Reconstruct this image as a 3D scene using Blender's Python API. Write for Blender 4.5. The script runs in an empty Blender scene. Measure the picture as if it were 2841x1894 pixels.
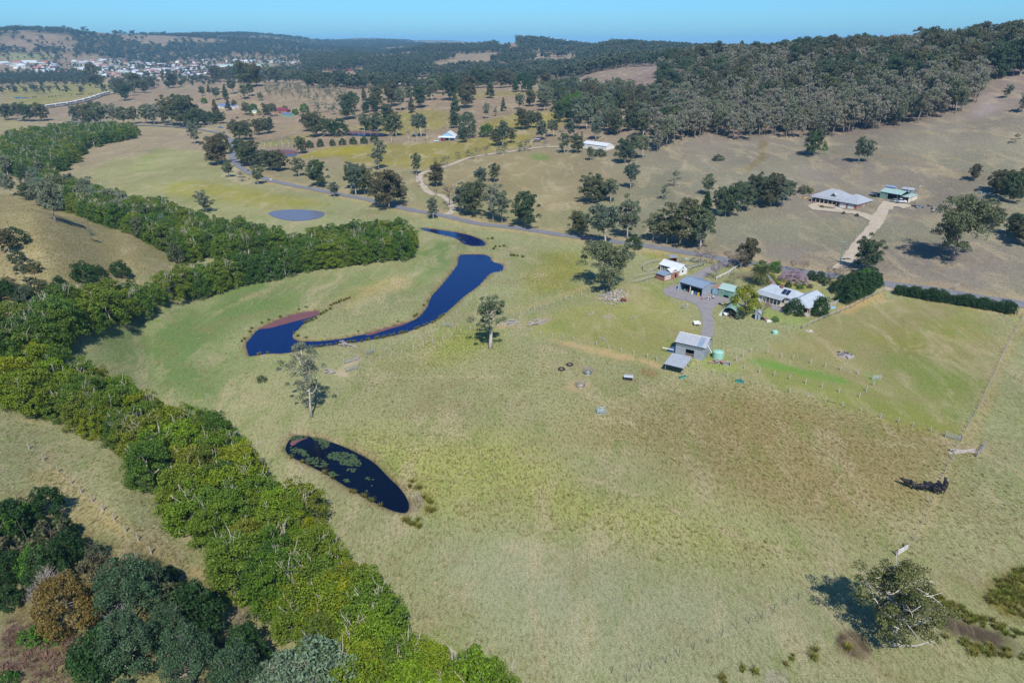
import bpy, math, random
import numpy as np
from mathutils import Vector, Matrix

# ------------------------------------------------------------------ camera, sky, sun, exposure
SC = bpy.context.scene
COL = SC.collection
W0, H0, FPX = 2841.0, 1894.0, 1895.0
CAMH, PITCH = 75.0, math.radians(23.7)
cam_d = bpy.data.cameras.new('camera'); cam = bpy.data.objects.new('camera', cam_d); COL.objects.link(cam)
cam_d.sensor_width = 36.0; cam_d.lens = 36.0 * FPX / W0; cam_d.clip_start = 1.0; cam_d.clip_end = 60000.0
cam.location = (0, 0, CAMH); cam.rotation_euler = (math.pi / 2 - PITCH, 0, 0)
SC.camera = cam

SUN_EL, SUN_AZ = math.radians(50), math.radians(171)      # azimuth measured clockwise from +Y (the view direction)
world = bpy.data.worlds.new('World'); SC.world = world; world.use_nodes = True
wn = world.node_tree; bg = wn.nodes['Background']
sky = wn.nodes.new('ShaderNodeTexSky'); sky.sky_type = 'NISHITA'; sky.sun_disc = False
sky.sun_elevation = SUN_EL; sky.sun_rotation = SUN_AZ
sky.altitude = 100; sky.air_density = 1.0; sky.dust_density = 0.6; sky.ozone_density = 4.0
tint = wn.nodes.new('ShaderNodeMix'); tint.data_type = 'RGBA'; tint.blend_type = 'MULTIPLY'; tint.inputs[0].default_value = 1.0
tint.inputs[7].default_value = (0.36, 0.73, 1.09, 1)
wn.links.new(sky.outputs[0], tint.inputs[6]); wn.links.new(tint.outputs[2], bg.inputs[0]); bg.inputs[1].default_value = 0.102
sun_d = bpy.data.lights.new('sun', 'SUN'); sun = bpy.data.objects.new('sun', sun_d); COL.objects.link(sun)
sun_d.energy = 5.0; sun_d.angle = math.radians(0.53); sun_d.color = (1.0, 0.95, 0.87)
sdir = Vector((math.sin(SUN_AZ) * math.cos(SUN_EL), math.cos(SUN_AZ) * math.cos(SUN_EL), math.sin(SUN_EL)))
sun.rotation_euler = sdir.to_track_quat('Z', 'Y').to_euler(); sun.location = (0, -50, 400)
vs = SC.view_settings; vs.view_transform = 'Standard'; vs.look = 'None'; vs.exposure = 0.5; vs.gamma = 1.0; vs.use_curve_mapping = False
cy = SC.cycles; cy.max_bounces = 4; cy.diffuse_bounces = 2; cy.glossy_bounces = 2; cy.transmission_bounces = 2
cy.transparent_max_bounces = 4; cy.volume_bounces = 0; cy.use_denoising = True; cy.caustics_reflective = False; cy.caustics_refractive = False

rng = np.random.default_rng(11); random.seed(5)

# ------------------------------------------------------------------ picture coordinates
ZR = dict(A=(0,0),B=(950,0),C=(1891,0),D=(0,633),E=(950,633),F=(1891,633),G=(0,1261),H=(950,1261),I=(1891,1261))
ZR = {k: (v[0], v[1], 2.4758) for k, v in ZR.items()}
ZR.update(P=(0,0,0.82788), S=(0,0,1.0), w=(640,820,3.92), n=(740,1170,4.704), m=(560,230,4.704), q=(960,330,4.9), t=(0,130,4.9), u=(480,130,4.9),
          k=(1780,680,7.128), h=(2060,700,5.6), s=(1820,900,9.8), v=(2240,500,7.35), c=(2460,1300,10.69), g=(2420,1150,5.587), f=(1560,980,7.84))
def px(r, x, y):
    a = ZR[r]; return (a[0] + x / a[2], a[1] + y / a[2])
def pxs(r, *pts): return [px(r, x, y) for x, y in pts]
cp, sp = math.cos(PITCH), math.sin(PITCH)
def ray(p):
    u = (p[0] - W0 / 2) / FPX; v = (H0 / 2 - p[1]) / FPX
    d = Vector((u, cp + v * sp, -sp + v * cp)); return d.normalized()
def proj(P):
    x, y, z = P[0], P[1], P[2] - CAMH
    d = y * cp - z * sp; v = y * sp + z * cp
    return (W0 / 2 + FPX * x / d, H0 / 2 - FPX * v / d)
def ray_az_tan(p):
    d = ray(p); return math.atan2(d.x, d.y), d.z / math.hypot(d.x, d.y)

# ------------------------------------------------------------------ terrain heights: profiles along picture columns
# each entry: (distance, height) or (distance, None, picture row the ground reaches there)
PROF = {
 -900: [(15,8),(100,10),(180,26),(300,32),(450,14),(700,4),(1500,2),(2600,25),(3000,90),(3400,118),(6000,60),(14000,0)],
 0:    [(15,6),(60,8),(100,7),(150,6),(185,12),(230,25),(275,26),(340,9),(430,0),(1150,0),(2400,3),(2600,None,150),(2950,None,106),(3250,None,84),(4600,50),(14000,0)],
 250:  [(15,3),(60,6),(100,3),(150,1),(200,2),(235,9),(268,13),(315,7),(380,0),(1150,0),(2500,3),(2650,None,150),(3000,None,114),(3350,None,90),(4800,50),(14000,0)],
 450:  [(15,1),(60,3),(100,0),(230,0),(255,1),(300,0),(900,1),(1300,2),(2600,4),(2800,None,146),(3200,None,118),(3600,None,94),(5200,50),(14000,0)],
 700:  [(15,0),(100,0),(760,0),(870,9),(1000,22),(1150,18),(1350,3),(2000,4),(2700,None,148),(3200,None,128),(3700,None,108),(4400,None,100),(6500,60),(14000,0)],
 1000: [(15,0),(100,0),(430,0),(600,4),(800,8),(950,16),(1050,17),(1300,5),(1700,20),(2300,34),(2800,20),(5000,None,118),(7000,None,107),(9000,60),(14000,0)],
 1250: [(15,0),(100,0),(350,0),(470,4),(600,8),(750,15),(870,20),(1000,16),(1400,14),(1900,30),(2400,56),(3000,30),(6000,None,122),(9000,None,113),(14000,0)],
 1330: [(15,0),(100,0),(340,0),(460,5),(630,11),(870,21),(1050,18),(1450,18),(2000,38),(2400,None,128),(2800,30),(5000,40),(9000,60),(14000,0)],
 1450: [(15,0),(100,0),(330,0),(450,5),(650,14),(900,22),(1100,20),(1500,22),(2000,48),(2350,None,106),(2700,55),(3500,20),(6000,40),(14000,0)],
 1580: [(15,0),(100,0),(310,0),(420,5),(600,14),(850,26),(1100,26),(1500,26),(2000,42),(2350,None,128),(2700,50),(3500,20),(6000,40),(14000,0)],
 1700: [(15,0),(100,0),(300,0),(400,6),(520,13),(700,24),(900,38),(1100,40),(1400,38),(1800,None,130),(2000,None,127),(2500,30),(4000,40),(14000,0)],
 1950: [(15,0),(100,0),(270,0),(350,6),(450,14),(560,27),(700,45),(800,None,168),(950,50),(1500,45),(2200,None,137),(2700,20),(14000,0)],
 2300: [(15,0),(100,0),(240,0),(300,4),(350,8),(450,20),(520,30),(620,48),(700,58),(760,None,160),(900,45),(1800,None,142),(2300,20),(14000,0)],
 2600: [(15,0),(100,0),(220,0),(300,7),(350,12),(450,30),(530,45),(620,58),(740,None,134),(900,55),(1400,30),(14000,0)],
 2841: [(15,0),(100,0),(200,0),(290,8),(350,16),(450,36),(520,48),(620,62),(720,None,124),(900,60),(1400,30),(14000,0)],
 3700: [(15,0),(100,0),(200,2),(290,10),(350,18),(450,38),(520,50),(620,64),(720,84),(900,60),(1400,30),(14000,0)],
}
cols = sorted(PROF); c_az = []; c_prof = []
lnD = np.linspace(math.log(15), math.log(14000), 900)
for c in cols:
    xs, zs = [], []
    for e in PROF[c]:
        D = e[0]
        if e[1] is None:
            _, t = ray_az_tan((c, e[2])); z = CAMH + D * t
        else: z = e[1]
        xs.append(math.log(D)); zs.append(z)
    y = np.interp(lnD, xs, zs)
    kk = np.ones(15) / 15
    for _ in range(2): y = np.convolve(np.pad(y, 7, mode='edge'), kk, 'valid')
    c_az.append(ray_az_tan((c, 300))[0]); c_prof.append(y)
c_az = np.array(c_az); c_prof = np.array(c_prof)
azg = np.linspace(math.radians(-80), math.radians(80), 641)
# smooth cosine interpolation across azimuth
idx = np.clip(np.searchsorted(c_az, azg) - 1, 0, len(c_az) - 2)
tt = np.clip((azg - c_az[idx]) / (c_az[idx + 1] - c_az[idx]), 0, 1); tt = tt * tt * (3 - 2 * tt) * 0.5 + tt * 0.5
HG = c_prof[idx] * (1 - tt)[:, None] + c_prof[idx + 1] * tt[:, None]
DD = np.exp(lnD)[None, :]; GX = np.sin(azg)[:, None] * DD; GY = np.cos(azg)[:, None] * DD
def vnoise(x, y, seed):
    r = np.random.default_rng(seed).random((64, 64))
    xi = np.floor(x).astype(int); yi = np.floor(y).astype(int); fx = x - xi; fy = y - yi
    fx = fx * fx * (3 - 2 * fx); fy = fy * fy * (3 - 2 * fy)
    a = r[xi % 64, yi % 64]; b = r[(xi + 1) % 64, yi % 64]; c = r[xi % 64, (yi + 1) % 64]; d = r[(xi + 1) % 64, (yi + 1) % 64]
    return (a * (1 - fx) + b * fx) * (1 - fy) + (c * (1 - fx) + d * fx) * fy - 0.5
far = np.clip((DD - 400) / 600, 0, 1); far2 = np.clip((DD - 2200) / 900, 0, 1)
HG = HG + far * 5 * vnoise(GX / 130, GY / 130, 1) + far2 * (26 * vnoise(GX / 420, GY / 420, 2) + 14 * vnoise(GX / 260, GY / 260, 3)) * np.clip((13000 - DD) / 4000, 0, 1)
HG = HG + 0.35 * vnoise(GX / 16, GY / 16, 4) * np.clip((DD - 60) / 200, 0, 1)
def hz_raw(x, y):
    x = np.asarray(x, float); y = np.asarray(y, float)
    a = (np.arctan2(x, y) - azg[0]) / (azg[1] - azg[0]); d = (np.log(np.maximum(np.hypot(x, y), 15.001)) - lnD[0]) / (lnD[1] - lnD[0])
    a = np.clip(a, 0, len(azg) - 1.001); d = np.clip(d, 0, len(lnD) - 1.001)
    ai = a.astype(int); di = d.astype(int); fa = a - ai; fd = d - di
    return (HG[ai, di] * (1 - fd) + HG[ai, di + 1] * fd) * (1 - fa) + (HG[ai + 1, di] * (1 - fd) + HG[ai + 1, di + 1] * fd) * fa
def cast(p, hf=hz_raw):
    d = ray(p); hv = math.hypot(d.x, d.y)
    D = np.exp(np.linspace(math.log(40), math.log(13500), 2400))
    ux, uy, tz = d.x / hv, d.y / hv, d.z / hv
    g = CAMH + D * tz - hf(ux * D, uy * D)
    neg = np.nonzero(g < 0)[0]
    if len(neg) == 0:
        i = len(D) - 1; Dh = D[i]
    else:
        i = max(neg[0], 1); Dh = D[i - 1] + (D[i] - D[i - 1]) * g[i - 1] / max(g[i - 1] - g[i], 1e-9)
    return Vector((ux * Dh, uy * Dh, float(hf(ux * Dh, uy * Dh))))
# ponds are levelled into the terrain
POND = {}
POND['creek'] = pxs('E',(790,170),(900,168),(1025,175),(1030,225),(1120,240),(1105,300),(1025,295),(980,350),(925,405),(850,455),(780,520),(700,590),(610,645),(500,690),(400,725),(300,745),(130,775),(0,790)) + \
  pxs('w',(900,560),(780,580),(630,620),(400,625),(300,640),(180,665),(160,600),(135,510),(200,440),(260,360),(400,290),(540,230),(700,175),(850,150),(1005,145),(960,200),(800,290),(760,340),(690,400),(690,440),(740,475),(900,475),(1100,465),(1400,415),(1600,360),(1800,300),(1980,255),(2060,190),(2130,100),(2160,0)) + \
  pxs('E',(640,420),(700,350),(750,290),(790,230))
POND['upper'] = pxs('E',(500,-8),(620,30),(720,50),(780,65),(830,110),(900,120),(985,118),(990,90),(940,60),(850,30),(700,8),(600,-6))
POND['near'] = pxs('n',(330,140),(430,125),(560,150),(750,190),(950,250),(1150,340),(1350,440),(1500,550),(1620,690),(1750,800),(1850,930),(1900,1050),(1880,1160),(1800,1190),(1700,1180),(1550,1130),(1350,1030),(1200,950),(1030,850),(900,770),(800,700),(640,620),(480,540),(300,460),(210,380),(200,320),(250,220))
POND['grey'] = pxs('A',(1830,1465),(1900,1447),(2020,1438),(2150,1445),(2240,1460),(2220,1490),(2150,1510),(2060,1520),(1960,1515),(1880,1495))
POND['red'] = pxs('m',(850,895),(1000,872),(1160,870),(1240,880),(1250,940),(1180,962),(1100,967),(1000,965),(850,940))
POND['purple'] = pxs('m',(1870,650),(2000,622),(2200,630)) + pxs('q',(100,160),(300,172),(450,182),(560,195),(565,238),(400,250),(200,250),(30,245)) + pxs('m',(1900,700))
POND['paddock'] = pxs('t',(170,690),(220,683),(440,690),(330,703),(215,710))
def pip(x, y, poly):
    """signed distance to a polygon in the ground plane (negative inside)"""
    x = np.asarray(x, float); y = np.asarray(y, float); n = len(poly)
    d2 = np.full(x.shape, 1e18); ins = np.zeros(x.shape, bool)
    for i in range(n):
        x0, y0 = poly[i]; x1, y1 = poly[(i + 1) % n]
        ex, ey = x1 - x0, y1 - y0; wx, wy = x - x0, y - y0
        t = np.clip((wx * ex + wy * ey) / max(ex * ex + ey * ey, 1e-9), 0, 1)
        d2 = np.minimum(d2, (wx - ex * t) ** 2 + (wy - ey * t) ** 2)
        if y0 != y1:
            c = ((y0 > y) != (y1 > y)) & (x < (x1 - x0) * (y - y0) / (y1 - y0) + x0); ins ^= c
    d = np.sqrt(d2); return np.where(ins, -d, d)
def smooth_poly(pts, it=2):
    for _ in range(it):
        q = []
        for i in range(len(pts)):
            a, b = pts[i], pts[(i + 1) % len(pts)]
            q += [(a[0] * .75 + b[0] * .25, a[1] * .75 + b[1] * .25), (a[0] * .25 + b[0] * .75, a[1] * .25 + b[1] * .75)]
        pts = q
    return pts
PW = {}
for k, P in POND.items():
    PW[k] = smooth_poly([tuple(cast(p)[:2]) for p in P], 2)
PLEV = {}
for k, P in PW.items():
    a = np.array(P); PLEV[k] = float(np.mean(hz_raw(a[:, 0], a[:, 1])))
def sstep(a, b, x):
    t = np.clip((x - a) / (b - a), 0, 1); return t * t * (3 - 2 * t)
def hz(x, y):
    x = np.asarray(x, float); y = np.asarray(y, float); h = hz_raw(x, y)
    for k, P in PW.items():
        a = np.array(P); lo = a.min(0) - 30; hi = a.max(0) + 30
        m = (x > lo[0]) & (x < hi[0]) & (y > lo[1]) & (y < hi[1])
        if not np.any(m): continue
        d = pip(x[m] if x.ndim else x, y[m] if y.ndim else y, P)
        near = k in ('creek', 'near', 'upper'); f = 1 - sstep(0, 6 if near else 25, d)
        if x.ndim: h[m] = h[m] * (1 - f) + PLEV[k] * f - 1.3 * (1 - sstep(-2.2, 0.5, d)) * (1 if near else 0)
        else: h = h * (1 - f) + PLEV[k] * f - 1.3 * (1 - sstep(-2.2, 0.5, d)) * (1 if near else 0)
    return h
def at(p, lift=0.0):
    v = cast(p); v.z = float(hz(np.array([v.x]), np.array([v.y]))[0]) + lift; return v
def gz(x, y): return float(hz(np.array([x]), np.array([y]))[0])
def world_poly(pts, it=1): return smooth_poly([tuple(cast(p)[:2]) for p in pts], it)

# ------------------------------------------------------------------ helpers: objects, meshes, materials
def tag(o, label=None, cat=None, group=None, kind=None):
    if label: o['label'] = label
    if cat: o['category'] = cat
    if group: o['group'] = group
    if kind: o['kind'] = kind
    return o
def empty(name, loc, rz=0.0):
    o = bpy.data.objects.new(name, None); o.empty_display_size = 0.5; COL.objects.link(o); o.location = loc; o.rotation_euler = (0, 0, rz); return o
def link(name, me, parent=None, loc=None, mat=None):
    o = bpy.data.objects.new(name, me); COL.objects.link(o)
    if parent is not None: o.parent = parent
    if loc is not None: o.location = loc
    if mat is not None and not me.materials: me.materials.append(mat)
    return o
def npmesh(name, V, F, mats=(), midx=None, smooth=False):
    """V (n,3), F (m,k) of one face size"""
    V = np.ascontiguousarray(V, np.float32); F = np.ascontiguousarray(F, np.int32); m, k = F.shape
    me = bpy.data.meshes.new(name); me.vertices.add(len(V)); me.vertices.foreach_set('co', V.ravel())
    me.loops.add(m * k); me.loops.foreach_set('vertex_index', F.ravel())
    me.polygons.add(m); me.polygons.foreach_set('loop_start', np.arange(m, dtype=np.int32) * k)
    me.polygons.foreach_set('loop_total', np.full(m, k, np.int32))
    if midx is not None: me.polygons.foreach_set('material_index', np.ascontiguousarray(midx, np.int32))
    if smooth: me.polygons.foreach_set('use_smooth', np.ones(m, bool))
    for x in mats: me.materials.append(x)
    me.update(calc_edges=True); return me
class MB:
    def __init__(s): s.v = []; s.f = []; s.m = []; s.mi = 0
    def quad(s, a, b, c, d): 
        n = len(s.v); s.v += [tuple(a), tuple(b), tuple(c), tuple(d)]; s.f.append((n, n+1, n+2, n+3)); s.m.append(s.mi); return s
    def poly(s, pts):
        n = len(s.v); s.v += [tuple(p) for p in pts]; s.f.append(tuple(range(n, n + len(pts)))); s.m.append(s.mi); return s
    def box(s, x0, x1, y0, y1, z0, z1):
        n = len(s.v); s.v += [(x0,y0,z0),(x1,y0,z0),(x1,y1,z0),(x0,y1,z0),(x0,y0,z1),(x1,y0,z1),(x1,y1,z1),(x0,y1,z1)]
        for q in ((0,3,2,1),(4,5,6,7),(0,1,5,4),(1,2,6,5),(2,3,7,6),(3,0,4,7)): s.f.append(tuple(n + i for i in q)); s.m.append(s.mi)
        return s
    def prism(s, pts, vec):
        """closed prism: polygon pts swept by vec"""
        n = len(s.v); k = len(pts); s.v += [tuple(p) for p in pts] + [tuple(Vector(p) + Vector(vec)) for p in pts]
        s.f.append(tuple(range(n + k - 1, n - 1, -1))); s.f.append(tuple(range(n + k, n + 2 * k))); s.m += [s.mi, s.mi]
        for i in range(k):
            j = (i + 1) % k; s.f.append((n + i, n + j, n + k + j, n + k + i)); s.m.append(s.mi)
        return s
    def slab(s, a, b, c, d, th):
        nrm = (Vector(b) - Vector(a)).cross(Vector(d) - Vector(a)).normalized(); return s.prism([a, b, c, d], tuple(-nrm * th))
    def tube(s, pts, radii, n=6, cap=True):
        pts = [Vector(p) for p in pts]; base = len(s.v)
        for i, p in enumerate(pts):
            t = (pts[min(i + 1, len(pts) - 1)] - pts[max(i - 1, 0)]); t = t.normalized() if t.length > 1e-6 else Vector((0, 0, 1))
            up = Vector((0, 0, 1)) if abs(t.z) < .9 else Vector((1, 0, 0)); e1 = t.cross(up).normalized(); e2 = t.cross(e1)
            r = radii[i] if hasattr(radii, '__len__') else radii
            for j in range(n):
                a = 2 * math.pi * j / n; s.v.append(tuple(p + e1 * (r * math.cos(a)) + e2 * (r * math.sin(a))))
        for i in range(len(pts) - 1):
            for j in range(n):
                a = base + i * n + j; b = base + i * n + (j + 1) % n; s.f.append((a, b, b + n, a + n)); s.m.append(s.mi)
        if cap:
            s.f.append(tuple(base + j for j in reversed(range(n)))); s.m.append(s.mi)
            e = base + (len(pts) - 1) * n; s.f.append(tuple(e + j for j in range(n))); s.m.append(s.mi)
        return s
    def mesh(s, name, mats=(), smooth=False):
        me = bpy.data.meshes.new(name); me.from_pydata(s.v, [], s.f)
        for x in mats: me.materials.append(x)
        me.polygons.foreach_set('material_index', s.m)
        if smooth: me.polygons.foreach_set('use_smooth', [True] * len(s.f))
        me.update(); return me
    def build(s, name, mat, parent=None, loc=None, smooth=False):
        return link(name, s.mesh(name, mat if isinstance(mat, (list, tuple)) else [mat], smooth), parent, loc)

def lin(h):
    h = h.lstrip('#'); c = [int(h[i:i+2], 16) / 255 for i in (0, 2, 4)]
    return tuple((x / 12.92 if x <= .04045 else ((x + .055) / 1.055) ** 2.4) for x in c)
def nodes_of(name):
    m = bpy.data.materials.new(name); m.use_nodes = True; nt = m.node_tree; b = nt.nodes['Principled BSDF']; return m, nt, b
def mathn(nt, op, a, b=None):
    n = nt.nodes.new('ShaderNodeMath'); n.operation = op
    for i, x in enumerate((a, b)):
        if x is None: continue
        if isinstance(x, (int, float)): n.inputs[i].default_value = x
        else: nt.links.new(x, n.inputs[i])
    return n.outputs[0]
def noise(nt, vec, scale, detail=3, rough=.6, dist=0):
    n = nt.nodes.new('ShaderNodeTexNoise'); n.inputs['Scale'].default_value = scale; n.inputs['Detail'].default_value = detail
    n.inputs['Roughness'].default_value = rough; n.inputs['Distortion'].default_value = dist
    if vec is not None: nt.links.new(vec, n.inputs['Vector'])
    return n.outputs['Fac']
def maprange(nt, x, a, b, c, d):
    n = nt.nodes.new('ShaderNodeMapRange'); nt.links.new(x, n.inputs[0])
    for i, v_ in enumerate((a, b, c, d)): n.inputs[i + 1].default_value = v_
    return n.outputs[0]
def mixc(nt, fac, a, b, mode='MIX'):
    n = nt.nodes.new('ShaderNodeMix'); n.data_type = 'RGBA'; n.blend_type = mode
    for i, x in ((0, fac), (6, a), (7, b)):
        if isinstance(x, (int, float)): n.inputs[i].default_value = x
        elif isinstance(x, tuple): n.inputs[i].default_value = (*x[:3], 1)
        else: nt.links.new(x, n.inputs[i])
    return n.outputs[2]
def geo_pos(nt): return nt.nodes.new('ShaderNodeNewGeometry').outputs['Position']
def obj_pos(nt): return nt.nodes.new('ShaderNodeTexCoord').outputs['Object']
_mats = {}
def paint(name, hexcol, rough=.7, var=.18, scale=1.5, metal=0.0, bump=0.0, stretch=None, dirt=None, k=1.0):
    """plain procedural surface: base colour broken up by noise, optional dirt tint and fine relief"""
    if name in _mats: return _mats[name]
    m, nt, b = nodes_of(name); c = tuple(x * k * .78 for x in lin(hexcol)); pos = obj_pos(nt)
    if stretch:
        mp = nt.nodes.new('ShaderNodeMapping'); mp.inputs['Scale'].default_value = stretch; nt.links.new(pos, mp.inputs[0]); pos = mp.outputs[0]
    f = noise(nt, pos, scale, 4, .65); v_ = maprange(nt, f, .3, .7, 1 - var, 1 + var)
    col = mixc(nt, 1.0, c, v_, 'MULTIPLY')
    if dirt:
        f2 = noise(nt, pos, scale * .45, 5, .7); col = mixc(nt, maprange(nt, f2, .5, .72, 0, .75), col, lin(dirt))
    nt.links.new(col, b.inputs['Base Color']); b.inputs['Roughness'].default_value = rough; b.inputs['Metallic'].default_value = metal
    if bump:
        bn = nt.nodes.new('ShaderNodeBump'); bn.inputs['Strength'].default_value = bump; bn.inputs['Distance'].default_value = .05; nt.links.new(f, bn.inputs['Height']); nt.links.new(bn.outputs[0], b.inputs['Normal'])
    _mats[name] = m; return m
def corrugated(name, hexcol, rough=.45, axis='X', dirt='#6b5a48', metal=.25, pitch=.09, k=1.0):
    """ribbed sheet metal; ribs run across the given local axis"""
    if name in _mats: return _mats[name]
    m, nt, b = nodes_of(name); pos = obj_pos(nt); c = tuple(x * k * .78 for x in lin(hexcol))
    wv = nt.nodes.new('ShaderNodeTexWave'); wv.wave_type = 'BANDS'; wv.bands_direction = axis; wv.inputs['Scale'].default_value = 1 / pitch / 20 * 3.1; wv.inputs['Distortion'].default_value = 0
    nt.links.new(pos, wv.inputs['Vector'])
    f = noise(nt, pos, .9, 5, .7); sheet = nt.nodes.new('ShaderNodeTexWave'); sheet.bands_direction = axis; sheet.inputs['Scale'].default_value = .12; nt.links.new(pos, sheet.inputs['Vector'])
    col = mixc(nt, 1.0, c, maprange(nt, f, .3, .7, .86, 1.1), 'MULTIPLY')
    f2 = noise(nt, pos, .5, 6, .75); col = mixc(nt, maprange(nt, f2, .56, .75, 0, .5), col, lin(dirt))
    nt.links.new(col, b.inputs['Base Color']); b.inputs['Roughness'].default_value = rough; b.inputs['Metallic'].default_value = metal
    bn = nt.nodes.new('ShaderNodeBump'); bn.inputs['Strength'].default_value = .35; bn.inputs['Distance'].default_value = .02; nt.links.new(wv.outputs['Fac'], bn.inputs['Height']); nt.links.new(bn.outputs[0], b.inputs['Normal'])
    _mats[name] = m; return m
# ------------------------------------------------------------------ ground sheet
def lin7(h): return tuple(x * .70 for x in lin(h))
def ground_material():
    m, nt, b = nodes_of('ground_cover'); pos = geo_pos(nt)
    at_ = nt.nodes.new('ShaderNodeAttribute'); at_.attribute_name = 'Col'; tu = nt.nodes.new('ShaderNodeAttribute'); tu.attribute_name = 'tus'
    tus = tu.outputs['Fac']; gr = nt.nodes.new('ShaderNodeAttribute'); gr.attribute_name = 'gre'; gre = gr.outputs['Fac']
    col = at_.outputs['Color']
    mp = nt.nodes.new('ShaderNodeMapping'); mp.inputs['Rotation'].default_value = (0, 0, .6); mp.inputs['Scale'].default_value = (1, .38, 1); nt.links.new(pos, mp.inputs[0]); sp_ = mp.outputs[0]
    big = noise(nt, pos, .022, 4, .6); mid = noise(nt, sp_, .11, 6, .68, .8); fine = noise(nt, sp_, 2.3, 4, .7, .4); grit = noise(nt, pos, 5.0, 3, .7)
    col = mixc(nt, 1.0, col, maprange(nt, big, .3, .7, .84, 1.14), 'MULTIPLY')
    dry = mixc(nt, .7, col, lin7('#b5a684')); col = mixc(nt, maprange(nt, mid, .5, .66, 0, .85), col, dry)
    grn = mixc(nt, .6, col, lin7('#74863f')); mid2 = noise(nt, sp_, .2, 6, .72, .5); col = mixc(nt, mathn(nt, 'MULTIPLY', maprange(nt, mid2, .52, .66, 0, .85), gre), col, grn)
    brn = mixc(nt, .6, col, lin7('#8d7d5c')); mid3 = noise(nt, pos, .07, 6, .7, 1.0); col = mixc(nt, maprange(nt, mid3, .53, .68, 0, .8), col, brn)
    # tussocks: darker olive flecks where the sward is rough
    fl = maprange(nt, fine, .48, .62, 0, 1); fl = mathn(nt, 'MULTIPLY', fl, tus); col = mixc(nt, fl, col, mixc(nt, .75, col, lin7('#544d1e')))
    wd = mathn(nt, 'MULTIPLY', maprange(nt, noise(nt, pos, 2.2, 2, .5), .66, .74, 0, .8), gre); col = mixc(nt, wd, col, lin7('#4a5526'))
    pale = maprange(nt, noise(nt, pos, .8, 5, .75, .8), .56, .7, 0, .5); col = mixc(nt, mathn(nt, 'MULTIPLY', pale, tus), col, lin7('#c3b88c'))
    col = mixc(nt, 1.0, col, maprange(nt, grit, .3, .7, .58, 1.42), 'MULTIPLY')
    nt.links.new(col, b.inputs['Base Color']); b.inputs['Roughness'].default_value = .95; b.inputs['Specular IOR Level'].default_value = .1
    bn = nt.nodes.new('ShaderNodeBump'); bn.inputs['Strength'].default_value = .8; bn.inputs['Distance'].default_value = .35
    hgt = mathn(nt, 'ADD', mathn(nt, 'MULTIPLY', fine, .8), mathn(nt, 'MULTIPLY', grit, .25)); nt.links.new(hgt, bn.inputs['Height']); nt.links.new(bn.outputs[0], b.inputs['Normal'])
    return m
az_in = np.radians(np.arange(-44, 44.01, .27)); az_out = np.radians(np.arange(46, 80.1, 2.0))
AZ = np.concatenate([-az_out[::-1], az_in, az_out])
Dl = np.concatenate([np.exp(np.arange(math.log(16), math.log(560), .0075)), np.exp(np.arange(math.log(562), math.log(13900), .018))])
VX = np.sin(AZ)[:, None] * Dl[None, :]; VY = np.cos(AZ)[:, None] * Dl[None, :]
VZ = hz(VX.ravel(), VY.ravel()).reshape(VX.shape)
nA, nD = VX.shape
ii, jj = np.meshgrid(np.arange(nA - 1), np.arange(nD - 1), indexing='ij')
F = np.stack([ii * nD + jj, (ii + 1) * nD + jj, (ii + 1) * nD + jj + 1, ii * nD + jj + 1], -1).reshape(-1, 4)[:, ::-1]
gx, gy = VX.ravel(), VY.ravel(); gD = np.hypot(gx, gy)
MAT_GROUND = ground_material()
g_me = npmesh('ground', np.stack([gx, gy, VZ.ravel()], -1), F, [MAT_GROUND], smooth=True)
ground = tag(link('ground', g_me), kind='structure')
colr = np.zeros((len(gx), 3)); tus = np.zeros(len(gx))
def base_c(h): return np.array(lin(h))
near_c, slope_c, farslope_c, wood_c = base_c('#a4a47c'), base_c('#a89582'), base_c('#988774'), base_c('#454b37')
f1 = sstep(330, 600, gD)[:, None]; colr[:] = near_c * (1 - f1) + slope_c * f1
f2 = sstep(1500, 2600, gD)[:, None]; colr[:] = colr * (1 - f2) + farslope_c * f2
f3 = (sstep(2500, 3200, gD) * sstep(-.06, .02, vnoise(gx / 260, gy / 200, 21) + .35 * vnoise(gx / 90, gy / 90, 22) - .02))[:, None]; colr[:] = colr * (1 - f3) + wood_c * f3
tus[:] = .3 + .4 * (1 - sstep(350, 700, gD))
def arc_(pxa, pxb, D, n=14): return [(D * math.sin(ray_az_tan((x, 200))[0]), D * math.cos(ray_az_tan((x, 200))[0])) for x in np.linspace(pxa, pxb, n)]
def patch(pts, hexc, feather=4.0, strength=1.0, tu=None, wob=3.0, raw=False):
    P = pts if raw else world_poly(pts, 2)
    a = np.array(P); lo = a.min(0) - feather * 2 - wob * 2; hi = a.max(0) + feather * 2 + wob * 2
    m = (gx > lo[0]) & (gx < hi[0]) & (gy > lo[1]) & (gy < hi[1])
    if not m.any(): return
    d = pip(gx[m], gy[m], P) + wob * 2 * vnoise(gx[m] / (wob * 2.2 + .1), gy[m] / (wob * 2.2 + .1), 31)
    f = (1 - sstep(-feather, feather, d)) * strength
    if hexc: colr[m] = colr[m] * (1 - f[:, None]) + base_c(hexc) * f[:, None]
    if tu is not None: tus[m] = tus[m] * (1 - f) + tu * f
def strip(pts, width, hexc, feather=1.0, strength=1.0, tu=None, wob=.6):
    W = [np.array(cast(p)[:2]) for p in pts]; L, R_ = [], []
    for i, p in enumerate(W):
        t = W[min(i + 1, len(W) - 1)] - W[max(i - 1, 0)]; t = t / (np.linalg.norm(t) + 1e-9); n = np.array([-t[1], t[0]]) * width / 2
        L.append(tuple(p + n)); R_.append(tuple(p - n))
    patch(L + R_[::-1], hexc, feather, strength, tu, wob, raw=True)
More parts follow.
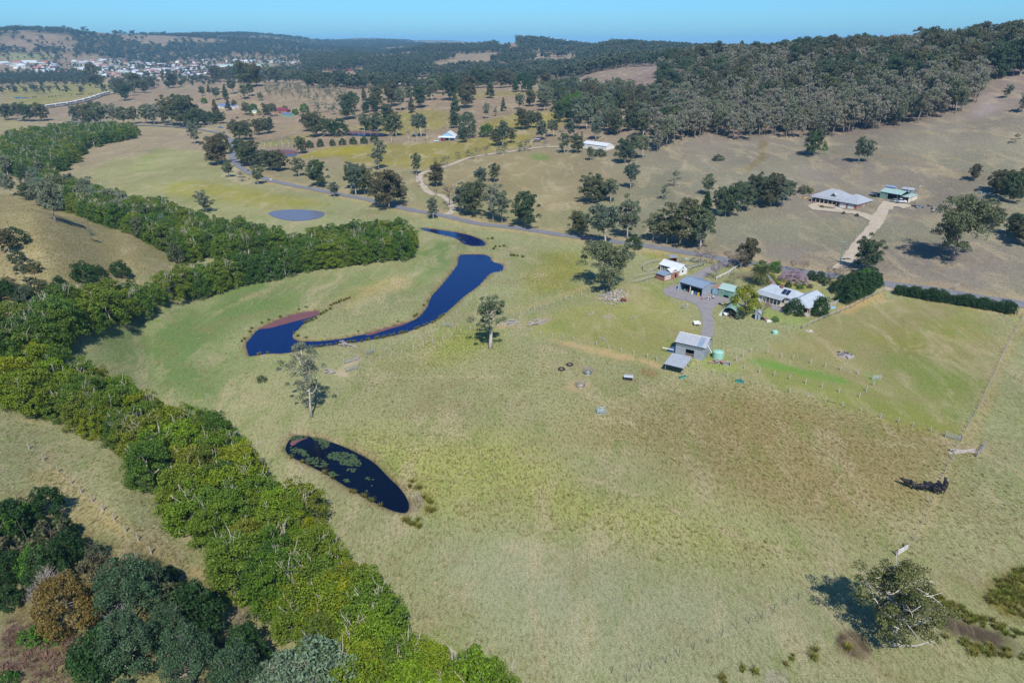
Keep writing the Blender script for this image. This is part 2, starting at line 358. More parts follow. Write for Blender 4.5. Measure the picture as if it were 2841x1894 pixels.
# --- paddocks
patch(pxs('P',(190,800),(480,660),(700,640),(950,600),(980,560),(1050,560),(1000,640),(900,690),(740,690),(640,720),(560,760),(545,830),(580,880),(480,950),(300,870)), '#748c54', 8, .95, .4, 6)          # meadow inside the bend
patch(pxs('P',(160,380),(480,330),(520,420),(760,470),(600,500),(430,480),(300,470)), '#a3a073', 12, .9, .2, 8)
patch(pxs('A',(880,1180),(1080,1000),(1100,1050),(960,1190)), '#949f5f', 6, .7)
patch(pxs('A',(1100,1290),(1300,1230),(1700,1290),(2300,1400),(2100,1430),(1500,1380),(1200,1340)), '#a39c45', 10, .8)
patch(pxs('P',(0,250),(110,330),(0,330)), '#a09a62', 8, .5)
patch(pxs('t',(0,540),(500,500),(1150,500),(1560,450),(1600,640),(1400,650),(600,830),(100,900),(0,900)), '#9c9a57', 20, .9, 0, 12)   # green paddock left
patch(pxs('t',(200,520),(750,520),(700,680),(300,640)), '#8f8b62', 30, .6)
patch(pxs('B',(1060,345),(1100,290),(1200,275),(1330,300),(1330,335),(1200,345)), '#a58b78', 30, .9, 0, 10)
patch(pxs('A',(0,235),(180,225),(450,235),(540,310),(520,350),(300,340),(0,350)), '#a08b7a', 60, .9, 0, 30)
patch(pxs('t',(0,100),(680,90),(700,170),(0,180)), '#8f9f6a', 40, .9)
SPUR = pxs('P',(-80,440),(0,445),(90,440),(370,580),(390,605),(330,650),(200,680),(60,690),(-80,700)); patch(SPUR, '#a59670', 8, .97, .9, 4)       # dry spur on the left
patch(pxs('P',(640,620),(760,600),(960,590),(1000,640),(700,780),(680,740)), '#a7a97b', 6, .5)
patch(pxs('E',(0,470),(150,400),(380,315),(470,340),(440,400),(200,480),(0,580)), '#c2b07f', 5, .95, .6, 3)
patch(pxs('w',(840,140),(1050,90),(1300,30),(1500,0),(1180,130),(1010,180)), '#a59b7c', 2, .8)
patch(pxs('E',(1180,480),(1300,160),(1700,140),(1700,300),(1630,400),(1400,460)), '#9a9849', 8, .9, 1.0, 5)      # olive grass near the big tree
patch(pxs('E',(1340,280),(1500,220),(1500,300),(1380,330)), '#b9b071', 4, .7)
patch(pxs('F',(0,170),(-200,120),(-250,220),(50,215)), '#a19a4c', 5, .8, .8)
patch(pxs('E',(270,920),(520,850),(720,700),(900,700),(1100,700),(1100,800),(700,950),(420,1000)), '#9ba04b', 8, .8, 1.0, 4)
patch(pxs('P',(830,860),(1270,780),(1520,860),(1900,900),(2240,1050),(2100,1250),(2350,1330),(2350,1560),(1500,1560),(1100,1100),(700,980)), '#a9a37a', 10, .55, .75, 8)
patch(pxs('P',(1640,870),(1900,910),(2180,1010),(2180,1180),(1900,1230),(1560,1060),(1330,980)), '#a08c62', 14, .9, 1.0, 8)       # brown rough grass right
patch(pxs('P',(740,1010),(950,980),(1180,1040),(1560,1170),(1850,1270),(1700,1330),(1300,1240),(1050,1200)), '#b0b06a', 12, .95, .95, 8)  # pale yellow-green belt
patch(pxs('P',(1000,1250),(1300,1260),(1900,1330),(1900,1568),(1150,1568)), '#a4a48a', 14, .85, .35, 8)
patch(pxs('P',(480,870),(640,800),(820,850),(690,980),(560,1000)), '#a9a77d', 10, .6, .5)
patch(pxs('P',(2080,1300),(2352,1200),(2352,1330),(2150,1400)), '#a59a7a', 10, .7, .4)
# --- house paddocks
patch(pxs('F',(840,690),(1120,560),(1400,440),(2300,590),(1910,1450),(740,1130),(330,950),(450,880)), '#a0986a', 3, .95, .25, 2)
patch(pxs('F',(1280,760),(1500,680),(1900,600),(1980,640),(1880,830),(1800,900),(1500,830)), '#97964a', 8, .8)
patch(pxs('F',(960,750),(1280,780),(1000,870),(850,800)), '#9c8f5f', 6, .7)
patch(pxs('F',(1400,900),(1700,900),(2100,1000),(2000,1280),(1700,1200),(1400,1000)), '#88964f', 8, .9)
patch(pxs('F',(1000,1170),(1300,1180),(1900,1380),(1900,1440),(1500,1330)), '#97933f', 5, .8)
patch(pxs('F',(330,955),(740,1122),(1250,1255),(1900,1432),(1940,1370),(1500,1150),(900,990)), '#8c9250', 3, .75, .2, 2)
patch(pxs('F',(440,905),(520,890),(800,950),(1150,1045),(1140,1075),(850,1010),(560,950)), '#729a44', 2, .9, .2, 1)
patch(pxs('F',(1150,905),(1250,940),(1380,1030),(1340,1040),(1200,960)), '#86a751', 2, .7)
patch(pxs('F',(-60,830),(-20,960),(330,980),(420,950),(300,850),(230,800)), '#9fae5b', 3, .8)
patch(pxs('P',(1390,680),(1500,640),(1560,700),(1620,760),(1540,770),(1560,800),(1500,830),(1240,770),(1200,730)), '#a3a05f', 6, .8, .3, 4)
patch(pxs('k',(0,760),(760,680),(430,900),(0,930)), '#8fa64f', 3, .7)
patch(pxs('h',(80,640),(1480,900),(930,1200),(500,1080),(0,980)), '#93a25c', 2, .8, .1)
patch(pxs('h',(560,350),(1350,560),(1300,720),(300,500)), '#98954f', 2, .8, .1)
patch(pxs('h',(0,350),(200,330),(420,360),(380,500),(0,450)), '#8a7563', 3, .7, .1)
# --- slopes beyond the road
patch(pxs('B',(450,1300),(540,1180),(1000,1070),(1400,1020),(1900,1130),(2050,1290),(1400,1500),(1000,1400)), '#a69a76', 10, .8, .2)
patch(pxs('B',(0,1010),(200,990),(640,985),(1000,940),(1330,900),(1300,1000),(900,1060),(560,1170),(300,1130),(0,1130)), '#a1994c', 8, .9, .1)
patch(pxs('m',(1260,960),(1500,860),(2180,800),(2170,900),(1700,970),(1130,990)), '#a69f24', 6, .85, 0, 2)
patch(pxs('m',(740,770),(1400,650),(1450,690),(1150,800),(800,850)), '#96984c', 8, .8)
patch(pxs('B',(0,890),(380,760),(760,760),(760,870),(400,940),(100,900)), '#9d9748', 12, .8)
patch(pxs('B',(880,860),(1250,760),(1600,780),(1550,880),(1150,900)), '#a3993d', 10, .8)
patch(pxs('B',(700,640),(1400,610),(1500,640),(1150,660),(800,690)), '#9e9650', 10, .7)
patch(pxs('B',(1270,1070),(1350,1050),(1450,1080),(1400,1120),(1300,1090)), '#7b9a4c', 4, .9)
patch(pxs('m',(960,560),(1380,540),(1350,620),(1000,640)), '#b8a883', 10, .7)
patch(pxs('C',(2000,760),(2090,650),(2200,680),(2180,760),(2000,830)), '#c2b5a0', 8, .9)
patch(pxs('C',(900,1060),(1400,1090),(2100,1230),(2100,1567),(800,1480),(500,1500),(760,1240)), '#a3967f', 10, .6)
patch(pxs('F',(300,60),(1100,120),(2352,50),(2352,450),(1400,360),(600,220)), '#a19381', 10, .6)
# forest floor (dry, leaf-littered) and bush on the near left
patch(pxs('C',(0,900),(500,960),(1100,930),(1500,880),(1900,760),(2090,560),(2352,420),(2352,260),(1500,320),(0,400)), '#8d7f6b', 15, .8)
patch(pxs('G',(0,1150),(250,1100),(700,1250),(760,1567),(0,1567)), '#6c5a50', 2, .95, .2, 2)
patch(pxs('G',(0,180),(500,380),(900,600),(1300,800),(1650,1150),(1900,1450),(1400,1567),(700,1567),(0,1100)), '#8b7a55', 3, .8, 1.0, 3)
patch(pxs('G',(150,100),(330,60),(900,500),(1300,740),(1550,930),(1250,760),(800,540),(400,300)), '#b3a376', 2, .8, 1.0, 2)
# pond margins and the wet soak bottom right
patch(pxs('n',(1800,1180),(1900,1000),(2030,930),(2080,1050),(1950,1230),(1850,1260)), '#9c8f82', 1, .9)
patch(pxs('I',(1680,1000),(1760,1020),(1850,1100),(2100,1200),(2352,1270),(2352,1330),(2100,1330),(1850,1250),(1750,1150)), '#55453f', 1, .95, .1, 1)
patch(pxs('I',(1080,1290),(1180,1250),(1210,1300),(1090,1330)), '#55453f', .6, .95)
patch(pxs('I',(2070,950),(2352,770),(2352,1130),(2150,1050)), '#7d7235', 2, .9, 1)
for k_ in ('creek', 'near', 'upper'):
    d = np.full(len(gx), 99.); m_ = gD < 480; d[m_] = pip(gx[m_], gy[m_], PW[k_])
    f = (1 - sstep(.2, 1.6 + 4 * np.clip(vnoise(gx / 4, gy / 4, 55), 0, 1), np.abs(d)))[:, None] * .7; colr[:] = colr * (1 - f) + base_c('#9a866c') * f
    f = (1 - sstep(-.8, .0, d))[:, None]; colr[:] = colr * (1 - f) + base_c('#3a2c22') * f
# --- bare earth and worn tracks
patch(pxs('E',(1400,760),(1500,770),(1900,850),(2200,930),(2230,980),(2000,920),(1600,830)), '#c8ac83', 1.2, .95, .1, 1)
patch(pxs('f',(60,720),(200,570),(420,540),(620,650),(620,780),(380,850),(130,820)), '#bda482', 1, .9, .1, .8)
patch(pxs('f',(270,260),(450,230),(660,300),(700,450),(480,440),(330,340)), '#aa957b', 1, .8, .1, .8)
patch(pxs('f',(1240,590),(1500,600),(1650,600),(1450,660)), '#b09b84', .6, .8)
patch(pxs('f',(1880,400),(2050,410),(2030,470),(1930,470)), '#a5795d', .6, .7)
patch(pxs('w',(1090,850),(1180,800),(1350,670),(1460,665),(1350,750),(1220,820),(1340,850),(1250,890)), '#c3b19a', .7, .95, 0, .5)
patch(pxs('g',(760,330),(950,350),(1300,430),(1650,480),(1950,440),(1900,500),(1600,600),(1300,540),(1000,460)), '#b5a184', 1, .85, .1, .8)
patch(pxs('E',(1040,650),(1180,640),(1170,680),(1060,680)), '#c0aa85', .6, .8); patch(pxs('E',(1270,650),(1420,615),(1420,630),(1330,670)), '#b8a68c', .6, .8)
patch(pxs('E',(1730,470),(1850,430),(1990,440),(1960,480),(1800,500)), '#a8988c', .6, .9, 0, .5)
patch(pxs('n',(1890,870),(2020,900),(2030,990),(1950,1010)), '#b5aaa0', .6, .8)
patch(pxs('I',(560,1450),(700,1440),(760,1540),(600,1560)), '#b1a69c', .6, .8)
patch(pxs('F',(1020,860),(1120,835),(1210,870),(1200,905),(1100,900)), '#c0a98c', .8, .9)
patch(pxs('F',(1120,590),(1140,540),(1370,425),(1420,430),(1390,450),(1200,560)), '#c9a978', .6, .9)
patch(pxs('F',(1470,455),(1500,445),(2290,575),(2290,600)), '#c0a578', .6, .9)
for a_, w_, c_ in ((pxs('E',(1140,580),(1350,520),(1600,430),(1690,400)), 3, '#b8ab7b'), (pxs('E',(150,1030),(600,1020),(1080,1025)), .7, '#c2b68f'),
                   (pxs('D',(1410,1280),(1600,1230),(1850,1190)), .7, '#c2b68f'), (pxs('D',(1250,1210),(1500,1150),(1700,1110)), .5, '#bcae8b'),
                   (pxs('H',(1650,160),(1850,220),(2100,310),(2352,410)), .7, '#bfae8e'), (pxs('I',(210,490),(450,580),(800,700),(1100,800),(1500,850)), .7, '#b8a888'),
                   (pxs('g',(120,465),(400,475),(740,490)), .6, '#c2b792'), (pxs('I',(1860,0),(1760,200),(1680,400),(1600,560)), 2.0, '#b7a781'),
                   (pxs('F',(2330,620),(2150,1000),(2050,1300),(1950,1460)), 2.5, '#b7a77c'), (pxs('F',(1400,1180),(1800,1330),(1910,1440)), .0, '#b7a77c'),
                   (pxs('E',(1680,1290),(1850,1320),(2000,1340)), .6, '#c2b68f'), (pxs('A',(400,730),(700,650),(780,660)), 6, '#b9aa88'), (pxs('C',(430,1180),(560,1080),(560,960)), 4, '#97874f'),
                   (pxs('C',(1350,1060),(1700,1130),(2050,1220)), 4, '#b3a27a'), (pxs('u',(0,580),(200,560),(400,545)), 6, '#b3a584'), (pxs('D',(150,1310),(330,1350),(480,1380),(620,1385)), 1.0, '#bfb08d'), (pxs('G',(330,60),(550,240),(800,480),(1000,640),(1300,790),(1570,960),(1700,1180),(1950,1400)), 1.6, '#c0ab80')):
    if w_: strip(a_, w_, c_, max(.5, w_ * .3), .8)
ROAD = [(180,338),(300,345),(404,349),(505,355),(565,362),(606,370),(634,384),(646,404),(647,420),(646,436),(658,456),(687,477),(727,493),(767,505),(848,521),(950,541),(1043,559),(1132,581),(1229,598),(1334,622),(1435,633),(1596,657),(1758,677),(1900,700),(2012,720),(2150,741),(2300,764),(2456,788),(2577,803),(2699,823),(2841,845),(3050,880)]
strip(ROAD, 15, '#b9a67f', 3, .8, .4, 2)
patch(pxs('A',(1530,1170),(1620,1130),(1720,1230),(1850,1280),(1650,1260),(1540,1220)), '#c4b49a', 2, .9)
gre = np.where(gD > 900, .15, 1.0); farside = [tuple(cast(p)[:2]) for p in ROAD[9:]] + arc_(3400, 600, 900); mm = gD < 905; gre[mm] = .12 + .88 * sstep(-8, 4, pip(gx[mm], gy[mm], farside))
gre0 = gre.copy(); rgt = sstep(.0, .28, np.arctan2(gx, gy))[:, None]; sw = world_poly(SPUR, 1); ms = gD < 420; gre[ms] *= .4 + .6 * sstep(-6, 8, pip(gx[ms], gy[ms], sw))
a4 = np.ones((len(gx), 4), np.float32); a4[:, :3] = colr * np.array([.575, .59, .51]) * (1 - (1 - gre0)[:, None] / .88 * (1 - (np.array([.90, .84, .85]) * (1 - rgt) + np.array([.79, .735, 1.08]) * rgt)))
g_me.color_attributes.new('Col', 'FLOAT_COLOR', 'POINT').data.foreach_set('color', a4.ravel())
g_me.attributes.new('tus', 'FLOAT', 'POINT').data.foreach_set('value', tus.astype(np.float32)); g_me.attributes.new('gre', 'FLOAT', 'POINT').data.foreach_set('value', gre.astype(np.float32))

# ------------------------------------------------------------------ roads, drives, water
def resample(W, step):
    W = [np.array(w[:2]) for w in W]; out = []
    # Catmull-Rom through the points
    for i in range(len(W) - 1):
        p0, p1, p2, p3 = W[max(i-1, 0)], W[i], W[i+1], W[min(i+2, len(W)-1)]
        n = max(1, int(np.linalg.norm(p2 - p1) / step))
        for k in range(n):
            t = k / n; out.append(.5 * ((2*p1) + (-p0+p2)*t + (2*p0-5*p1+4*p2-p3)*t*t + (-p0+3*p1-3*p2+p3)*t**3))
    out.append(W[-1]); return np.array(out)
def ribbon(name, pts, width, mat, lift=.05, step=3.0, across=4, ragged=0.25, extra=None):
    C = resample([cast(p) for p in pts], step); T = np.gradient(C, axis=0); T /= np.linalg.norm(T, axis=1)[:, None] + 1e-9; N = np.stack([-T[:, 1], T[:, 0]], -1)
    offs = np.linspace(-.5, .5, across + 1) * width; V = []
    r = np.random.default_rng(len(pts)); 
    for k, o in enumerate(offs):
        e = (r.normal(size=len(C)) * ragged if k in (0, across) else 0); V.append(C + N * (o + e)[:, None] if k in (0, across) else C + N * o)
    V = np.stack(V, 1).reshape(-1, 2); D = np.hypot(V[:, 0], V[:, 1]); Z = hz(V[:, 0], V[:, 1]) + lift + D * D * 8e-7
    n, k = len(C), across + 1; i, j = np.meshgrid(np.arange(n - 1), np.arange(k - 1), indexing='ij')
    Fq = np.stack([i*k+j, i*k+j+1, (i+1)*k+j+1, (i+1)*k+j], -1).reshape(-1, 4)
    me = npmesh(name, np.column_stack([V, Z]), Fq[:, ::-1] , [mat], smooth=True)
    return tag(link(name, me), kind='structure')
def surf_mat(name, hexc, hex2, s1=.5, s2=4, rough=.9):
    m, nt, b = nodes_of(name); pos = geo_pos(nt); a = noise(nt, pos, s1, 5, .7); c = noise(nt, pos, s2, 3, .7)
    col = mixc(nt, maprange(nt, a, .4, .65, 0, .8), lin7(hexc), lin7(hex2)); col = mixc(nt, 1.0, col, maprange(nt, c, .25, .75, .8, 1.2), 'MULTIPLY')
    nt.links.new(col, b.inputs['Base Color']); b.inputs['Roughness'].default_value = rough; return m
M_ASPH = surf_mat('old_asphalt', '#70727a', '#82807f', .3); M_GRAV = surf_mat('pale_gravel', '#b9ac97', '#a4957e', .4); M_DRIVE = surf_mat('drive_gravel', '#8e8a8b', '#7f7a79', .35)
ribbon('sealed_road', ROAD, 5.2, M_ASPH, .06)
TRACK1 = pxs('B',(715,1475),(760,1440),(700,1350),(620,1335),(560,1290),(528,1240),(535,1200),(600,1175),(700,1148),(830,1100),(950,1070),(1180,1040),(1350,1015),(1480,1010),(1660,1000))
ribbon('gravel_track', TRACK1, 3.6, M_GRAV, .07)
ribbon('gravel_house_drive', pxs('F',(1080,280),(1150,200),(1240,80),(1310,0)) + pxs('C',(1340,1520),(1385,1440),(1425,1385)), 4.6, M_GRAV, .07)
ribbon('gravel_loop', pxs('C',(1335,1515),(1300,1500),(1200,1462),(1050,1448),(930,1435),(895,1415),(930,1402),(1000,1412),(1080,1425)), 4.0, M_GRAV, .09)
ribbon('gravel_yard_spur', pxs('C',(1390,1440),(1430,1412),(1500,1410),(1560,1425)), 5.5, M_GRAV, .11)
def sheet(name, W, mat, z=None, lift=.05, sub=2.0, kind='structure', parent=None):
    """filled outline draped on the ground (z None) or flat at z: constrained grid by triangulating the outline"""
    import bmesh
    bm = bmesh.new(); vs_ = [bm.verts.new((p[0], p[1], 0)) for p in W]; es = [bm.edges.new((vs_[i], vs_[(i+1) % len(vs_)])) for i in range(len(vs_))]
    bmesh.ops.triangle_fill(bm, use_beauty=True, use_dissolve=False, edges=es)
    if z is None:
        for _ in range(4):
            e = [x for x in bm.edges if x.calc_length() > sub]
            if not e or len(bm.verts) > 6000: break
            bmesh.ops.subdivide_edges(bm, edges=e, cuts=1); bmesh.ops.triangulate(bm, faces=bm.faces)
    co = np.array([v_.co[:] for v_ in bm.verts]); zz = hz(co[:, 0], co[:, 1]) + lift if z is None else np.full(len(co), z)
    for v_, q in zip(bm.verts, zz): v_.co.z = float(q)
    bmesh.ops.recalc_face_normals(bm, faces=bm.faces)
    if sum(f.normal.z for f in bm.faces) < 0: bmesh.ops.reverse_faces(bm, faces=bm.faces)
    me = bpy.data.meshes.new(name); bm.to_mesh(me); bm.free(); me.materials.append(mat); o = link(name, me, parent)
    if kind: tag(o, kind=kind)
    return o
DRIVEW = world_poly(pxs('k',(760,760),(500,830),(415,910),(470,985),(700,1065),(1000,1130),(1130,1220),(1190,1400),(1215,1600)) + [(1943,932),(1960,940),(1978,936),(1981,910)] + pxs('k',(1420,1500),(1390,1350),(1400,1260),(1560,1130),(1800,1100),(1760,1040),(1500,1000),(1250,960),(1100,930),(900,880)), 2)
sheet('farm_driveway', DRIVEW, M_DRIVE, lift=.07)
ribbon('driveway_entry', pxs('k',(820,760),(950,680),(1150,600),(1400,475),(1600,390),(1690,330)), 4.2, M_DRIVE, .06)
ribbon('garden_path', pxs('h',(540,560),(500,500),(440,430),(390,350)), 1.6, M_DRIVE, .06, 1.0)
sheet('house_apron', world_poly(pxs('h',(420,800),(600,860),(660,930),(560,920),(430,870)), 1), M_DRIVE, lift=.06)
def water_mat(name, deep, rough=.06, wave=.45, weed=None):
    m, nt, b = nodes_of(name); pos = geo_pos(nt); b.inputs['Base Color'].default_value = (*deep, 1); b.inputs['Roughness'].default_value = rough; b.inputs['IOR'].default_value = 1.333
    n = noise(nt, pos, .9, 5, .65, .5); bn = nt.nodes.new('ShaderNodeBump'); bn.inputs['Strength'].default_value = wave; bn.inputs['Distance'].default_value = .06; nt.links.new(n, bn.inputs['Height']); nt.links.new(bn.outputs[0], b.inputs['Normal'])
    if weed:
        f = noise(nt, pos, .5, 5, .7, .6); g_ = maprange(nt, f, weed[0], weed[0] + .03, 0, 1); nt.links.new(mixc(nt, g_, deep, lin(weed[1])), b.inputs['Base Color']); nt.links.new(maprange(nt, g_, 0, 1, rough, .8), b.inputs['Roughness'])
    return m
M_WATER = water_mat('deep_blue_water', (.0012, .007, .055)); M_DARKW = water_mat('dark_pond_water', (.001, .0022, .009)); M_GREYW = water_mat('silty_water', (.10, .09, .10), .2)
M_AZOLLA = surf_mat('red_waterfern', '#6c464a', '#7a4c4a', .6, 3, .7)
def grow(P, d):
    a = np.array(P); n = len(a); t = np.roll(a, -1, 0) - np.roll(a, 1, 0); t /= np.linalg.norm(t, axis=1)[:, None] + 1e-9; nn = np.stack([t[:, 1], -t[:, 0]], -1)
    area = .5 * np.sum(a[:, 0] * np.roll(a[:, 1], -1) - np.roll(a[:, 0], -1) * a[:, 1])
    return [tuple(q) for q in a + nn * d * (1 if area > 0 else -1)]
for k_, nm, mt in (('creek', 'creek_water', M_WATER), ('upper', 'upper_creek_water', M_WATER), ('near', 'pond_water', M_DARKW)):
    sheet(nm, grow(PW[k_], .55), mt, z=PLEV[k_] - .42)
for k_, nm, mt in (('grey', 'silty_dam_water', M_GREYW), ('red', 'red_dam_water', M_WATER), ('purple', 'purple_dam_water', M_WATER), ('paddock', 'paddock_dam_water', M_WATER)):
    sheet(nm, PW[k_], mt, z=PLEV[k_] + .12)
def weed(name, r, pts, pond, mat, up=.03, lv=-.42, it=1):
    o = sheet(name, world_poly(pxs(r, *pts), it), mat, z=PLEV[pond] + lv + up, kind='stuff'); return o
tag(weed('red_waterfern', 'w', ((265,352),(400,292),(540,234),(700,180),(850,154),(1000,150),(955,190),(850,225),(700,262),(560,300),(420,338)), 'creek', M_AZOLLA), 'reddish floating fern along the bank of the creek arm', 'waterfern')
tag(weed('red_waterfern', 'w', ((1440,412),(1600,365),(1800,305),(1960,262),(1900,300),(1700,360),(1500,425)), 'creek', M_AZOLLA), 'thin reddish fern film along the inner bank of the creek', 'waterfern')
tag(weed('red_waterfern', 'm', ((855,895),(1000,876),(1160,873),(1238,884),(1245,932),(1110,938),(1090,962),(1000,960),(860,935)), 'red', M_AZOLLA, .06, .12), 'maroon floating fern covering the small dam beside the road bend', 'waterfern')
tag(weed('red_waterfern', 'm', ((1880,650),(2000,626),(2200,634),(2330,650),(2200,665),(1990,668),(1900,672)), 'purple', M_AZOLLA, .06, .12), 'maroon floating fern at the far edge of the long dam', 'waterfern')
tag(weed('red_waterfern', 'n', ((300,240),(360,215),(480,190),(555,180),(470,210),(400,245),(350,285),(310,290)), 'near', M_AZOLLA), 'reddish fern film at the far end of the nearest pond', 'waterfern')
# floating leaves on the nearest pond: many small pads, one mass
def pads(polys, n_per_m2=13):
    V, Fc = [], []; r = np.random.default_rng(3); z = PLEV['near'] - .42
    for P, dens in polys:
        a = np.array(P); lo, hi = a.min(0), a.max(0); N = int((hi - lo).prod() * n_per_m2 * dens); q = lo + r.random((N, 2)) * (hi - lo)
        s = pip(q[:, 0], q[:, 1], P); keep = (s < -.1) & (vnoise(q[:, 0] * 1.1, q[:, 1] * 1.1, 9) > -.30); q = q[keep]
        for c in q:
            n0 = len(V); R = .09 + .2 * r.random(); a0 = r.random() * 6
            for k in range(6): V.append((c[0] + R * math.cos(a0 + k * 1.047) * (.8 + .4 * r.random()), c[1] + R * math.sin(a0 + k * 1.047), z + .02 + .05 * r.random()))
            Fc.append(tuple(range(n0, n0 + 6)))
    return V, Fc
PADS = [(pxs('n',(560,170),(700,170),(830,240),(830,280),(760,330),(700,330),(690,260)),1.1),(pxs('n',(760,410),(900,360),(1100,380),(1200,430),(1250,560),(1100,560),(930,540),(960,490),(820,470)),1.2),
        (pxs('n',(320,160),(450,140),(560,160),(420,215),(300,240)),.9),(pxs('n',(290,290),(480,330),(560,400),(560,500),(500,510),(440,400),(300,380)),1),(pxs('n',(560,430),(700,450),(830,530),(740,580),(640,570),(540,500)),.7),
        (pxs('n',(780,640),(860,610),(960,650),(940,690),(800,690)),.9),(pxs('n',(960,740),(1020,710),(1110,745),(1040,770)),1),
        (pxs('n',(1000,590),(1210,580),(1210,610),(1170,650),(1050,620)),.35),(pxs('n',(1230,700),(1400,690),(1420,740),(1350,740)),.5),(pxs('n',(1320,800),(1460,805),(1450,825),(1330,820)),.6),(pxs('n',(1150,790),(1250,830),(1160,820)),.6),(pxs('n',(1270,860),(1320,870),(1330,890),(1290,890)),.6)]
M_PAD = surf_mat('floating_leaves', '#3c5028', '#4e5e32', 1.2, 5, .6)
V_, F_ = pads([(world_poly(p, 1), d) for p, d in PADS]); pm = bpy.data.meshes.new('floating_leaves'); pm.from_pydata(V_, [], F_); pm.materials.append(M_PAD)
tag(link('floating_leaves', pm), 'green floating leaf rafts on the nearest dark pond', 'pond weed', kind='stuff')
# haze: even pale air round the whole place
HZ = dict(x=15500, y0=-400, y1=15500, z0=-12, z1=150)
hb = MB().box(-HZ['x'], HZ['x'], HZ['y0'], HZ['y1'], HZ['z0'], HZ['z1'])
hm = bpy.data.materials.new('haze'); hm.use_nodes = True; hn = hm.node_tree; hn.nodes.clear(); ho = hn.nodes.new('ShaderNodeOutputMaterial'); hv = hn.nodes.new('ShaderNodeVolumePrincipled')
hv.inputs['Color'].default_value = (.32, .68, 1.0, 1); hv.inputs['Density'].default_value = 9.5e-5; hv.inputs['Anisotropy'].default_value = 0.0
hn.links.new(hv.outputs[0], ho.inputs['Volume'])
tag(hb.build('haze', hm), kind='stuff')
# ------------------------------------------------------------------ foliage materials and tree prototypes
def leaf_mat(name, hexes, transl=.25, k=1.0, isl=.35, rough=.55):
    """leaf colour: each tree picks its own tone from the list, each leaf varies a little round it"""
    m, nt, b = nodes_of(name); oi = nt.nodes.new('ShaderNodeObjectInfo'); ge = nt.nodes.new('ShaderNodeNewGeometry')
    rp = nt.nodes.new('ShaderNodeValToRGB'); rp.color_ramp.interpolation = 'LINEAR'; els = rp.color_ramp.elements
    while len(els) < len(hexes): els.new(.5)
    for i, h in enumerate(hexes): els[i].position = i / max(1, len(hexes) - 1); els[i].color = (*[x * k * .71 for x in lin(h)], 1)
    nt.links.new(oi.outputs['Random'], rp.inputs[0])
    v_ = maprange(nt, ge.outputs['Random Per Island'], 0, 1, 1 - isl, 1 + isl); col = mixc(nt, 1.0, rp.outputs[0], v_, 'MULTIPLY')
    nt.links.new(col, b.inputs['Base Color']); b.inputs['Roughness'].default_value = rough; b.inputs['Specular IOR Level'].default_value = .12
    if transl:
        tr = nt.nodes.new('ShaderNodeBsdfTranslucent'); nt.links.new(col, tr.inputs[0]); mx = nt.nodes.new('ShaderNodeMixShader'); mx.inputs[0].default_value = transl
        nt.links.new(b.outputs[0], mx.inputs[1]); nt.links.new(tr.outputs[0], mx.inputs[2]); nt.links.new(mx.outputs[0], nt.nodes['Material Output'].inputs[0])
    return m
LM = dict(
 river=leaf_mat('riverside_leaves', ['#4e6e20','#728e1f','#587528','#8c931f','#4f702a','#7c8f1f','#436228','#83862a'], .15),
 riverdark=leaf_mat('dark_riverside_leaves', ['#4e6e2a','#66802a','#48662c','#788828','#507030','#42602a','#6c7c2c'], .15),  # darker green leaf tones for every creek strip except the lower one
 gum=leaf_mat('gum_leaves', ['#6b7856','#5b6a50','#7c8462','#686f4c','#768068','#5d6e5c'], .2),
 gumdark=leaf_mat('dark_gum_leaves', ['#586843','#4b5d43','#676b48','#645f47','#50624b'], .2),
 gumpale=leaf_mat('pale_gum_leaves', ['#7a8268','#868c74','#727c62'], .2),
 teal=leaf_mat('bluish_leaves', ['#4f6a4a','#486244','#5a7052'], .2), olive=leaf_mat('olive_leaves', ['#707546','#6a6f42'], .2),
 bronze=leaf_mat('bronze_leaves', ['#80703a','#7c6a36'], .2),
 dark=leaf_mat('dark_green_leaves', ['#2f4a26','#35522a','#3b542c'], .15),
 lime=leaf_mat('yellow_green_leaves', ['#7e8c26','#8a922c'], .25),
 green=leaf_mat('fresh_green_leaves', ['#4f7a2c','#5a8230','#436e2a'], .25),
 palm=leaf_mat('palm_fronds', ['#5f6b3c','#66713e'], .15), pink=leaf_mat('blossom', ['#b49cac','#ab94a4'], .2),
 silver=leaf_mat('silver_leaves', ['#71876a','#7a8e72'], .2),
 brown=leaf_mat('brown_twigs', ['#7a6a5c','#85756a','#6e6058'], 0),
 far=leaf_mat('far_leaves', ['#4d5a40','#44533e','#59624a','#5a5a42'], .1),
 hill=leaf_mat('hill_gum_leaves', ['#94907e','#7c8268','#9e9686','#727c5c','#8c8474','#7f8870','#98907c','#66704f'], .2, 1.08, .45),
 reed=leaf_mat('reeds', ['#8a8040','#7c7a30','#96884e'], .2), rush=leaf_mat('green_rushes', ['#6a7428','#7a7a2c','#7f7638'], .2),
 tuft=leaf_mat('grass_tufts', ['#8a8240','#b5aa7c','#7a7434','#c0b588','#8f8a44'], .2), dry=leaf_mat('dry_scrub', ['#8a6e5e','#7a6254','#967a68'], .1))
def bark(name, h, d): return paint(name, h, .9, .3, 1.2, bump=.3, dirt=d, stretch=(1, 1, .3))
BK = dict(pale=bark('pale_bark', '#b9b0a2', '#8a7d70'), grey=bark('grey_bark', '#8f867a', '#6a6058'), dark=bark('dark_bark', '#5c5046', '#463c34'), dead=bark('bleached_wood', '#c8c2ba', '#a79f96'))
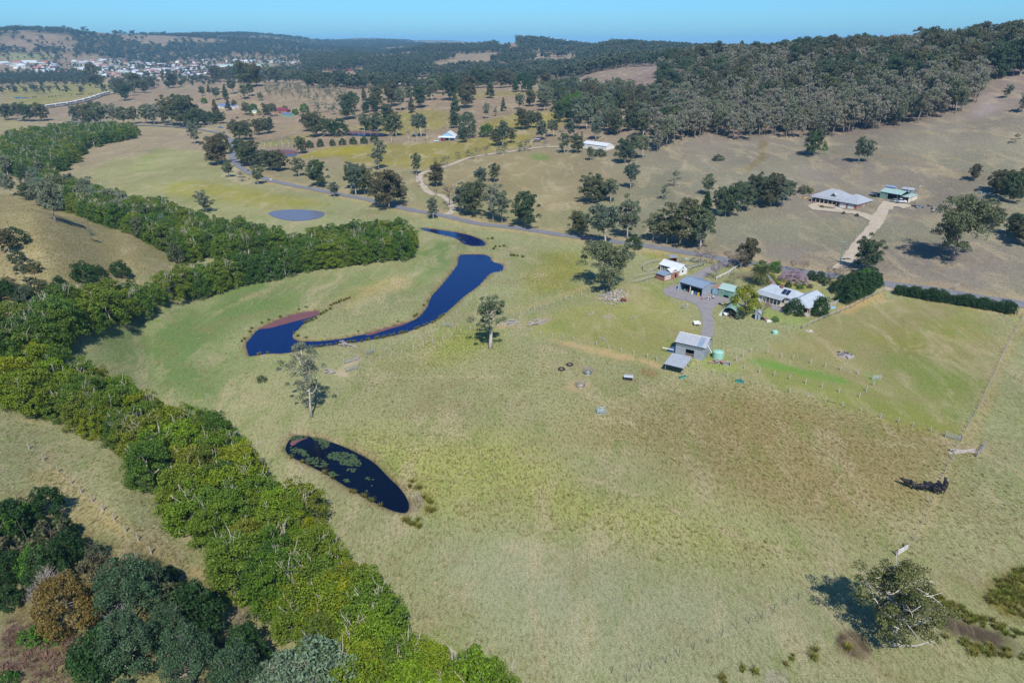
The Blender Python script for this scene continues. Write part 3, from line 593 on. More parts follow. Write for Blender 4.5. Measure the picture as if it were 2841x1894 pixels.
def leaves(C, R, n, ll, lw, r, flat=.75, droop=.0, out=.6, inner=.45):
    """diamond leaves spread over clumps: C (m,3), R (m,), n leaves each"""
    m = len(C); N = m * n; d = r.normal(size=(N, 3)); d /= np.linalg.norm(d, axis=1)[:, None]; d[:, 2] = np.where(d[:, 2] < -.35, -d[:, 2], d[:, 2])
    rad = (inner + (1 - inner) * r.random(N) ** .6); c = np.repeat(C, n, 0); rr = np.repeat(R, n)
    p = c + d * (rad * rr)[:, None] * np.array([1, 1, flat])
    nrm = d * out + r.normal(size=(N, 3)) * .5; nrm /= np.linalg.norm(nrm, axis=1)[:, None]
    a = np.cross(nrm, r.normal(size=(N, 3))); a[:, 2] -= droop; a /= np.linalg.norm(a, axis=1)[:, None] + 1e-9; b_ = np.cross(nrm, a)
    s = (.7 + .6 * r.random(N))[:, None]; a = a * ll * s * .5; b_ = b_ * lw * s * .5
    V = np.stack([p - a, p + b_ + a * .1, p + a, p - b_ + a * .1], 1).reshape(-1, 3); return V, np.arange(N * 4).reshape(-1, 4)
def limb_path(p0, p1, r, bend=.15, n=4):
    p0, p1 = np.array(p0), np.array(p1); L = np.linalg.norm(p1 - p0); off = r.normal(size=3) * bend * L; out = []
    for i in range(n + 1):
        t = i / n; out.append(tuple(p0 * (1 - t) + p1 * t + off * math.sin(math.pi * t) + np.array([0, 0, -.08 * L * math.sin(math.pi * t)])))
    return out
PROTO = {}
PCOL = bpy.data.collections.new('tree_prototypes')
def make_tree(kind, i, H, W, low, ncl, cr, nl, leaf, lm, bk, seed, style='gum', tr=.03, flat=.75, droop=0., inner=.45, nlimb=7, bare=0, sides=6, out=.6, lean=.05, fill=0):
    r = np.random.default_rng(seed); tb = MB(); C, R = [], []
    lx, ly = r.normal(size=2) * lean * H
    top = H * (.82 if style != 'cone' else .97); n = 6
    tp = [(lx * (k / n) ** 2 + r.normal() * .012 * H * (k > 0), ly * (k / n) ** 2 + r.normal() * .012 * H * (k > 0), top * k / n - (.3 if k == 0 else 0)) for k in range(n + 1)]
    tb.tube(tp, [H * tr * (1.25 if k == 0 else 1 - .75 * k / n) for k in range(n + 1)], sides)
    def trunk_at(z):
        k = min(n - 1, max(0, int(z / top * n))); t = z / top * n - k; return np.array(tp[k]) * (1 - t) + np.array(tp[k + 1]) * t
    if style == 'cone':
        for k in range(ncl):
            t = (k + r.random()) / ncl; z = H * (low + (1 - low) * t); rad = W / 2 * (1 - t) ** .8; a = r.random() * 6.283; rr = rad * (.5 + .5 * r.random())
            C.append((rr * math.cos(a), rr * math.sin(a), z)); R.append(cr * (.5 + .7 * (1 - t)))
    elif style == 'dome':
        for k in range(ncl):
            a = k * 2.39996 + r.normal() * .3; u = ((k + .5) / ncl); z = u; rad = math.sqrt(max(0, 1 - z * z)) * .98 + .04
            jit = .82 + .34 * r.random(); C.append((W / 2 * rad * jit * math.cos(a), W / 2 * rad * jit * math.sin(a), H * (low + (1 - low) * (z * .93) * jit) - .2)); R.append(cr * (.65 + .7 * r.random()))
        for k in range(nlimb):
            c = C[r.integers(len(C))]; s = trunk_at(H * (.2 + .3 * r.random())); tb.tube(limb_path(s, np.array(c) * .98, r), [H*tr*.5, H*tr*.42, H*tr*.33, H*tr*.22, H*tr*.1], 5)
        for k in range(bare):
            a = r.random() * 6.28; e = np.array([W*.46*math.cos(a)*r.random(), W*.46*math.sin(a)*r.random(), H * (.98 + .1 * r.random())]); s = np.array([e[0]*.5, e[1]*.5, H*.55])
            tb.tube(limb_path(s, e, r, .12, 3), [.09, .07, .05, .02], 4)
            for q in range(3): tb.tube(limb_path(s + (e - s) * (.5 + .15 * q), e + r.normal(size=3) * .7, r, .1, 2), [.05, .035, .015], 4)
    else:
        for k in range(nlimb):
            a = k * 2.39996 + r.normal() * .4; zf = low + (.80 - low) * (k + .5) / nlimb; s = trunk_at(H * zf * .82)
            reach = W / 2 * (.55 + .5 * r.random()) * (1.0 - .45 * max(0, zf - .55) / .45)
            e = s + np.array([reach * math.cos(a), reach * math.sin(a), H * (.12 + .16 * r.random())]); e[2] = min(e[2], H * .95)
            path = limb_path(s, e, r); rb = H * tr * (.62 - .3 * zf); tb.tube(path, [rb, rb * .8, rb * .6, rb * .42, rb * .2], 5)
            m = max(2, int(round(ncl / nlimb)))
            for q in range(m):
                t = .45 + .6 * r.random(); base = np.array(path[min(4, int(t * 4))]); c = base + r.normal(size=3) * np.array([1, 1, .7]) * cr * .95 + np.array([0, 0, .25 * cr])
                C.append(tuple(c)); R.append(cr * (.55 + .75 * r.random()))
                if q % 2 == 0 and bk is not None: tb.tube([tuple(base), tuple((base + c) / 2 + r.normal(size=3) * .15), tuple(c)], [rb * .3, rb * .2, rb * .08], 4)
        for q in range(fill):
            z = H * (low + .1 + (.85 - low) * r.random()); w_ = W * .24 * (1 - .5 * abs(z / H - .6)); C.append(tuple(trunk_at(min(z, top)) + np.array([r.normal() * w_, r.normal() * w_, 0]))); R.append(cr * (.6 + .6 * r.random()))
        s = np.array(tp[-1])
        for q in range(max(2, ncl // 7)): C.append(tuple(s + r.normal(size=3) * np.array([1.1, 1.1, .6]) * cr)); R.append(cr * (.6 + .6 * r.random()))
        for k in range(bare):
            s = trunk_at(H * (.5 + .4 * r.random()) * .82); e = s + np.array([*(r.normal(size=2) * W * .22), H * .2 * r.random()]); tb.tube(limb_path(s, e, r, .15, 3), [.1, .07, .05, .02], 4)
    tme = tb.mesh(kind + '_trunk', [BK[bk or 'grey']], True)
    V, F = leaves(np.array(C), np.array(R), nl, leaf[0], leaf[1], r, flat, droop, out, inner)
    V[:, 2] = np.maximum(V[:, 2], .05)
    cme = npmesh(kind + '_crown', V, F, [LM[lm]])
    PROTO.setdefault(kind, []).append((tme, cme, float(np.percentile(V[:, 2], 99.7)), W, bk, lm, tb, V, F))
def proto_object(kind, i):
    """one joined mesh (trunk + crown) for scattering as a mass"""
    tme, cme, H, W, bk, lm, tb, V, F = PROTO[kind][i]; n = len(tb.v)
    me = bpy.data.meshes.new(kind + '_whole'); fl = list(tb.f) + [tuple(int(q) + n for q in f) for f in F]
    me.from_pydata(list(tb.v) + [tuple(map(float, q)) for q in V], [], fl); me.materials.append(BK[bk or 'grey']); me.materials.append(LM[lm])
    me.polygons.foreach_set('material_index', [0] * len(tb.f) + [1] * len(F)); me.update(); return bpy.data.objects.new('mass_%s_%02d' % (kind, i), me)
for i in range(6): make_tree('river', i, 9.5, 7.0 + i * .35, .12, 62, 1.1, 165, (.32, .20), 'river', 'pale', 100 + i, 'dome', .022, .85, 0, .35, 5, 4 if i % 2 else 1, 5, .45)
for i in range(4): make_tree('riverdark', i, 9.5, 7.2 + i * .4, .10, 62, 1.15, 150, (.34, .22), 'riverdark', 'pale', 130 + i, 'dome', .022, .85, 0, .35, 5, 4 if i % 2 else 1, 5, .45)
for i in range(5): make_tree('gum', i, 18, 9.5 + i * .6, .20 + .05 * (i % 3), 60, 1.55, 95, (.72, .38), 'gum', 'pale', 200 + i, 'gum', .022, .85, .5, .3, 11, fill=18)
for i in range(3): make_tree('gumdark', i, 17, 11 + i * .7, .14, 70, 1.7, 95, (.72, .42), 'gumdark', 'grey', 240 + i, 'gum', .024, .85, .4, .3, 12, fill=24)
for i in range(2): make_tree('gumpale', i, 17, 10 + i, .25, 52, 1.5, 95, (.70, .36), 'gumpale', 'pale', 260 + i, 'gum', .022, .8, .5, .3, 10, 4, fill=10)
for i in range(4): make_tree('hillgum', i, 15, 6.0 + i * .6, .20 + .06 * i, 40, .85, 46, (.62, .28), 'hill', 'grey', 300 + i, 'gum', .016, 1.3, .7, .2, 10, 3, 5, fill=10)
for i in range(2): make_tree('cone', i, 14, 6.5, .12, 46, 1.5, 70, (.8, .5), 'gumdark', 'grey', 320 + i, 'cone', .02, .8, .3, .3)
for i in range(2): make_tree('teal', i, 13, 9.5, .15, 66, 1.4, 140, (.42, .24), 'teal', 'grey', 340 + i, 'dome', .02, 1.0, .3, .4, 6, 3)
make_tree('bronze', 0, 11, 10, .12, 70, 1.3, 140, (.42, .26), 'bronze', 'grey', 350, 'dome', .02, 1.0, 0, .4, 6, 2)
for i in range(2): make_tree('darkbush', i, 6, 6.5, .1, 44, 1.1, 110, (.42, .26), 'dark', 'dark', 360 + i, 'dome', .02, .9, 0, .4, 4, 1)
for i in range(2): make_tree('greenround', i, 8, 8, .15, 46, 1.25, 110, (.5, .3), 'green', 'grey', 370 + i, 'dome', .02, .9, 0, .4, 4, 0)
make_tree('darkround', 0, 7, 7, .12, 46, 1.1, 110, (.4, .26), 'dark', 'grey', 376, 'dome', .02, 1.0, 0, .4, 4, 0)
make_tree('lime', 0, 10, 9, .2, 52, 1.3, 100, (.5, .32), 'lime', 'pale', 380, 'dome', .025, .9, 0, .4, 7, 0)
make_tree('pink', 0, 6, 8, .25, 44, 1.0, 90, (.3, .24), 'pink', 'dark', 384, 'dome', .02, .8, 0, .3, 8, 0)
make_tree('silver', 0, 10, 9.5, .15, 56, 1.35, 130, (.45, .24), 'silver', 'grey', 386, 'dome', .02, .9, .3, .4, 6, 2)
make_tree('cypress', 0, 8, 4.5, .03, 60, 1.0, 90, (.4, .24), 'dark', 'dark', 390, 'cone', .02, .9, 0, .4)
for i in range(2): make_tree('shrub', i, 2, 2.2, .05, 20, .45, 60, (.22, .14), 'green', 'dark', 392 + i, 'dome', .015, .9, 0, .4, 2)
for i in range(2): make_tree('scrub', i, 2.2, 2.6, .08, 18, .55, 60, (.28, .16), 'gumdark', 'dark', 395 + i, 'dome', .015, .9, 0, .3, 3, 1)
for i in range(2): make_tree('hedge', i, 3.6, 3.2, .06, 36, .75, 100, (.26, .17), 'dark', 'dark', 398 + i, 'dome', .02, .95, 0, .4, 2)
for i in range(2): make_tree('wattle', i, 9, 5, .2, 18, 1.0, 60, (.5, .3), 'gumpale', 'grey', 402 + i, 'gum', .015, .8, .3, .3, 6)
make_tree('tallgum', 0, 18, 8.0, .34, 34, 1.0, 70, (.42, .18), 'gumpale', 'pale', 411, 'gum', .014, .8, .6, .25, 12, 10, 8, .6, .04, fill=8)
make_tree('oldgum', 0, 14, 6.6, .36, 36, .95, 80, (.42, .22), 'gum', 'pale', 415, 'gum', .032, .95, .4, .25, 11, 10, 8, .6, .03, fill=8)
make_tree('spread', 0, 14, 14, .30, 84, 1.6, 120, (.5, .26), 'gum', 'grey', 420, 'gum', .035, .75, .5, .3, 11, 3, 8)
make_tree('soak', 0, 14.5, 10.0, .08, 84, 1.1, 120, (.32, .18), 'olive', 'dead', 424, 'gum', .025, .95, .3, .3, 14, 40, 8, fill=34)
for i in range(4): make_tree('fartree', i, 15, 10 + i, .22, 16, 2.2, 26, (2.0, 1.3), 'far', 'grey', 430 + i, 'gum', .02, .75, .3, .2, 5, 0, 4)
def twig_tree(kind, H, W, seed, bk, lm=None, upright=False, levels=3):
    """bare branching tree; a faint fuzz of twigs keeps its outline"""
    r = np.random.default_rng(seed); tb = MB(); tips = []
    def go(p, d, L, rad, lv):
        q = p + d * L; m = (p + q) / 2 + r.normal(size=3) * L * .06; tb.tube([tuple(p), tuple(m), tuple(q)], [rad, rad * .85, rad * .62], 5 if lv > 1 else 4, False); tips.append(q)
        if lv == 0: return
        for k in range(4 if lv > 1 else 5):
            a = k * 2.1 + r.random() * 1.5; sp_ = (.35 if upright else .75) * (.7 + .6 * r.random()); nd = d + sp_ * np.array([math.cos(a), math.sin(a), .15 * r.normal()]); nd /= np.linalg.norm(nd)
            st = p + (q - p) * (.45 + .55 * (k + 1) / 5); go(st, nd, L * (.62 + .15 * r.random()), rad * .52, lv - 1)
    go(np.array([0, 0, -.2]), np.array([0, 0, 1.]), H * .42, H * .02, levels)
    hh = max(t[2] for t in tips); tb.v = [(x * W / H * 1.0 if False else x, y, z * H / hh) for x, y, z in tb.v]
    V, F = leaves(np.array(tips), np.full(len(tips), .3 * H / 6), 12 if kind == 'bare' else 6, .55 * H / 8, .05 * H / 8, r, .9, 0, .3, .2)
    V[:, 2] *= H / hh
    tme = tb.mesh(kind + '_trunk', [BK[bk]], True); cme = npmesh(kind + '_twigs', V, F, [LM[lm or 'brown']])
    PROTO.setdefault(kind, []).append((tme, cme, H, W, bk, lm or 'brown', tb, V, F))
for i in range(2): twig_tree('bare', 7, 5, 500 + i, 'grey')
for i in range(2): twig_tree('poplar', 8, 3, 510 + i, 'dead', None, True)
for i in range(2): twig_tree('dead', 11, 7, 520 + i, 'dead', None, False, 3)

def height_for(p, hp):
    """metres a thing standing at ground pixel p must have to reach hp picture rows higher"""
    g = at(p); D = math.hypot(g.x, g.y); _, t = ray_az_tan((p[0], p[1] - hp)); return g, CAMH + D * t - g.z
TCOUNT = 0
def tree_at(kind, loc, H, label, cat='tree', group=None, wf=1.0, name=None, var=None, rz=None, part='trunk'):
    global TCOUNT; TCOUNT += 1; pr = PROTO[kind]; tme, cme, H1, W1 = pr[(TCOUNT * 7 + TCOUNT // 3) % len(pr) if var is None else var][:4]
    s = H / H1; e = empty(name or (kind_name[kind]), (loc[0], loc[1], loc[2] - .02), rng.random() * 6.283 if rz is None else rz); e.scale = (s * wf, s * wf, s); tag(e, label, cat, group)
    link('trunk', tme, e); link('crown', cme, e); return e
kind_name = dict(riverdark='riverside_tree', river='riverside_tree', gum='gum_tree', gumdark='gum_tree', gumpale='gum_tree', hillgum='hill_gum_tree', cone='gum_tree', teal='she_oak_tree', bronze='bronze_tree', darkbush='dark_bush', greenround='round_tree', darkround='round_tree', lime='golden_tree', pink='blossom_tree', silver='silver_tree', cypress='cypress_tree', shrub='garden_shrub', scrub='scrub_bush', hedge='hedge_tree', wattle='wattle_tree', tallgum='gum_tree', oldgum='gum_tree', spread='gum_tree', soak='gum_tree', fartree='gum_tree', bare='bare_tree', poplar='poplar_tree', dead='dead_tree')
ORD = ['', 'first', 'second', 'third', 'fourth', 'fifth', 'sixth', 'seventh', 'eighth', 'ninth', 'tenth', 'eleventh', 'twelfth', 'thirteenth', 'fourteenth', 'fifteenth', 'sixteenth', 'seventeenth', 'eighteenth', 'nineteenth', 'twentieth']
KEEP = []          # ground spots of hand-placed trees, kept clear by the scatters
def row(group, what, where, items, cat='tree'):
    """items: (region, x, y_base, height in that region's pixels, kind[, width factor]); label counts them from the left"""
    L = sorted(items, key=lambda q: px(q[0], q[1], q[2])[0])
    for n, it in enumerate(L, 1):
        r_, x, y, h_, kd = it[:5]; p = px(r_, x, y); g, H = height_for(p, h_ / ZR[r_][2]); KEEP.append((g.x, g.y))
        lab = '%s %s' % (what, where) if len(L) == 1 else '%s %s from the left %s' % (ORD[n] if n <= 20 else 'another', what, where)
        tree_at(kd, g, max(1.0, H), lab, cat, group, max(.82, it[5] * 1.18) if len(it) > 5 and it[5] < 1 else (it[5] if len(it) > 5 else 1.0))
# ---- single trees
def one(r_, x, y, h_, kd, label, wf=1.0, cat='tree', **k):
    p = px(r_, x, y); g, H = height_for(p, h_ / ZR[r_][2]); KEEP.append((g.x, g.y)); return tree_at(kd, g, max(1., H), label, cat, None, wf, **k)
one('P',716,958,176,'tallgum','tall thin sparse gum standing alone between the creek and the pond',.95)
one('P',1126,800,124,'oldgum','old gum with thick pale bare trunk in the middle paddock',1.0)
one('P',1397,664,108,'spread','broad spreading gum with a heap of firewood at its foot',1.1)
one('P',2050,1478,196,'soak','big dense gum with grey dead twigs at the wet soak',1.0)
one('P',2186,598,150,'spread','large gum with leaning pale limb in the dry paddock beyond the road',.85)
one('P',1990,622,82,'gumdark','dense rounded gum beside the road gate behind the farmhouse',.95)
one('A',1340,988,150,'gumpale','lone pale-trunked gum at the far corner of the river flat',.8)
one('A',660,606,170,'gumdark','big lone dark tree in the green paddock near the town',.8)
one('A',2070,1052,112,'gumdark','dark gum casting a long shadow beside the maroon dam',.9)
one('B',250,1165,205,'gumpale','tall grey gum standing alone below the yellow paddock',.75)
one('B',510,1200,150,'gum','slim gum beside the start of the gravel track bend',.7)
one('B',645,1282,165,'gumdark','dense dark gum inside the bend of the gravel track',.85)
one('B',625,1505,150,'gum','small gum between the sealed road and the gravel track entrance',.75)
one('B',1980,1297,175,'gum','single gum on the bare slope above the roadside clumps',.8)
one('B',2280,1285,120,'wattle','slim young tree on the slope above the brick house',.8)
one('B',2205,1370,112,'wattle','small slender tree below the slim one on the bare slope',.9)
one('B',1235,632,128,'darkround','large round dark tree on the ridge above the paddock',1.0)
one('B',990,815,108,'gumpale','round grey gum low on the open pale slope',.75)
one('B',1050,800,72,'wattle','little tree beside the round grey gum on the open slope',1.0)
one('B',1105,765,96,'cone','single dark gum alone higher on the open slope',.9)
one('B',1015,676,132,'cone','narrow dark gum on the crest of the open slope',1.0)
one('B',990,940,90,'greenround','bright green leafy tree beside the white-roofed cottage',1.1)
one('B',860,952,182,'teal','large bluish-green tree behind the white-roofed cottage',.85)
one('B',830,980,112,'gumdark','small dark tree casting a round shadow in front of the cottage trees',.8)
one('C',905,1072,185,'gumdark','rounded green tree on the dry slope under the forest edge',.85)
one('C',1215,1112,175,'gum','tall thin gum at the left of the pair on the dry slope',.65)
one('C',1272,1112,150,'gum','forked gum at the right of the pair on the dry slope',.7)
one('C',2005,1237,112,'gumdark','small round gum alone on the right-hand dry slope',.85)
one('C',985,1032,42,'shrub','little dark bush right of the rounded slope tree',.8,'bush')
one('C',250,1102,42,'scrub','low olive bush alone on the dry slope under the forest',1.5,'bush')
one('C',2230,672,92,'gumpale','grey gum at the top of the bare right-hand slope',1.0)
one('C',2342,772,130,'gum','gum at the right edge high on the bare slope',.9)
one('C',2290,985,70,'wattle','small scrubby tree at the right edge of the dry slope',1.0)
one('C',2155,1552,132,'gumdark','round tree left of the dark clump at the right edge',.9)
one('C',170,1432,118,'cypress','bright green pointed tree at the left of the hillside clump',1.1)
one('D',1215,240,150,'scrub','grey leafless-looking bush tree at the foot of the dry spur',.55)
one('D',640,92,100,'wattle','thin tree on the crest of the dry spur',.7)
one('D',70,170,190,'gumdark','dark sparse tree on the left flank of the dry spur',.7)
one('D',1800,1050,40,'scrub','lone dark rush clump in the meadow near the pond',1.2,'bush')
one('A',1420,1460,150,'gumpale','broad grey-leaved gum rising above the creek-side canopy',1.1)
one('A',380,1515,285,'gumpale','tall pale gum with bare trunk at the edge of the dry spur',.75)
one('G',345,1010,235,'dead','bleached white dead tree among the bush in the corner',1.0)
one('G',275,1090,200,'dead','shorter bleached dead tree beside the burnt ground',.8)
one('G',1690,1195,135,'bare','small grey leafless tree beside the track in the corner',1.0)
one('G',500,1180,395,'bronze','bronze-leaved rounded tree beside the burnt ground',.85)
one('F',440,268,200,'gumdark','feathery pine behind the farmhouse beside the road',.8)
# ---- groups counted from the left
row('gums at the far left bank', 'dark gum', 'beyond the river at the left edge', [('A',60,825,122,'gumdark'),('A',130,835,132,'gum'),('A',210,835,130,'gumdark'),('A',285,832,125,'gumdark')])
row('gums along the old creek line', 'grey gum', 'in the line behind the river flat', [('A',540,862,150,'gum'),('A',620,865,165,'gumdark'),('A',700,868,168,'gum'),('A',785,862,150,'gumpale'),('A',850,862,130,'gum'),('A',925,852,120,'gum')])
row('gums at the road junction', 'gum', 'in the tall clump where the road enters', [('A',1010,850,130,'gum'),('A',1062,856,145,'gumpale'),('A',1115,850,142,'gumpale'),('A',1190,862,205,'gumdark'),('A',1235,800,150,'gumdark'),('A',1275,872,218,'gumdark'),('A',1335,882,135,'gumdark'),('A',1400,862,112,'gumdark'),('A',1445,852,85,'darkround'),('A',1490,835,150,'cone'),('A',1522,850,92,'gumdark')])
row('gums on the river side of the road', 'gum', 'on the inside of the road bend', [('A',1500,1132,215,'gumdark'),('A',1530,1062,150,'gumdark'),('A',1575,1217,110,'gum'),('A',1660,1247,72,'wattle'),('A',1775,1266,132,'gum')])
row('gums outside the road bend', 'gum', 'on the outside of the road bend', [('A',1582,912,72,'gum'),('A',1650,962,152,'gumdark'),('A',1692,962,140,'gumdark'),('A',1680,1125,172,'gumdark'),('A',1725,1142,182,'gumdark'),('A',1782,1152,120,'gumdark'),('A',1862,1172,142,'gumdark'),('A',1925,1176,148,'gumdark'),('A',2055,1212,140,'gum'),('A',2185,1282,182,'gumdark'),('A',2300,1352,102,'gum')])
row('shade trees below the red-roofed house', 'shade tree', 'on the slope below the red-roofed house', [('A',1782,927,112,'gumdark'),('A',1842,917,120,'gumdark')])
row('gums on the bald hill', 'hill gum', 'scattered on the bald hill before the town', [('A',1390,662,72,'gum'),('A',1436,642,62,'cone'),('A',1486,692,92,'gum'),('A',1552,682,100,'cone'),('A',1602,647,100,'gum'),('A',1682,682,112,'gum'),('A',1722,662,92,'gum'),('A',1790,692,62,'gum'),('A',1405,712,42,'greenround'),('A',1190,606,112,'gumdark'),('A',1275,572,52,'gum')])
row('trees in the gap before the town', 'tree', 'in the clump hiding the road towards town', [('A',830,652,112,'gumdark'),('A',860,692,120,'gumdark'),('A',905,660,110,'gum'),('A',925,640,140,'gumdark'),('A',1000,642,92,'gumdark'),('A',960,620,100,'gum'),('A',1040,610,90,'gumdark')])
row('gums on the bald hill crest', 'crest gum', 'along the top of the bald hill', [('A',1480,562,112,'gumdark'),('A',1540,562,102,'gumdark'),('A',1600,548,95,'gumdark'),('A',1650,562,120,'gumdark'),('A',1700,602,182,'gumdark'),('A',1762,592,152,'gumdark'),('A',1842,572,135,'gumpale'),('A',1900,572,112,'gumdark'),('A',1952,572,102,'gum'),('A',2010,576,102,'gum'),('A',2060,572,92,'gum'),('A',2105,560,82,'gum')])
row('garden trees round the red-roofed house', 'garden tree', 'around the red-roofed house', [('A',1690,792,92,'gum'),('A',1742,772,62,'greenround'),('A',1830,792,82,'gumdark'),('A',1882,802,92,'gum'),('A',1960,765,40,'greenround'),('A',2030,790,45,'greenround'),('A',2092,772,62,'greenround'),('A',1570,760,90,'cone'),('A',1610,745,60,'gum'),('A',1730,800,30,'lime'),('A',1780,790,35,'lime')])
row('gully trees above the long dam', 'gully tree', 'in the gully above the long dam', [('A',2120,902,125,'gumdark'),('A',2175,942,175,'gumdark'),('A',2262,942,140,'gumdark'),('A',2332,942,130,'darkround'),('A',2190,780,80,'wattle'),('A',2240,770,70,'wattle'),('A',2290,790,90,'wattle'),('A',2160,730,60,'wattle')])
row('bare poplars along the dam fence', 'bare white poplar', 'in the row beside the two dams', [('A',1820,1017,66,'poplar'),('A',1862,1015,62,'poplar'),('A',1902,1013,68,'poplar'),('A',1942,1012,80,'poplar'),('A',1985,1010,70,'poplar'),('A',2030,1008,60,'poplar')] + [('m',1600 + 75*i,715 - 4*i,75,'poplar') for i in range(10)])
row('clipped round trees along the paddock fence', 'clipped round tree', 'in the row above the yellow paddock', [('m',1410,842,90,'darkround',.8),('m',1550,832,105,'darkround',.7),('m',1705,822,85,'darkround',.8),('m',1838,812,92,'darkround',.85),('m',1978,803,95,'darkround',.85),('m',2118,795,95,'darkround',.85),('m',2250,770,98,'darkround',.85)])
row('gums around the long dam', 'gum', 'behind the long dam and cottage garden', [('B',40,822,190,'gumdark',.7),('B',85,770,130,'gum'),('B',150,892,112,'gum'),('B',200,890,80,'darkround'),('B',240,902,130,'gum'),('B',305,832,112,'gumdark'),('B',330,930,140,'gumdark'),('B',370,932,160,'gum'),('B',540,942,162,'gum'),('B',775,882,100,'gumdark')])
row('garden poplars at the cottage', 'leafless garden tree', 'in front of the white-roofed cottage', [('q',620,318,150,'poplar'),('q',855,300,150,'poplar'),('q',965,310,170,'poplar'),('q',1105,300,185,'poplar'),('q',1335,200,100,'poplar'),('q',1540,190,130,'poplar')])
row('dark gums on the open slope', 'dark slope gum', 'scattered up the open slope', [('B',150,692,92,'cone'),('B',190,772,102,'darkround'),('B',240,752,172,'gumdark',.6),('B',340,732,172,'gumdark',.65),('B',400,762,152,'gum',.7),('B',310,800,92,'gumdark'),('B',462,702,112,'gum',.7),('B',476,776,118,'cone',.8),('B',540,742,155,'gumdark',.75),('B',520,690,140,'gumdark',.6),('B',615,692,172,'gum',.6),('B',735,692,182,'gumdark',.65),('B',775,792,155,'cone',1.0),('B',845,742,172,'gumdark',.65),('B',872,692,172,'gumdark',.6),('B',1215,752,108,'gum',.8),('B',1290,732,112,'gumdark',.8)])
row('ridge trees at the head of the slope', 'ridge tree', 'along the ridge at the head of the slope', [('B',690,642,135,'gumdark'),('B',760,640,130,'gumdark'),('B',820,630,120,'gumdark'),('B',930,605,150,'gumdark'),('B',1000,600,120,'gumdark'),('B',1090,605,130,'gumdark'),('B',1150,600,110,'gumdark'),('B',1300,610,110,'gumdark'),('B',1400,662,165,'gumdark',.7),('B',1490,662,132,'gumdark',.8),('B',1550,642,110,'gum'),('B',580,650,110,'gumdark'),('B',640,640,120,'gumdark')])
row('gums below the cottage paddock', 'gum', 'in the clump right of the cottage', [('B',1062,1002,135,'gumdark',.8),('B',1102,1002,172,'gum',.7),('B',1166,982,102,'gum',.8),('B',1240,892,152,'gumdark',.8),('B',1300,880,120,'gum'),('B',1345,882,112,'gum'),('B',1370,962,132,'gum',.8),('B',1450,942,122,'gum',.8),('B',1522,812,142,'greenround',.6),('B',1592,802,172,'greenround',.6)])
row('young trees along the gravel track', 'young sparse tree', 'along the gravel track', [('B',705,1142,72,'wattle'),('B',640,1122,40,'wattle'),('B',795,1092,52,'wattle'),('B',860,1076,52,'wattle'),('B',890,1096,52,'wattle'),('B',930,1072,62,'bare'),('B',985,1072,72,'bare'),('B',1080,1062,62,'wattle'),('B',1112,1052,62,'wattle'),('B',1220,1042,72,'wattle'),('B',1262,1037,82,'wattle'),('B',1400,1012,52,'bare'),('B',505,1235,50,'bare'),('B',530,1285,45,'bare'),('B',640,1345,50,'bare')])
row('gums at the long white shed', 'gum', 'around the long white shed', [('B',1525,1052,152,'gum',.7),('B',1610,1052,142,'gumdark',.7),('B',1705,1102,92,'gum',.8),('B',1770,1072,50,'scrub',1.4),('B',1880,1070,30,'scrub'),('B',1940,1122,172,'gumdark',.75),('B',1995,1062,152,'gum',.8),('B',2062,1092,162,'gum',.7),('B',1560,950,120,'gum',.8),('B',1740,960,160,'gum',.7),('B',1800,900,150,'gum',.7)])
row('roadside gums at the flat', 'roadside gum', 'in the clump on the uphill side of the road', [('B',60,1302,190,'gum',.7),('B',95,1342,215,'gum',.65),('B',155,1337,205,'gumdark',.7),('B',320,1432,270,'gumdark',.85),('B',400,1402,150,'gum',.8)])
row('gums below the gravel track', 'gum', 'in the clump below the gravel track', [('B',740,1412,150,'bare',.9),('B',810,1462,202,'gum',.7),('B',870,1402,150,'gum',.8),('B',905,1482,242,'gumdark',.75),('B',950,1292,142,'gum',.8),('B',1045,1252,132,'gum',.8),('B',1035,1512,242,'gumpale',.6),('B',1096,1532,222,'gumpale',.6),('B',1255,1562,242,'gumdark',.8)])
row('dense gums on the middle slope', 'dense grey gum', 'in the small clump on the middle slope', [('B',1710,1392,212,'gumdark',.85),('B',1785,1382,122,'gumdark',.9),('B',1842,1392,162,'gum',.8)])
row('gums beside the road above the farm', 'gum', 'beside the road above the farm sheds', [('P',1330,542,58,'gumdark'),('P',1388,562,92,'gum',1.1),('P',1440,548,98,'gum',.6),('P',1500,553,72,'gum'),('P',1530,560,60,'gum'),('P',1560,562,112,'gumdark'),('P',1607,574,96,'gum',.8),('P',1455,572,34,'darkround')])
row('hillside clump above the brick house', 'tall gum', 'in the clump left of the brick house', [('C',180,1342,150,'gum',.7),('C',250,1475,185,'gum',.7),('C',330,1482,222,'gumdark',.65),('C',300,1490,150,'gum',.8),('C',400,1432,192,'gum',.7),('C',450,1452,180,'gum',.7),('C',500,1402,205,'gumdark',.65),('C',560,1412,232,'gumdark',.6),('C',610,1422,232,'gumdark',.6),('C',692,1422,215,'gum',.6),('C',735,1380,140,'gum',.7)])
row('dark clump at the right edge', 'dark gum', 'in the shady clump at the right edge', [('C',2145,1320,165,'gumdark',.8),('C',2195,1330,170,'gumdark',.8),('C',2250,1395,215,'gumdark',.7),('C',2300,1345,190,'gumdark',.8),('C',2345,1350,190,'gumdark',.8),('F',2290,60,170,'gumdark',.9),('F',2350,120,200,'gumdark',.9)])
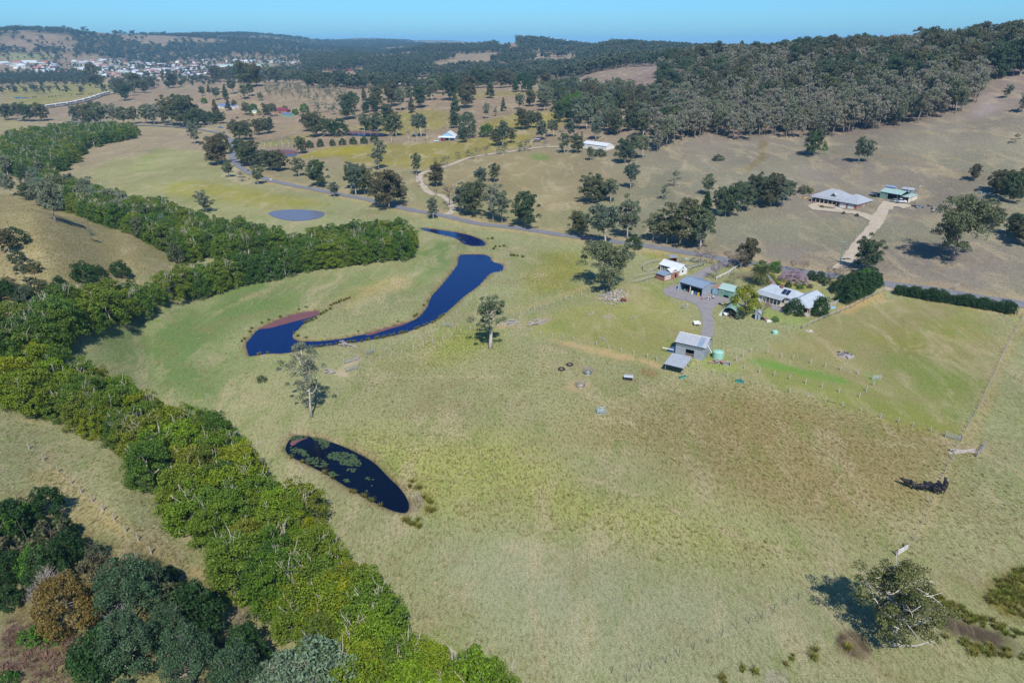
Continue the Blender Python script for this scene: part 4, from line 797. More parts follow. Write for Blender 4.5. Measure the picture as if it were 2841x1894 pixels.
row('garden trees at the farmhouse', 'garden tree', 'around the farmhouse garden', [('F',130,240,110,'bare',1.3),('F',205,245,95,'bare',1.2),('F',330,265,110,'bare',1.4),('F',400,285,130,'bare',1.2),('F',235,350,120,'bare',.9),('F',360,385,90,'bare',1.1),('F',545,300,80,'darkround'),('F',640,300,75,'greenround'),('F',670,310,60,'bare'),('F',760,290,70,'bare'),('F',830,300,80,'bare'),('F',890,350,60,'darkround'),('F',950,365,70,'darkround'),('F',1010,330,70,'bare'),('F',1060,350,75,'bare',1.2),('F',1000,390,55,'scrub'),('F',1110,330,80,'bare',1.3)])
row('blossom trees in the farmhouse garden', 'pink blossom tree', 'in the farmhouse garden', [('F',715,362,70,'pink',1.1),('F',775,350,75,'pink',1.0),('F',805,385,78,'pink',1.1)])
row('dark screen trees beside the garden', 'dark dense conifer', 'in the screen between garden and paddock', [('F',1090,440,120,'darkround',.8),('F',1135,515,130,'cypress',1.2),('F',1175,490,150,'cypress',1.3),('F',1215,470,150,'cypress',1.3),('F',1255,450,145,'cypress',1.3),('F',1290,425,130,'cypress',1.3),('F',1325,405,110,'cypress',1.3),('F',1350,395,90,'cypress',1.3),('F',1180,420,130,'darkround',.9),('F',1240,390,120,'greenround',.8),('F',1300,370,100,'darkround',.9),('F',1090,500,70,'darkround',.8),('F',1150,440,130,'darkround',.8)])
one('F',432,580,195,'lime','golden-green tree beside the green carport',.95)
one('F',555,605,110,'bare','grey twiggy tree behind the garden shed',1.3)
one('F',770,590,110,'darkround','dark round tree in front of the farmhouse verandah',1.0)
one('F',945,598,130,'hedge','dense clipped green tree at the end of the farmhouse',.75)
one('F',640,640,36,'shrub','yellow-green bush by the back garden fence',1.1,'bush')
one('F',730,405,36,'darkround','clipped round bush on the front lawn, the darker one',1.1,'bush')
one('F',815,415,32,'shrub','bright green round bush on the front lawn',1.2,'bush')
one('F',880,410,30,'scrub','brown twiggy bush on the front lawn',1.0,'bush')
one('F',380,610,70,'scrub','grey creeper bush smothering the side of the green carport',1.2,'bush')
one('h',905,990,90,'scrub','brown garden bush beside the corner water tank',1.0,'bush')
one('C',840,1325,55,'scrub','grey bush at the left end of the brick house yard',1.2,'bush')
one('C',885,1320,30,'lime','small golden bush at the left end of the brick house yard',1.4,'bush')
one('v',735,690,60,'darkround','left of the two small dark bushes on the gravel loop',1.0,'bush')
one('v',1005,740,70,'darkround','right of the two small dark bushes on the gravel loop',1.0,'bush')
one('v',295,555,40,'scrub','low bush inside the gravel loop',1.5,'bush')
HEDGE = [px('F', 1490 + (2250 - 1490) * t, 452 + (580 - 452) * t) for t in np.linspace(0, 1, 21)]
for n, p in enumerate(HEDGE):
    g = at(p); tree_at('hedge', g, 2.5 + 1.3 * rng.random(), 'clipped dark shrub in the roadside hedge of the house paddock', 'hedge', 'shrubs of the roadside hedge', .95)

# ------------------------------------------------------------------ tree masses
def grid_pts(poly, step, jit=.42, keep=1.0, clear=0.0, seed=1, mask=None):
    r = np.random.default_rng(seed); a = np.array(poly); lo, hi = a.min(0), a.max(0)
    X, Y = np.meshgrid(np.arange(lo[0], hi[0], step), np.arange(lo[1], hi[1], step)); X = X + (np.arange(X.shape[0]) % 2 * step / 2)[:, None]
    q = np.stack([X.ravel(), Y.ravel()], -1) + r.uniform(-jit, jit, (X.size, 2)) * step
    s = pip(q[:, 0], q[:, 1], poly); q = q[(s < 0) & (r.random(len(q)) < keep)]
    if clear and len(q) and KEEP:
        kp = np.array(KEEP); ok = np.ones(len(q), bool)
        for k in kp: ok &= np.hypot(q[:, 0] - k[0], q[:, 1] - k[1]) > clear
        q = q[ok]
    if mask is not None and len(q): q = q[mask(q[:, 0], q[:, 1])]
    return q
def scatter(name, pts, protos, scale, seed, label=None, cat=None, sxy=None, tilt=0.0):
    """one mass: points with turn, size and prototype number, drawn by geometry nodes"""
    r = np.random.default_rng(seed); N = len(pts); V = np.column_stack([pts, hz(pts[:, 0], pts[:, 1]) - .05])
    me = bpy.data.meshes.new(name); me.vertices.add(N); me.vertices.foreach_set('co', V.astype(np.float32).ravel())
    S = scale if isinstance(scale, np.ndarray) else r.uniform(scale[0], scale[1], N); w = r.uniform(.85, 1.2, N) if sxy is None else sxy
    me.attributes.new('scl', 'FLOAT_VECTOR', 'POINT').data.foreach_set('vector', np.column_stack([S * w, S * w, S]).astype(np.float32).ravel())
    me.attributes.new('rot', 'FLOAT_VECTOR', 'POINT').data.foreach_set('vector', np.column_stack([r.normal(size=N) * tilt, r.normal(size=N) * tilt, r.random(N) * 6.283]).astype(np.float32).ravel())
    me.attributes.new('pid', 'INT', 'POINT').data.foreach_set('value', r.integers(0, len(protos), N).astype(np.int32))
    pc = bpy.data.collections.new(name + '_prototypes')
    for p in protos: pc.objects.link(p)
    ng = bpy.data.node_groups.new(name, 'GeometryNodeTree'); ng.interface.new_socket('Geometry', in_out='INPUT', socket_type='NodeSocketGeometry'); ng.interface.new_socket('Geometry', in_out='OUTPUT', socket_type='NodeSocketGeometry')
    gi = ng.nodes.new('NodeGroupInput'); go = ng.nodes.new('NodeGroupOutput'); ip = ng.nodes.new('GeometryNodeInstanceOnPoints'); ci = ng.nodes.new('GeometryNodeCollectionInfo')
    ci.inputs['Collection'].default_value = pc; ci.inputs['Separate Children'].default_value = True; ci.inputs['Reset Children'].default_value = True
    def na(nm, ty):
        n = ng.nodes.new('GeometryNodeInputNamedAttribute'); n.data_type = ty; n.inputs[0].default_value = nm; return n.outputs[0]
    ng.links.new(gi.outputs[0], ip.inputs['Points']); ng.links.new(ci.outputs[0], ip.inputs['Instance']); ip.inputs['Pick Instance'].default_value = True
    ng.links.new(na('pid', 'INT'), ip.inputs['Instance Index']); ng.links.new(na('scl', 'FLOAT_VECTOR'), ip.inputs['Scale'])
    er = ng.nodes.new('FunctionNodeEulerToRotation'); ng.links.new(na('rot', 'FLOAT_VECTOR'), er.inputs[0]); ng.links.new(er.outputs[0], ip.inputs['Rotation'])
    ng.links.new(ip.outputs[0], go.inputs[0])
    o = link(name, me); md = o.modifiers.new('scatter', 'NODES'); md.node_group = ng; tag(o, label, cat, kind='stuff'); return o
# --- the green canopy strips along the creek
BANDS = []
BANDS.append(('lower', world_poly(pxs('P',(110,835),(200,884),(262,928),(385,978),(460,1005),(520,1030),(560,1070),(600,1120),(660,1170),(720,1220),(785,1290),(810,1330),(820,1400),(920,1485),(985,1565),(1180,1650),(1180,1720),(780,1720),(700,1500),(640,1450),(590,1388),(530,1342),(500,1302),(480,1252),(412,1192),(397,1145),(350,1122),(300,1072),(225,1014),(205,985),(100,958),(10,928),(-60,905),(-60,850),(60,815)), 0), 3.9))
BANDS.append(('upper', world_poly(pxs('P',(150,798),(290,726),(480,674),(640,636),(780,612),(945,594),(900,590),(700,612),(560,645),(480,655),(420,675),(330,700),(240,745),(80,800),(-60,850),(-60,880),(100,840)), 1), 4.2))
BANDS.append(('joint', world_poly(pxs('P',(80,835),(190,785),(300,722),(320,690),(240,712),(120,752),(0,795),(-60,830),(-60,865)), 1), 4.6))
BANDS.append(('bend', world_poly(pxs('P',(690,628),(780,610),(940,588),(948,568),(920,552),(850,545),(775,556),(710,580),(685,602)), 1), 4.6))
BANDS.append(('middle', world_poly(pxs('P',(540,602),(670,596),(685,584),(620,566),(540,545),(430,517),(330,494),(230,474),(150,427),(110,420),(100,455),(200,500),(300,540),(390,588),(440,605)), 1), 5.4))
BANDS.append(('head', world_poly(pxs('P',(0,400),(110,415),(170,380),(205,336),(320,318),(315,305),(230,305),(120,307),(0,335)), 1), 6.0))
RIV = []
for i, (nm, poly, st) in enumerate(BANDS):
    q = grid_pts(poly, st, .4, .97, 2.5, 40 + i)
    RIV += [(nm, x, y) for x, y in q]
# --- eucalypt forest on the right-hand hill
def arc(pxa, pxb, D, n=14):
    out = []
    for x in np.linspace(pxa, pxb, n):
        a = ray_az_tan((x, 200))[0]; out.append((D * math.sin(a), D * math.cos(a)))
    return out
lowedge = pxs('P',(1500,352),(1530,345),(1560,325),(1640,315),(1720,325),(1750,312),(1810,318),(1900,318),(1990,318),(2070,290),(2140,278),(2200,262),(2250,240),(2262,205),(2280,185),(2352,175),(2500,170))
FOREST = [tuple(cast(p)[:2]) for p in lowedge] + arc(3100, 1830, 840)
fq = grid_pts(FOREST, 6.4, .48, .93, 4.0, 60, lambda x, y: (vnoise(x / 34, y / 34, 90) + .5 * vnoise(x / 13, y / 13, 91)) > -.30)
WOOD2 = world_poly(pxs('B',(1330,700),(1500,640),(1700,640),(1900,660),(2150,690),(2352,760),(2352,1010),(2150,960),(1900,930),(1650,900),(1450,850)), 1)
wq = grid_pts(WOOD2, 12.0, .48, .75, 5.0, 61)
def split300(pts, n=300):
    D = np.hypot(pts[:, 0], pts[:, 1]); o = np.argsort(D); return pts[o[:n]], pts[o[n:]]
rv = np.array([(x, y) for _, x, y in RIV]); rn = np.array([n for n, _, _ in RIV])
ordr = np.argsort(np.hypot(rv[:, 0], rv[:, 1])); near_i, far_i = ordr[:300], ordr[300:]
RLAB = dict(joint='green rounded tree where the two canopy strips join at the left', lower='green rounded tree in the thick canopy strip between the pond and the burnt corner', upper='green rounded tree in the canopy strip curving round the creek meadow', bend='green rounded tree in the wide thicket by the creek bend', middle='green rounded tree in the thicket below the dry spur', head='green rounded tree in the thicket at the head of the flat')
for i in near_i:
    x, y = rv[i]; tree_at('river' if rn[i] == 'lower' else 'riverdark', (x, y, gz(x, y)), (6.4 if rn[i] == 'lower' else 7.4) + 3.0 * rng.random(), RLAB[rn[i]], 'tree', 'canopy strip: ' + rn[i], .9 + .3 * rng.random())
if len(far_i): scatter('riverside_thicket', rv[far_i], [proto_object('riverdark', i) for i in range(4)], (.8, 1.12), 71, 'far green creek-side thicket', 'thicket')
fn, ff = split300(fq)
for x, y in fn: tree_at('hillgum', (x, y, gz(x, y)), 12 + 6 * rng.random(), 'slender grey gum at the near edge of the forested hill', 'tree', 'gums at the forest edge', .85 + .3 * rng.random())
for n_, (x, y) in enumerate(wq): tree_at(('gum', 'gumdark', 'gumdark', 'gum', 'gumpale')[n_ % 5], (x, y, gz(x, y)), 14 + 6 * rng.random(), 'grey-green gum in the open woodland between the long white shed and the ridge', 'tree', 'open woodland gums', .8, 'woodland_gum_tree')
scatter('hill_forest', ff, [proto_object('hillgum', i) for i in range(4)] + [proto_object('gumdark', 0), proto_object('cone', 0)], (.5, 1.4), 72, 'grey-green gum forest covering the right-hand hill', 'forest')
# --- woods and tree belts behind
def nm(sc, th, seed): return lambda x, y: (vnoise(x / sc, y / sc, seed) + .4 * vnoise(x / sc * 3, y / sc * 3, seed + 1)) > th
KN = [tuple(cast(p)[:2]) for p in pxs('B',(1060,345),(1100,290),(1200,275),(1200,345))]
BACK = arc(840, 2050, 1010) + arc(2050, 840, 2450)
bq = grid_pts(BACK, 12.5, .5, .95, 0, 63, nm(120, -.05, 80))
EAST = arc(1600, 2700, 1000) + arc(2700, 1600, 2300); bq = np.concatenate([bq, grid_pts(EAST, 17, .5, .9, 0, 64)])
TOWNT = arc(-150, 900, 1330) + arc(900, -150, 2900); tq = grid_pts(TOWNT, 22, .5, .75, 0, 65, nm(90, -.1, 82))
BELT = [tuple(cast(p)[:2]) for p in pxs('A',(-100,600),(120,575),(350,570),(620,585),(720,560),(560,520),(200,520),(-100,540))]; tq = np.concatenate([tq, grid_pts(BELT, 11, .45, .8, 0, 66)])
BELT2 = [tuple(cast(p)[:2]) for p in pxs('A',(1420,520),(2100,560),(2120,500),(1900,480),(1450,480))]; tq = np.concatenate([tq, grid_pts(BELT2, 13, .45, .8, 0, 67)])
bq = bq[pip(bq[:, 0], bq[:, 1], KN) > 0]
scatter('back_woods', bq, [proto_object('fartree', i) for i in range(4)], (.75, 1.35), 73, 'blue-grey woods on the ridges behind the paddocks', 'woods')
scatter('town_trees', tq, [proto_object('fartree', i) for i in range(4)], (.35, .8), 74, 'trees between and in front of the town houses', 'trees')
FARH = arc(-400, 1300, 2550) + arc(1300, -400, 5600); hq = grid_pts(FARH, 25, .5, .9, 0, 68)
hm_ = (vnoise(hq[:, 0] / 260, hq[:, 1] / 200, 21) + .35 * vnoise(hq[:, 0] / 90, hq[:, 1] / 90, 22) - .02) > -.02
hq = np.concatenate([hq[hm_], hq[~hm_][::9]]); bare_ = [tuple(cast(p)[:2]) for p in pxs('A',(0,235),(180,225),(450,235),(540,310),(520,350),(300,340),(0,350))]; hs_ = pip(hq[:, 0], hq[:, 1], bare_); hq = hq[(hs_ > 0) | (np.arange(len(hq)) % 14 == 0)]
scatter('distant_forest', hq, [bpy.data.objects[n] if False else proto_object('fartree', i) for i, n in enumerate('abcd')], (.7, 1.15), 75, 'dark forest on the far blue hills', 'forest', sxy=np.full(len(hq), 1.5))
# --- scrub: bald hill saplings, left bush, corner bush
sap = world_poly(pxs('u',(1220,520),(1500,520),(1900,560),(2352,600),(2352,760),(1900,740),(1300,700)), 1); sq = grid_pts(sap, 9, .5, .75, 0, 90)
scatter('hill_saplings', sq, [proto_object('wattle', i) for i in range(2)], (.35, .8), 76, 'pale young regrowth on the bald hill', 'saplings')
CORP = world_poly(pxs('G',(-60,300),(120,330),(330,380),(520,520),(520,700),(470,860),(330,1010),(180,1080),(-60,1150)), 1)
for n_, (x, y) in enumerate(grid_pts(CORP, 2.6, .45, .95, 2.8, 94)): tree_at(('darkbush', 'darkbush', 'scrub', 'darkbush', 'greenround')[n_ % 5], (x, y, gz(x, y)), 2.6 + 3.6 * rng.random(), 'dark green bush in the thicket of the near left corner', 'bush', 'dark bushes in the near left corner', .8)
COR2 = world_poly(pxs('G',(560,640),(820,680),(1050,760),(1330,900),(1520,1080),(1580,1300),(1450,1480),(1200,1400),(1080,1250),(760,900),(560,800)), 1)
for n_, (x, y) in enumerate(grid_pts(COR2, 2.9, .45, .85, 2, 95)): tree_at(('darkbush', 'scrub')[n_ % 2], (x, y, gz(x, y)), 1.8 + 3.0 * rng.random(), 'low dark bush beside the worn track in the near left corner', 'bush', 'bushes beside the corner track', .9)
one('G',930,1130,430,'teal','tall bluish she-oak behind the bronze tree in the corner',1.0)
one('G',930,1480,420,'teal','bluish she-oak in front of the bronze tree at the picture foot',.95)
one('G',1330,1580,420,'teal','bluish she-oak right of centre in the shaded corner',.95)
one('G',1180,1330,300,'teal','small bluish she-oak between the three big ones in the corner',.9)
one('G',720,1500,330,'darkbush','dark bush at the picture foot right of the burnt ground',.9,'bush')
one('G',1080,1000,300,'gumdark','dark thin tree at the back of the corner bush',.8)
one('G',1350,1200,330,'darkbush','dark bush half in shadow beside the corner track',.8,'bush')
one('G',1690,1420,260,'darkbush','dark bush where the corner track ends',.75,'bush')
one('G',1650,1660,380,'teal','green she-oak at the foot of the picture beside the track',.9)
one('G',2180,1750,420,'silver','silvery broad tree at the foot of the canopy strip',1.2)
one('G',1960,1720,330,'silver','silvery tree left of the broad one at the picture foot',1.0)
one('G',240,1290,120,'shrub','green bush on the edge of the burnt ground',1.0,'bush')
one('G',390,1270,100,'shrub','green bush beside the bronze tree on burnt ground',.9,'bush')
one('G',590,1490,130,'shrub','green bush alone in the burnt ground',.8,'bush')
one('G',60,1567,90,'shrub','green bush in the very corner of the burnt ground',1.0,'bush')
row('dark bushes under the dry spur', 'dark bush', 'at the foot of the dry spur', [('D',590,380,150,'darkbush'),('D',830,330,110,'darkbush'),('D',230,300,90,'scrub'),('D',410,405,80,'darkbush'),('D',240,475,150,'scrub'),('D',60,420,90,'scrub'),('D',150,300,70,'scrub'),('D',690,345,90,'darkbush')], 'bush')
LG = world_poly(pxs('P',(545,612),(690,602),(700,625),(600,640),(500,650)), 1)
for n_, (x, y) in enumerate(grid_pts(LG, 5, .45, .8, 0, 98)): tree_at(('silver', 'greenround', 'scrub')[n_ % 3], (x, y, gz(x, y)), 2.2 + 2 * rng.random(), 'low pale green bush in the gap between the two canopy strips', 'bush', 'low bushes between the canopy strips', .9)
LB2 = world_poly(pxs('P',(-40,650),(60,640),(110,690),(40,745),(-40,790)), 1)
for n_, (x, y) in enumerate(grid_pts(LB2, 6, .45, .8, 3, 97)): tree_at(('darkbush', 'gumdark')[n_ % 2], (x, y, gz(x, y)), 4 + 3 * rng.random(), 'dark scrubby tree at the left edge above the canopy strip', 'bush', 'dark scrub at the left edge')
LB = world_poly(pxs('P',(0,520),(30,530),(60,600),(130,620),(120,660),(0,740)), 1); lq = grid_pts(LB, 7, .45, .5, 4, 91)
for n_, (x, y) in enumerate(lq): tree_at('scrub', (x, y, gz(x, y)), 2.5 + 3 * rng.random(), 'grey-green scrub bush on the left flank of the dry spur', 'bush', 'scrub on the dry spur')
GUL = world_poly(pxs('P',(90,480),(200,500),(330,560),(380,590),(420,560),(300,510),(180,450),(60,400),(0,400),(0,440)), 1); gq = grid_pts(GUL, 9, .45, .6, 4, 92)
for n_, (x, y) in enumerate(gq): tree_at(('gum', 'gumpale', 'gumdark', 'silver')[n_ % 4], (x, y, gz(x, y)), 8 + 5 * rng.random(), 'grey gum in the creek-side belt behind the dry spur', 'tree', 'gums behind the dry spur', .8)
# burnt scrub and dead bracken
bp = world_poly(pxs('G',(0,1160),(250,1110),(700,1280),(760,1600),(0,1600)), 1); bq2 = grid_pts(bp, .8, .5, .75, 0, 93)
def blade_proto(name, n, h, spread, w, lm, seed, arch=.5):
    r = np.random.default_rng(seed); V, F = [], []
    for k in range(n):
        a = r.random() * 6.283; b0 = np.array([r.normal() * spread * .3, r.normal() * spread * .3, -.02]); hh = h * (.6 + .6 * r.random()); o = np.array([math.cos(a), math.sin(a), 0]) * spread * (.3 + .9 * r.random()); s = np.array([-math.sin(a), math.cos(a), 0]) * w
        m = b0 + o * .45 + np.array([0, 0, hh * .75]); t = b0 + o * (1 + arch) + np.array([0, 0, hh * (1 - arch * .35)]); i = len(V)
        V += [b0 - s, b0 + s, m + s * .8, m - s * .8, t + s * .1, t - s * .1]; F += [(i, i+1, i+2, i+3), (i+3, i+2, i+4, i+5)]
    return npmesh(name, np.array(V), np.array(F), [LM[lm]])
def pobj(name, me): return bpy.data.objects.new(name, me)
scatter('burnt_scrub', bq2, [pobj('mass_burnt_%d' % i, blade_proto('burnt_%d' % i, 40, .4, .5, .022, 'dry', 600 + i)) for i in range(2)], (.5, 1.6), 77, 'brown dead bracken on burnt ground', 'scrub', tilt=.2)
tf = [pobj('mass_tuft_%d' % i, blade_proto('tuft_%d' % i, 16, .26, .3, .035, 'tuft', 610 + i)) for i in range(3)]
def tuft_field(poly, step, keep, seed, sc): return grid_pts(poly, step, .5, keep, 0, seed), sc
TF = []
for r_, pts, step, keep in (('P', ((640,1000),(950,980),(1180,1040),(1560,1170),(1900,1270),(1700,1330),(1300,1250),(1000,1210)), 1.0, .85), ('P', ((1640,870),(1900,910),(2180,1010),(2352,1100),(2352,1300),(1900,1250),(1560,1060),(1330,980)), 1.0, .85),
     ('P', ((860,1300),(1000,1260),(1150,1420),(1350,1568),(1000,1568),(960,1480),(870,1400)), 1.6, .7), ('P', ((760,890),(900,800),(1100,770),(1500,850),(1640,880),(1300,980),(900,980)), 1.7, .7), ('P', ((1100,1250),(1900,1330),(2352,1330),(2352,1568),(1300,1568)), 3.4, .4),
     ('P', ((250,830),(500,740),(650,680),(1000,600),(900,700),(560,740),(540,830),(660,860),(480,950)), 2.0, .6), ('P', ((80,1000),(220,1040),(400,1200),(560,1400),(480,1400),(230,1180),(60,1060)), 1.3, .7), ('P', ((0,470),(90,455),(360,590),(230,640),(0,650)), 2.4, .7), ('P',((2080,1180),(2352,1050),(2352,1000),(2220,1010)),1.8,.7)):
    TF.append(grid_pts(world_poly(pxs(r_, *pts), 1), step, .5, keep, 0, int(step * 100)))
tfq = np.concatenate(TF); ok = np.ones(len(tfq), bool)
for k_ in ('creek', 'near', 'upper'): ok &= pip(tfq[:, 0], tfq[:, 1], PW[k_]) > 1.0
ok &= vnoise(tfq[:, 0] / 5, tfq[:, 1] / 5, 44) > -.28
scatter('grass_tussocks', tfq[ok], tf, (.4, 1.15), 78, 'rough grass tussocks over the paddocks', 'grass', tilt=.1)
# reeds: individuals round the water, masses in the soak
REED = [blade_proto('reed_%d' % i, 46, .75, .45, .035, 'rush', 620 + i, .5) for i in range(3)]
def reed_at(p, label, s=1.0, group=None):
    g = at(p); e = link('rush_clump', REED[int(rng.integers(3))]); e.location = (g.x, g.y, g.z - .03); e.scale = (s * (.8 + .5 * rng.random()),) * 2 + (s * (.8 + .4 * rng.random()),); e.rotation_euler = (0, 0, rng.random() * 6.28); tag(e, label, 'rushes', group)
for x, y in ((460,520),(540,550),(755,665),(860,730),(1100,915),(1150,925),(1270,975),(1365,1030),(1480,1095),(330,465)): reed_at(px('n', x, y), 'rush clump on the camera-side bank of the nearest pond', 1.1, 'rushes on the near pond bank')
for x, y in ((1900,790),(1870,860),(1985,875),(2065,990),(2110,1030),(2140,1060),(2110,1160),(2160,1170),(1800,1290),(1840,1310),(1890,1340),(1930,1350),(1975,1290),(1990,1380)): reed_at(px('n', x, y), 'olive rush clump at the muddy foot of the nearest pond', 1.3, 'rushes at the pond foot')
for x, y in ((930,550),(985,550),(1050,530),(1085,522),(1145,520),(1185,515),(1270,500),(1300,498),(1345,500),(1425,495),(1485,480),(1505,478),(1575,462),(1600,460),(1655,462),(1675,450),(1735,436),(1775,424),(1840,408),(1860,404),(1885,400),(1920,395),(2015,362),(2050,345),(2100,325),(2140,310),(2195,290),(2225,275),(2270,240),(2290,220),(2320,205),(845,562),(680,600),(400,622),(310,636)): reed_at(px('w', x, y + 6), 'straw-coloured rush clump along the camera-side creek bank', 1.0, 'rushes along the near creek bank')
for x, y in ((120,500),(150,470),(210,395),(230,360),(340,300),(415,268),(540,228),(745,155),(820,130),(690,402),(730,440),(820,460),(1390,395),(1820,285),(2000,225),(2025,205),(2100,110),(2140,60)): reed_at(px('w', x, y), 'dark rush clump along the far creek bank', 1.0, 'rushes along the far creek bank')
for x, y in ((810,295),(850,280),(890,270),(930,250),(980,205),(1010,190),(1040,170),(1080,150),(1090,110),(1120,95),(1150,85),(1180,75),(1200,60),(1230,60),(1260,45),(1290,30)): reed_at(px('w', x, y), 'dry brown rush clump in the hollow beside the creek arm', 1.2, 'rushes in the dry hollow')
for x, y in ((1000,75),(1030,75),(1050,130),(1080,130),(1110,125),(1040,145),(1160,190),(1180,192),(1205,195),(1240,200),(830,95),(800,68)): reed_at(px('E', x, y), 'dark rush clump between the creek and its upper pool', 1.4, 'rushes by the upper pool')
rq = np.concatenate([grid_pts(world_poly(pxs('I', *p), 1), st, .5, .85, 0, 130 + i) for i, (p, st) in enumerate(((((2070,950),(2352,760),(2420,780),(2420,1160),(2352,1120),(2150,1060)), .75), (((1670,960),(1760,960),(2100,1130),(2352,1220),(2352,1275),(2100,1205),(1850,1110),(1720,1010)), .7), (((1790,1230),(1850,1240),(2100,1330),(2352,1340),(2352,1420),(2050,1390),(1850,1310)), .75), (((640,1420),(750,1360),(980,1310),(1000,1380),(700,1450)), 1.2), (((1050,1290),(1100,1230),(1160,1220),(1060,1270)), .8), (((1060,1320),(1150,1330),(1260,1290),(1120,1360)), .9), (((350,1460),(420,1440),(550,1500),(400,1530)), 1.0), (((240,1520),(350,1540),(330,1580),(240,1570)), 1.0)))])
scatter('soak_rushes', rq, [pobj('mass_rush_%d' % i, REED[i]) for i in range(3)], (.7, 1.3), 79, 'brown-green rushes lining the wet soak in the right corner', 'rushes', tilt=.1)
print('MAXZ', VZ.max(), 'TREES', TCOUNT, 'river', len(rv), 'forest', len(fq), 'back', len(bq), 'town', len(tq), 'far', len(hq), 'tufts', ok.sum(), 'lq', len(lq), len(gq))
# ------------------------------------------------------------------ building materials
ROOF = dict(zinc=corrugated('zinc_roof', '#b0b5ba'), white=corrugated('white_roof', '#dfe4e6', dirt='#a8a49c'), blue=corrugated('blue_grey_roof', '#8e9fb2'), green=corrugated('pale_green_roof', '#a9c6bd', dirt='#7d9a90'),
            greenW=corrugated('green_wall_sheet', '#7f9f8c', metal=.0), zincW=corrugated('zinc_wall_sheet', '#a3adb8'), offw=corrugated('off_white_roof', '#bcc5cd', dirt='#8f8c88'), maroon=corrugated('maroon_roof', '#7a3040', metal=0, dirt='#5c2a34'), oldz=corrugated('old_zinc_roof', '#9a9fa4', dirt='#7c5c48'), blueS=corrugated('blue_roof', '#5a78a8', metal=0))
M = dict(white=paint('white_paint', '#dcdcd6', .6, .08, 2, dirt='#b4ae a2'.replace(' ', '')), cream=paint('cream_paint', '#d0c8b4', .6, .08, 2), brick=paint('red_brick', '#9a6a5c', .9, .2, 3, dirt='#7c5248'), dark=paint('dark_opening', '#2a2826', .9, .2, 2),
         timber=paint('weathered_timber', '#a39a90', .9, .25, 2, stretch=(1, 1, .2)), darkt=paint('dark_timber', '#5a5048', .9, .25, 2), conc=paint('concrete', '#b8b2a8', .9, .12, 1.5, dirt='#8e877c'), steel=paint('galvanised_steel', '#9fa8ae', .45, .12, 4, metal=.6),
         glass=paint('window_glass', '#33404c', .12, .05, 1), green=paint('green_paint', '#5f9482', .6, .1, 2), tank=paint('pale_green_tank', '#8fbcab', .55, .06, 1.5), red=paint('red_paint', '#a03030', .5, .1, 2), blue=paint('blue_paint', '#3c6a9c', .5, .1, 2), rubber=paint('black_rubber', '#262626', .8, .1, 3),
         earth=paint('bare_soil', '#a98c70', .95, .2, 1.5), hide=paint('black_hide', '#201c1e', .7, .2, 3), solar=paint('solar_panel', '#1b2a44', .15, .05, 1), yellow=paint('yellow_plastic', '#c8a428', .5, .1, 2), wire=paint('fence_wire', '#8d8d88', .6, .05, 4, metal=.5), silver=paint('car_silver', '#b8bcc2', .3, .03, 2, metal=.5), carw=paint('car_white', '#dfe2e4', .3, .03, 2), card=paint('car_dark', '#2c3440', .3, .03, 2), carr=paint('car_red', '#a02a30', .3, .03, 2), teal=paint('teal_panel', '#3c8a86', .6, .1, 2), log=paint('grey_log', '#9a938c', .95, .25, 3), ash=paint('ash', '#8c8480', 1.0, .3, 2), charw=paint('charred_wood', '#3a3634', .95, .3, 2), lav=paint('lavatory_blue', '#8db4cc', .5, .1, 2))
def frame(pa, pb):
    a, b = at(pa), at(pb); d = b - a; return a, math.hypot(d.x, d.y), math.atan2(d.y, d.x)
def bldg(name, pa, pb, label, cat, group=None, z=None):
    """empty at the front left corner; local x runs along the front, y away from the camera"""
    a, L, rz = frame(pa, pb); b = at(pb); e = empty(name, (a.x, a.y, min(a.z, b.z) if z is None else z), rz); tag(e, label, cat, group); return e, L
def wall(e, p0, p1, h, mat, th=.12, openings=(), name='wall', h1=None, z0=-.5):
    """wall panel from p0 to p1 (local plan), openings (s0, s1, z0, z1) left open; h1: height at the far end"""
    d = Vector((p1[0]-p0[0], p1[1]-p0[1], 0)); L = d.length; u = d / L; n = Vector((-u.y, u.x, 0)) * th; mb = MB(); h1 = h if h1 is None else h1
    cuts = sorted({0.0, L} | {o[0] for o in openings} | {o[1] for o in openings})
    def seg(s0, s1, a0, a1, b0, b1):
        q = [Vector((p0[0], p0[1], 0)) + u * s for s in (s0, s1)]
        mb.prism([q[0] + Vector((0, 0, a0)), q[1] + Vector((0, 0, b0)), q[1] + Vector((0, 0, b1)), q[0] + Vector((0, 0, a1))], tuple(n))
    for s0, s1 in zip(cuts, cuts[1:]):
        t0, t1 = h + (h1 - h) * s0 / L, h + (h1 - h) * s1 / L; op = [o for o in openings if o[0] <= s0 + 1e-6 and o[1] >= s1 - 1e-6]
        if not op: seg(s0, s1, z0, t0, z0, t1)
        else:
            o = op[0]
            if o[2] > 0: seg(s0, s1, z0, o[2], z0, o[2])
            seg(s0, s1, o[3], t0, o[3], t1)
    return mb.build(name, mat, e)
def gable_tri(e, x, y0, y1, h, rise, mat, th=.1, name='gable'):
    mb = MB(); mb.prism([(x, y0, h), (x, y1, h), (x, (y0 + y1) / 2, h + rise)], (th, 0, 0)); return mb.build(name, mat, e)
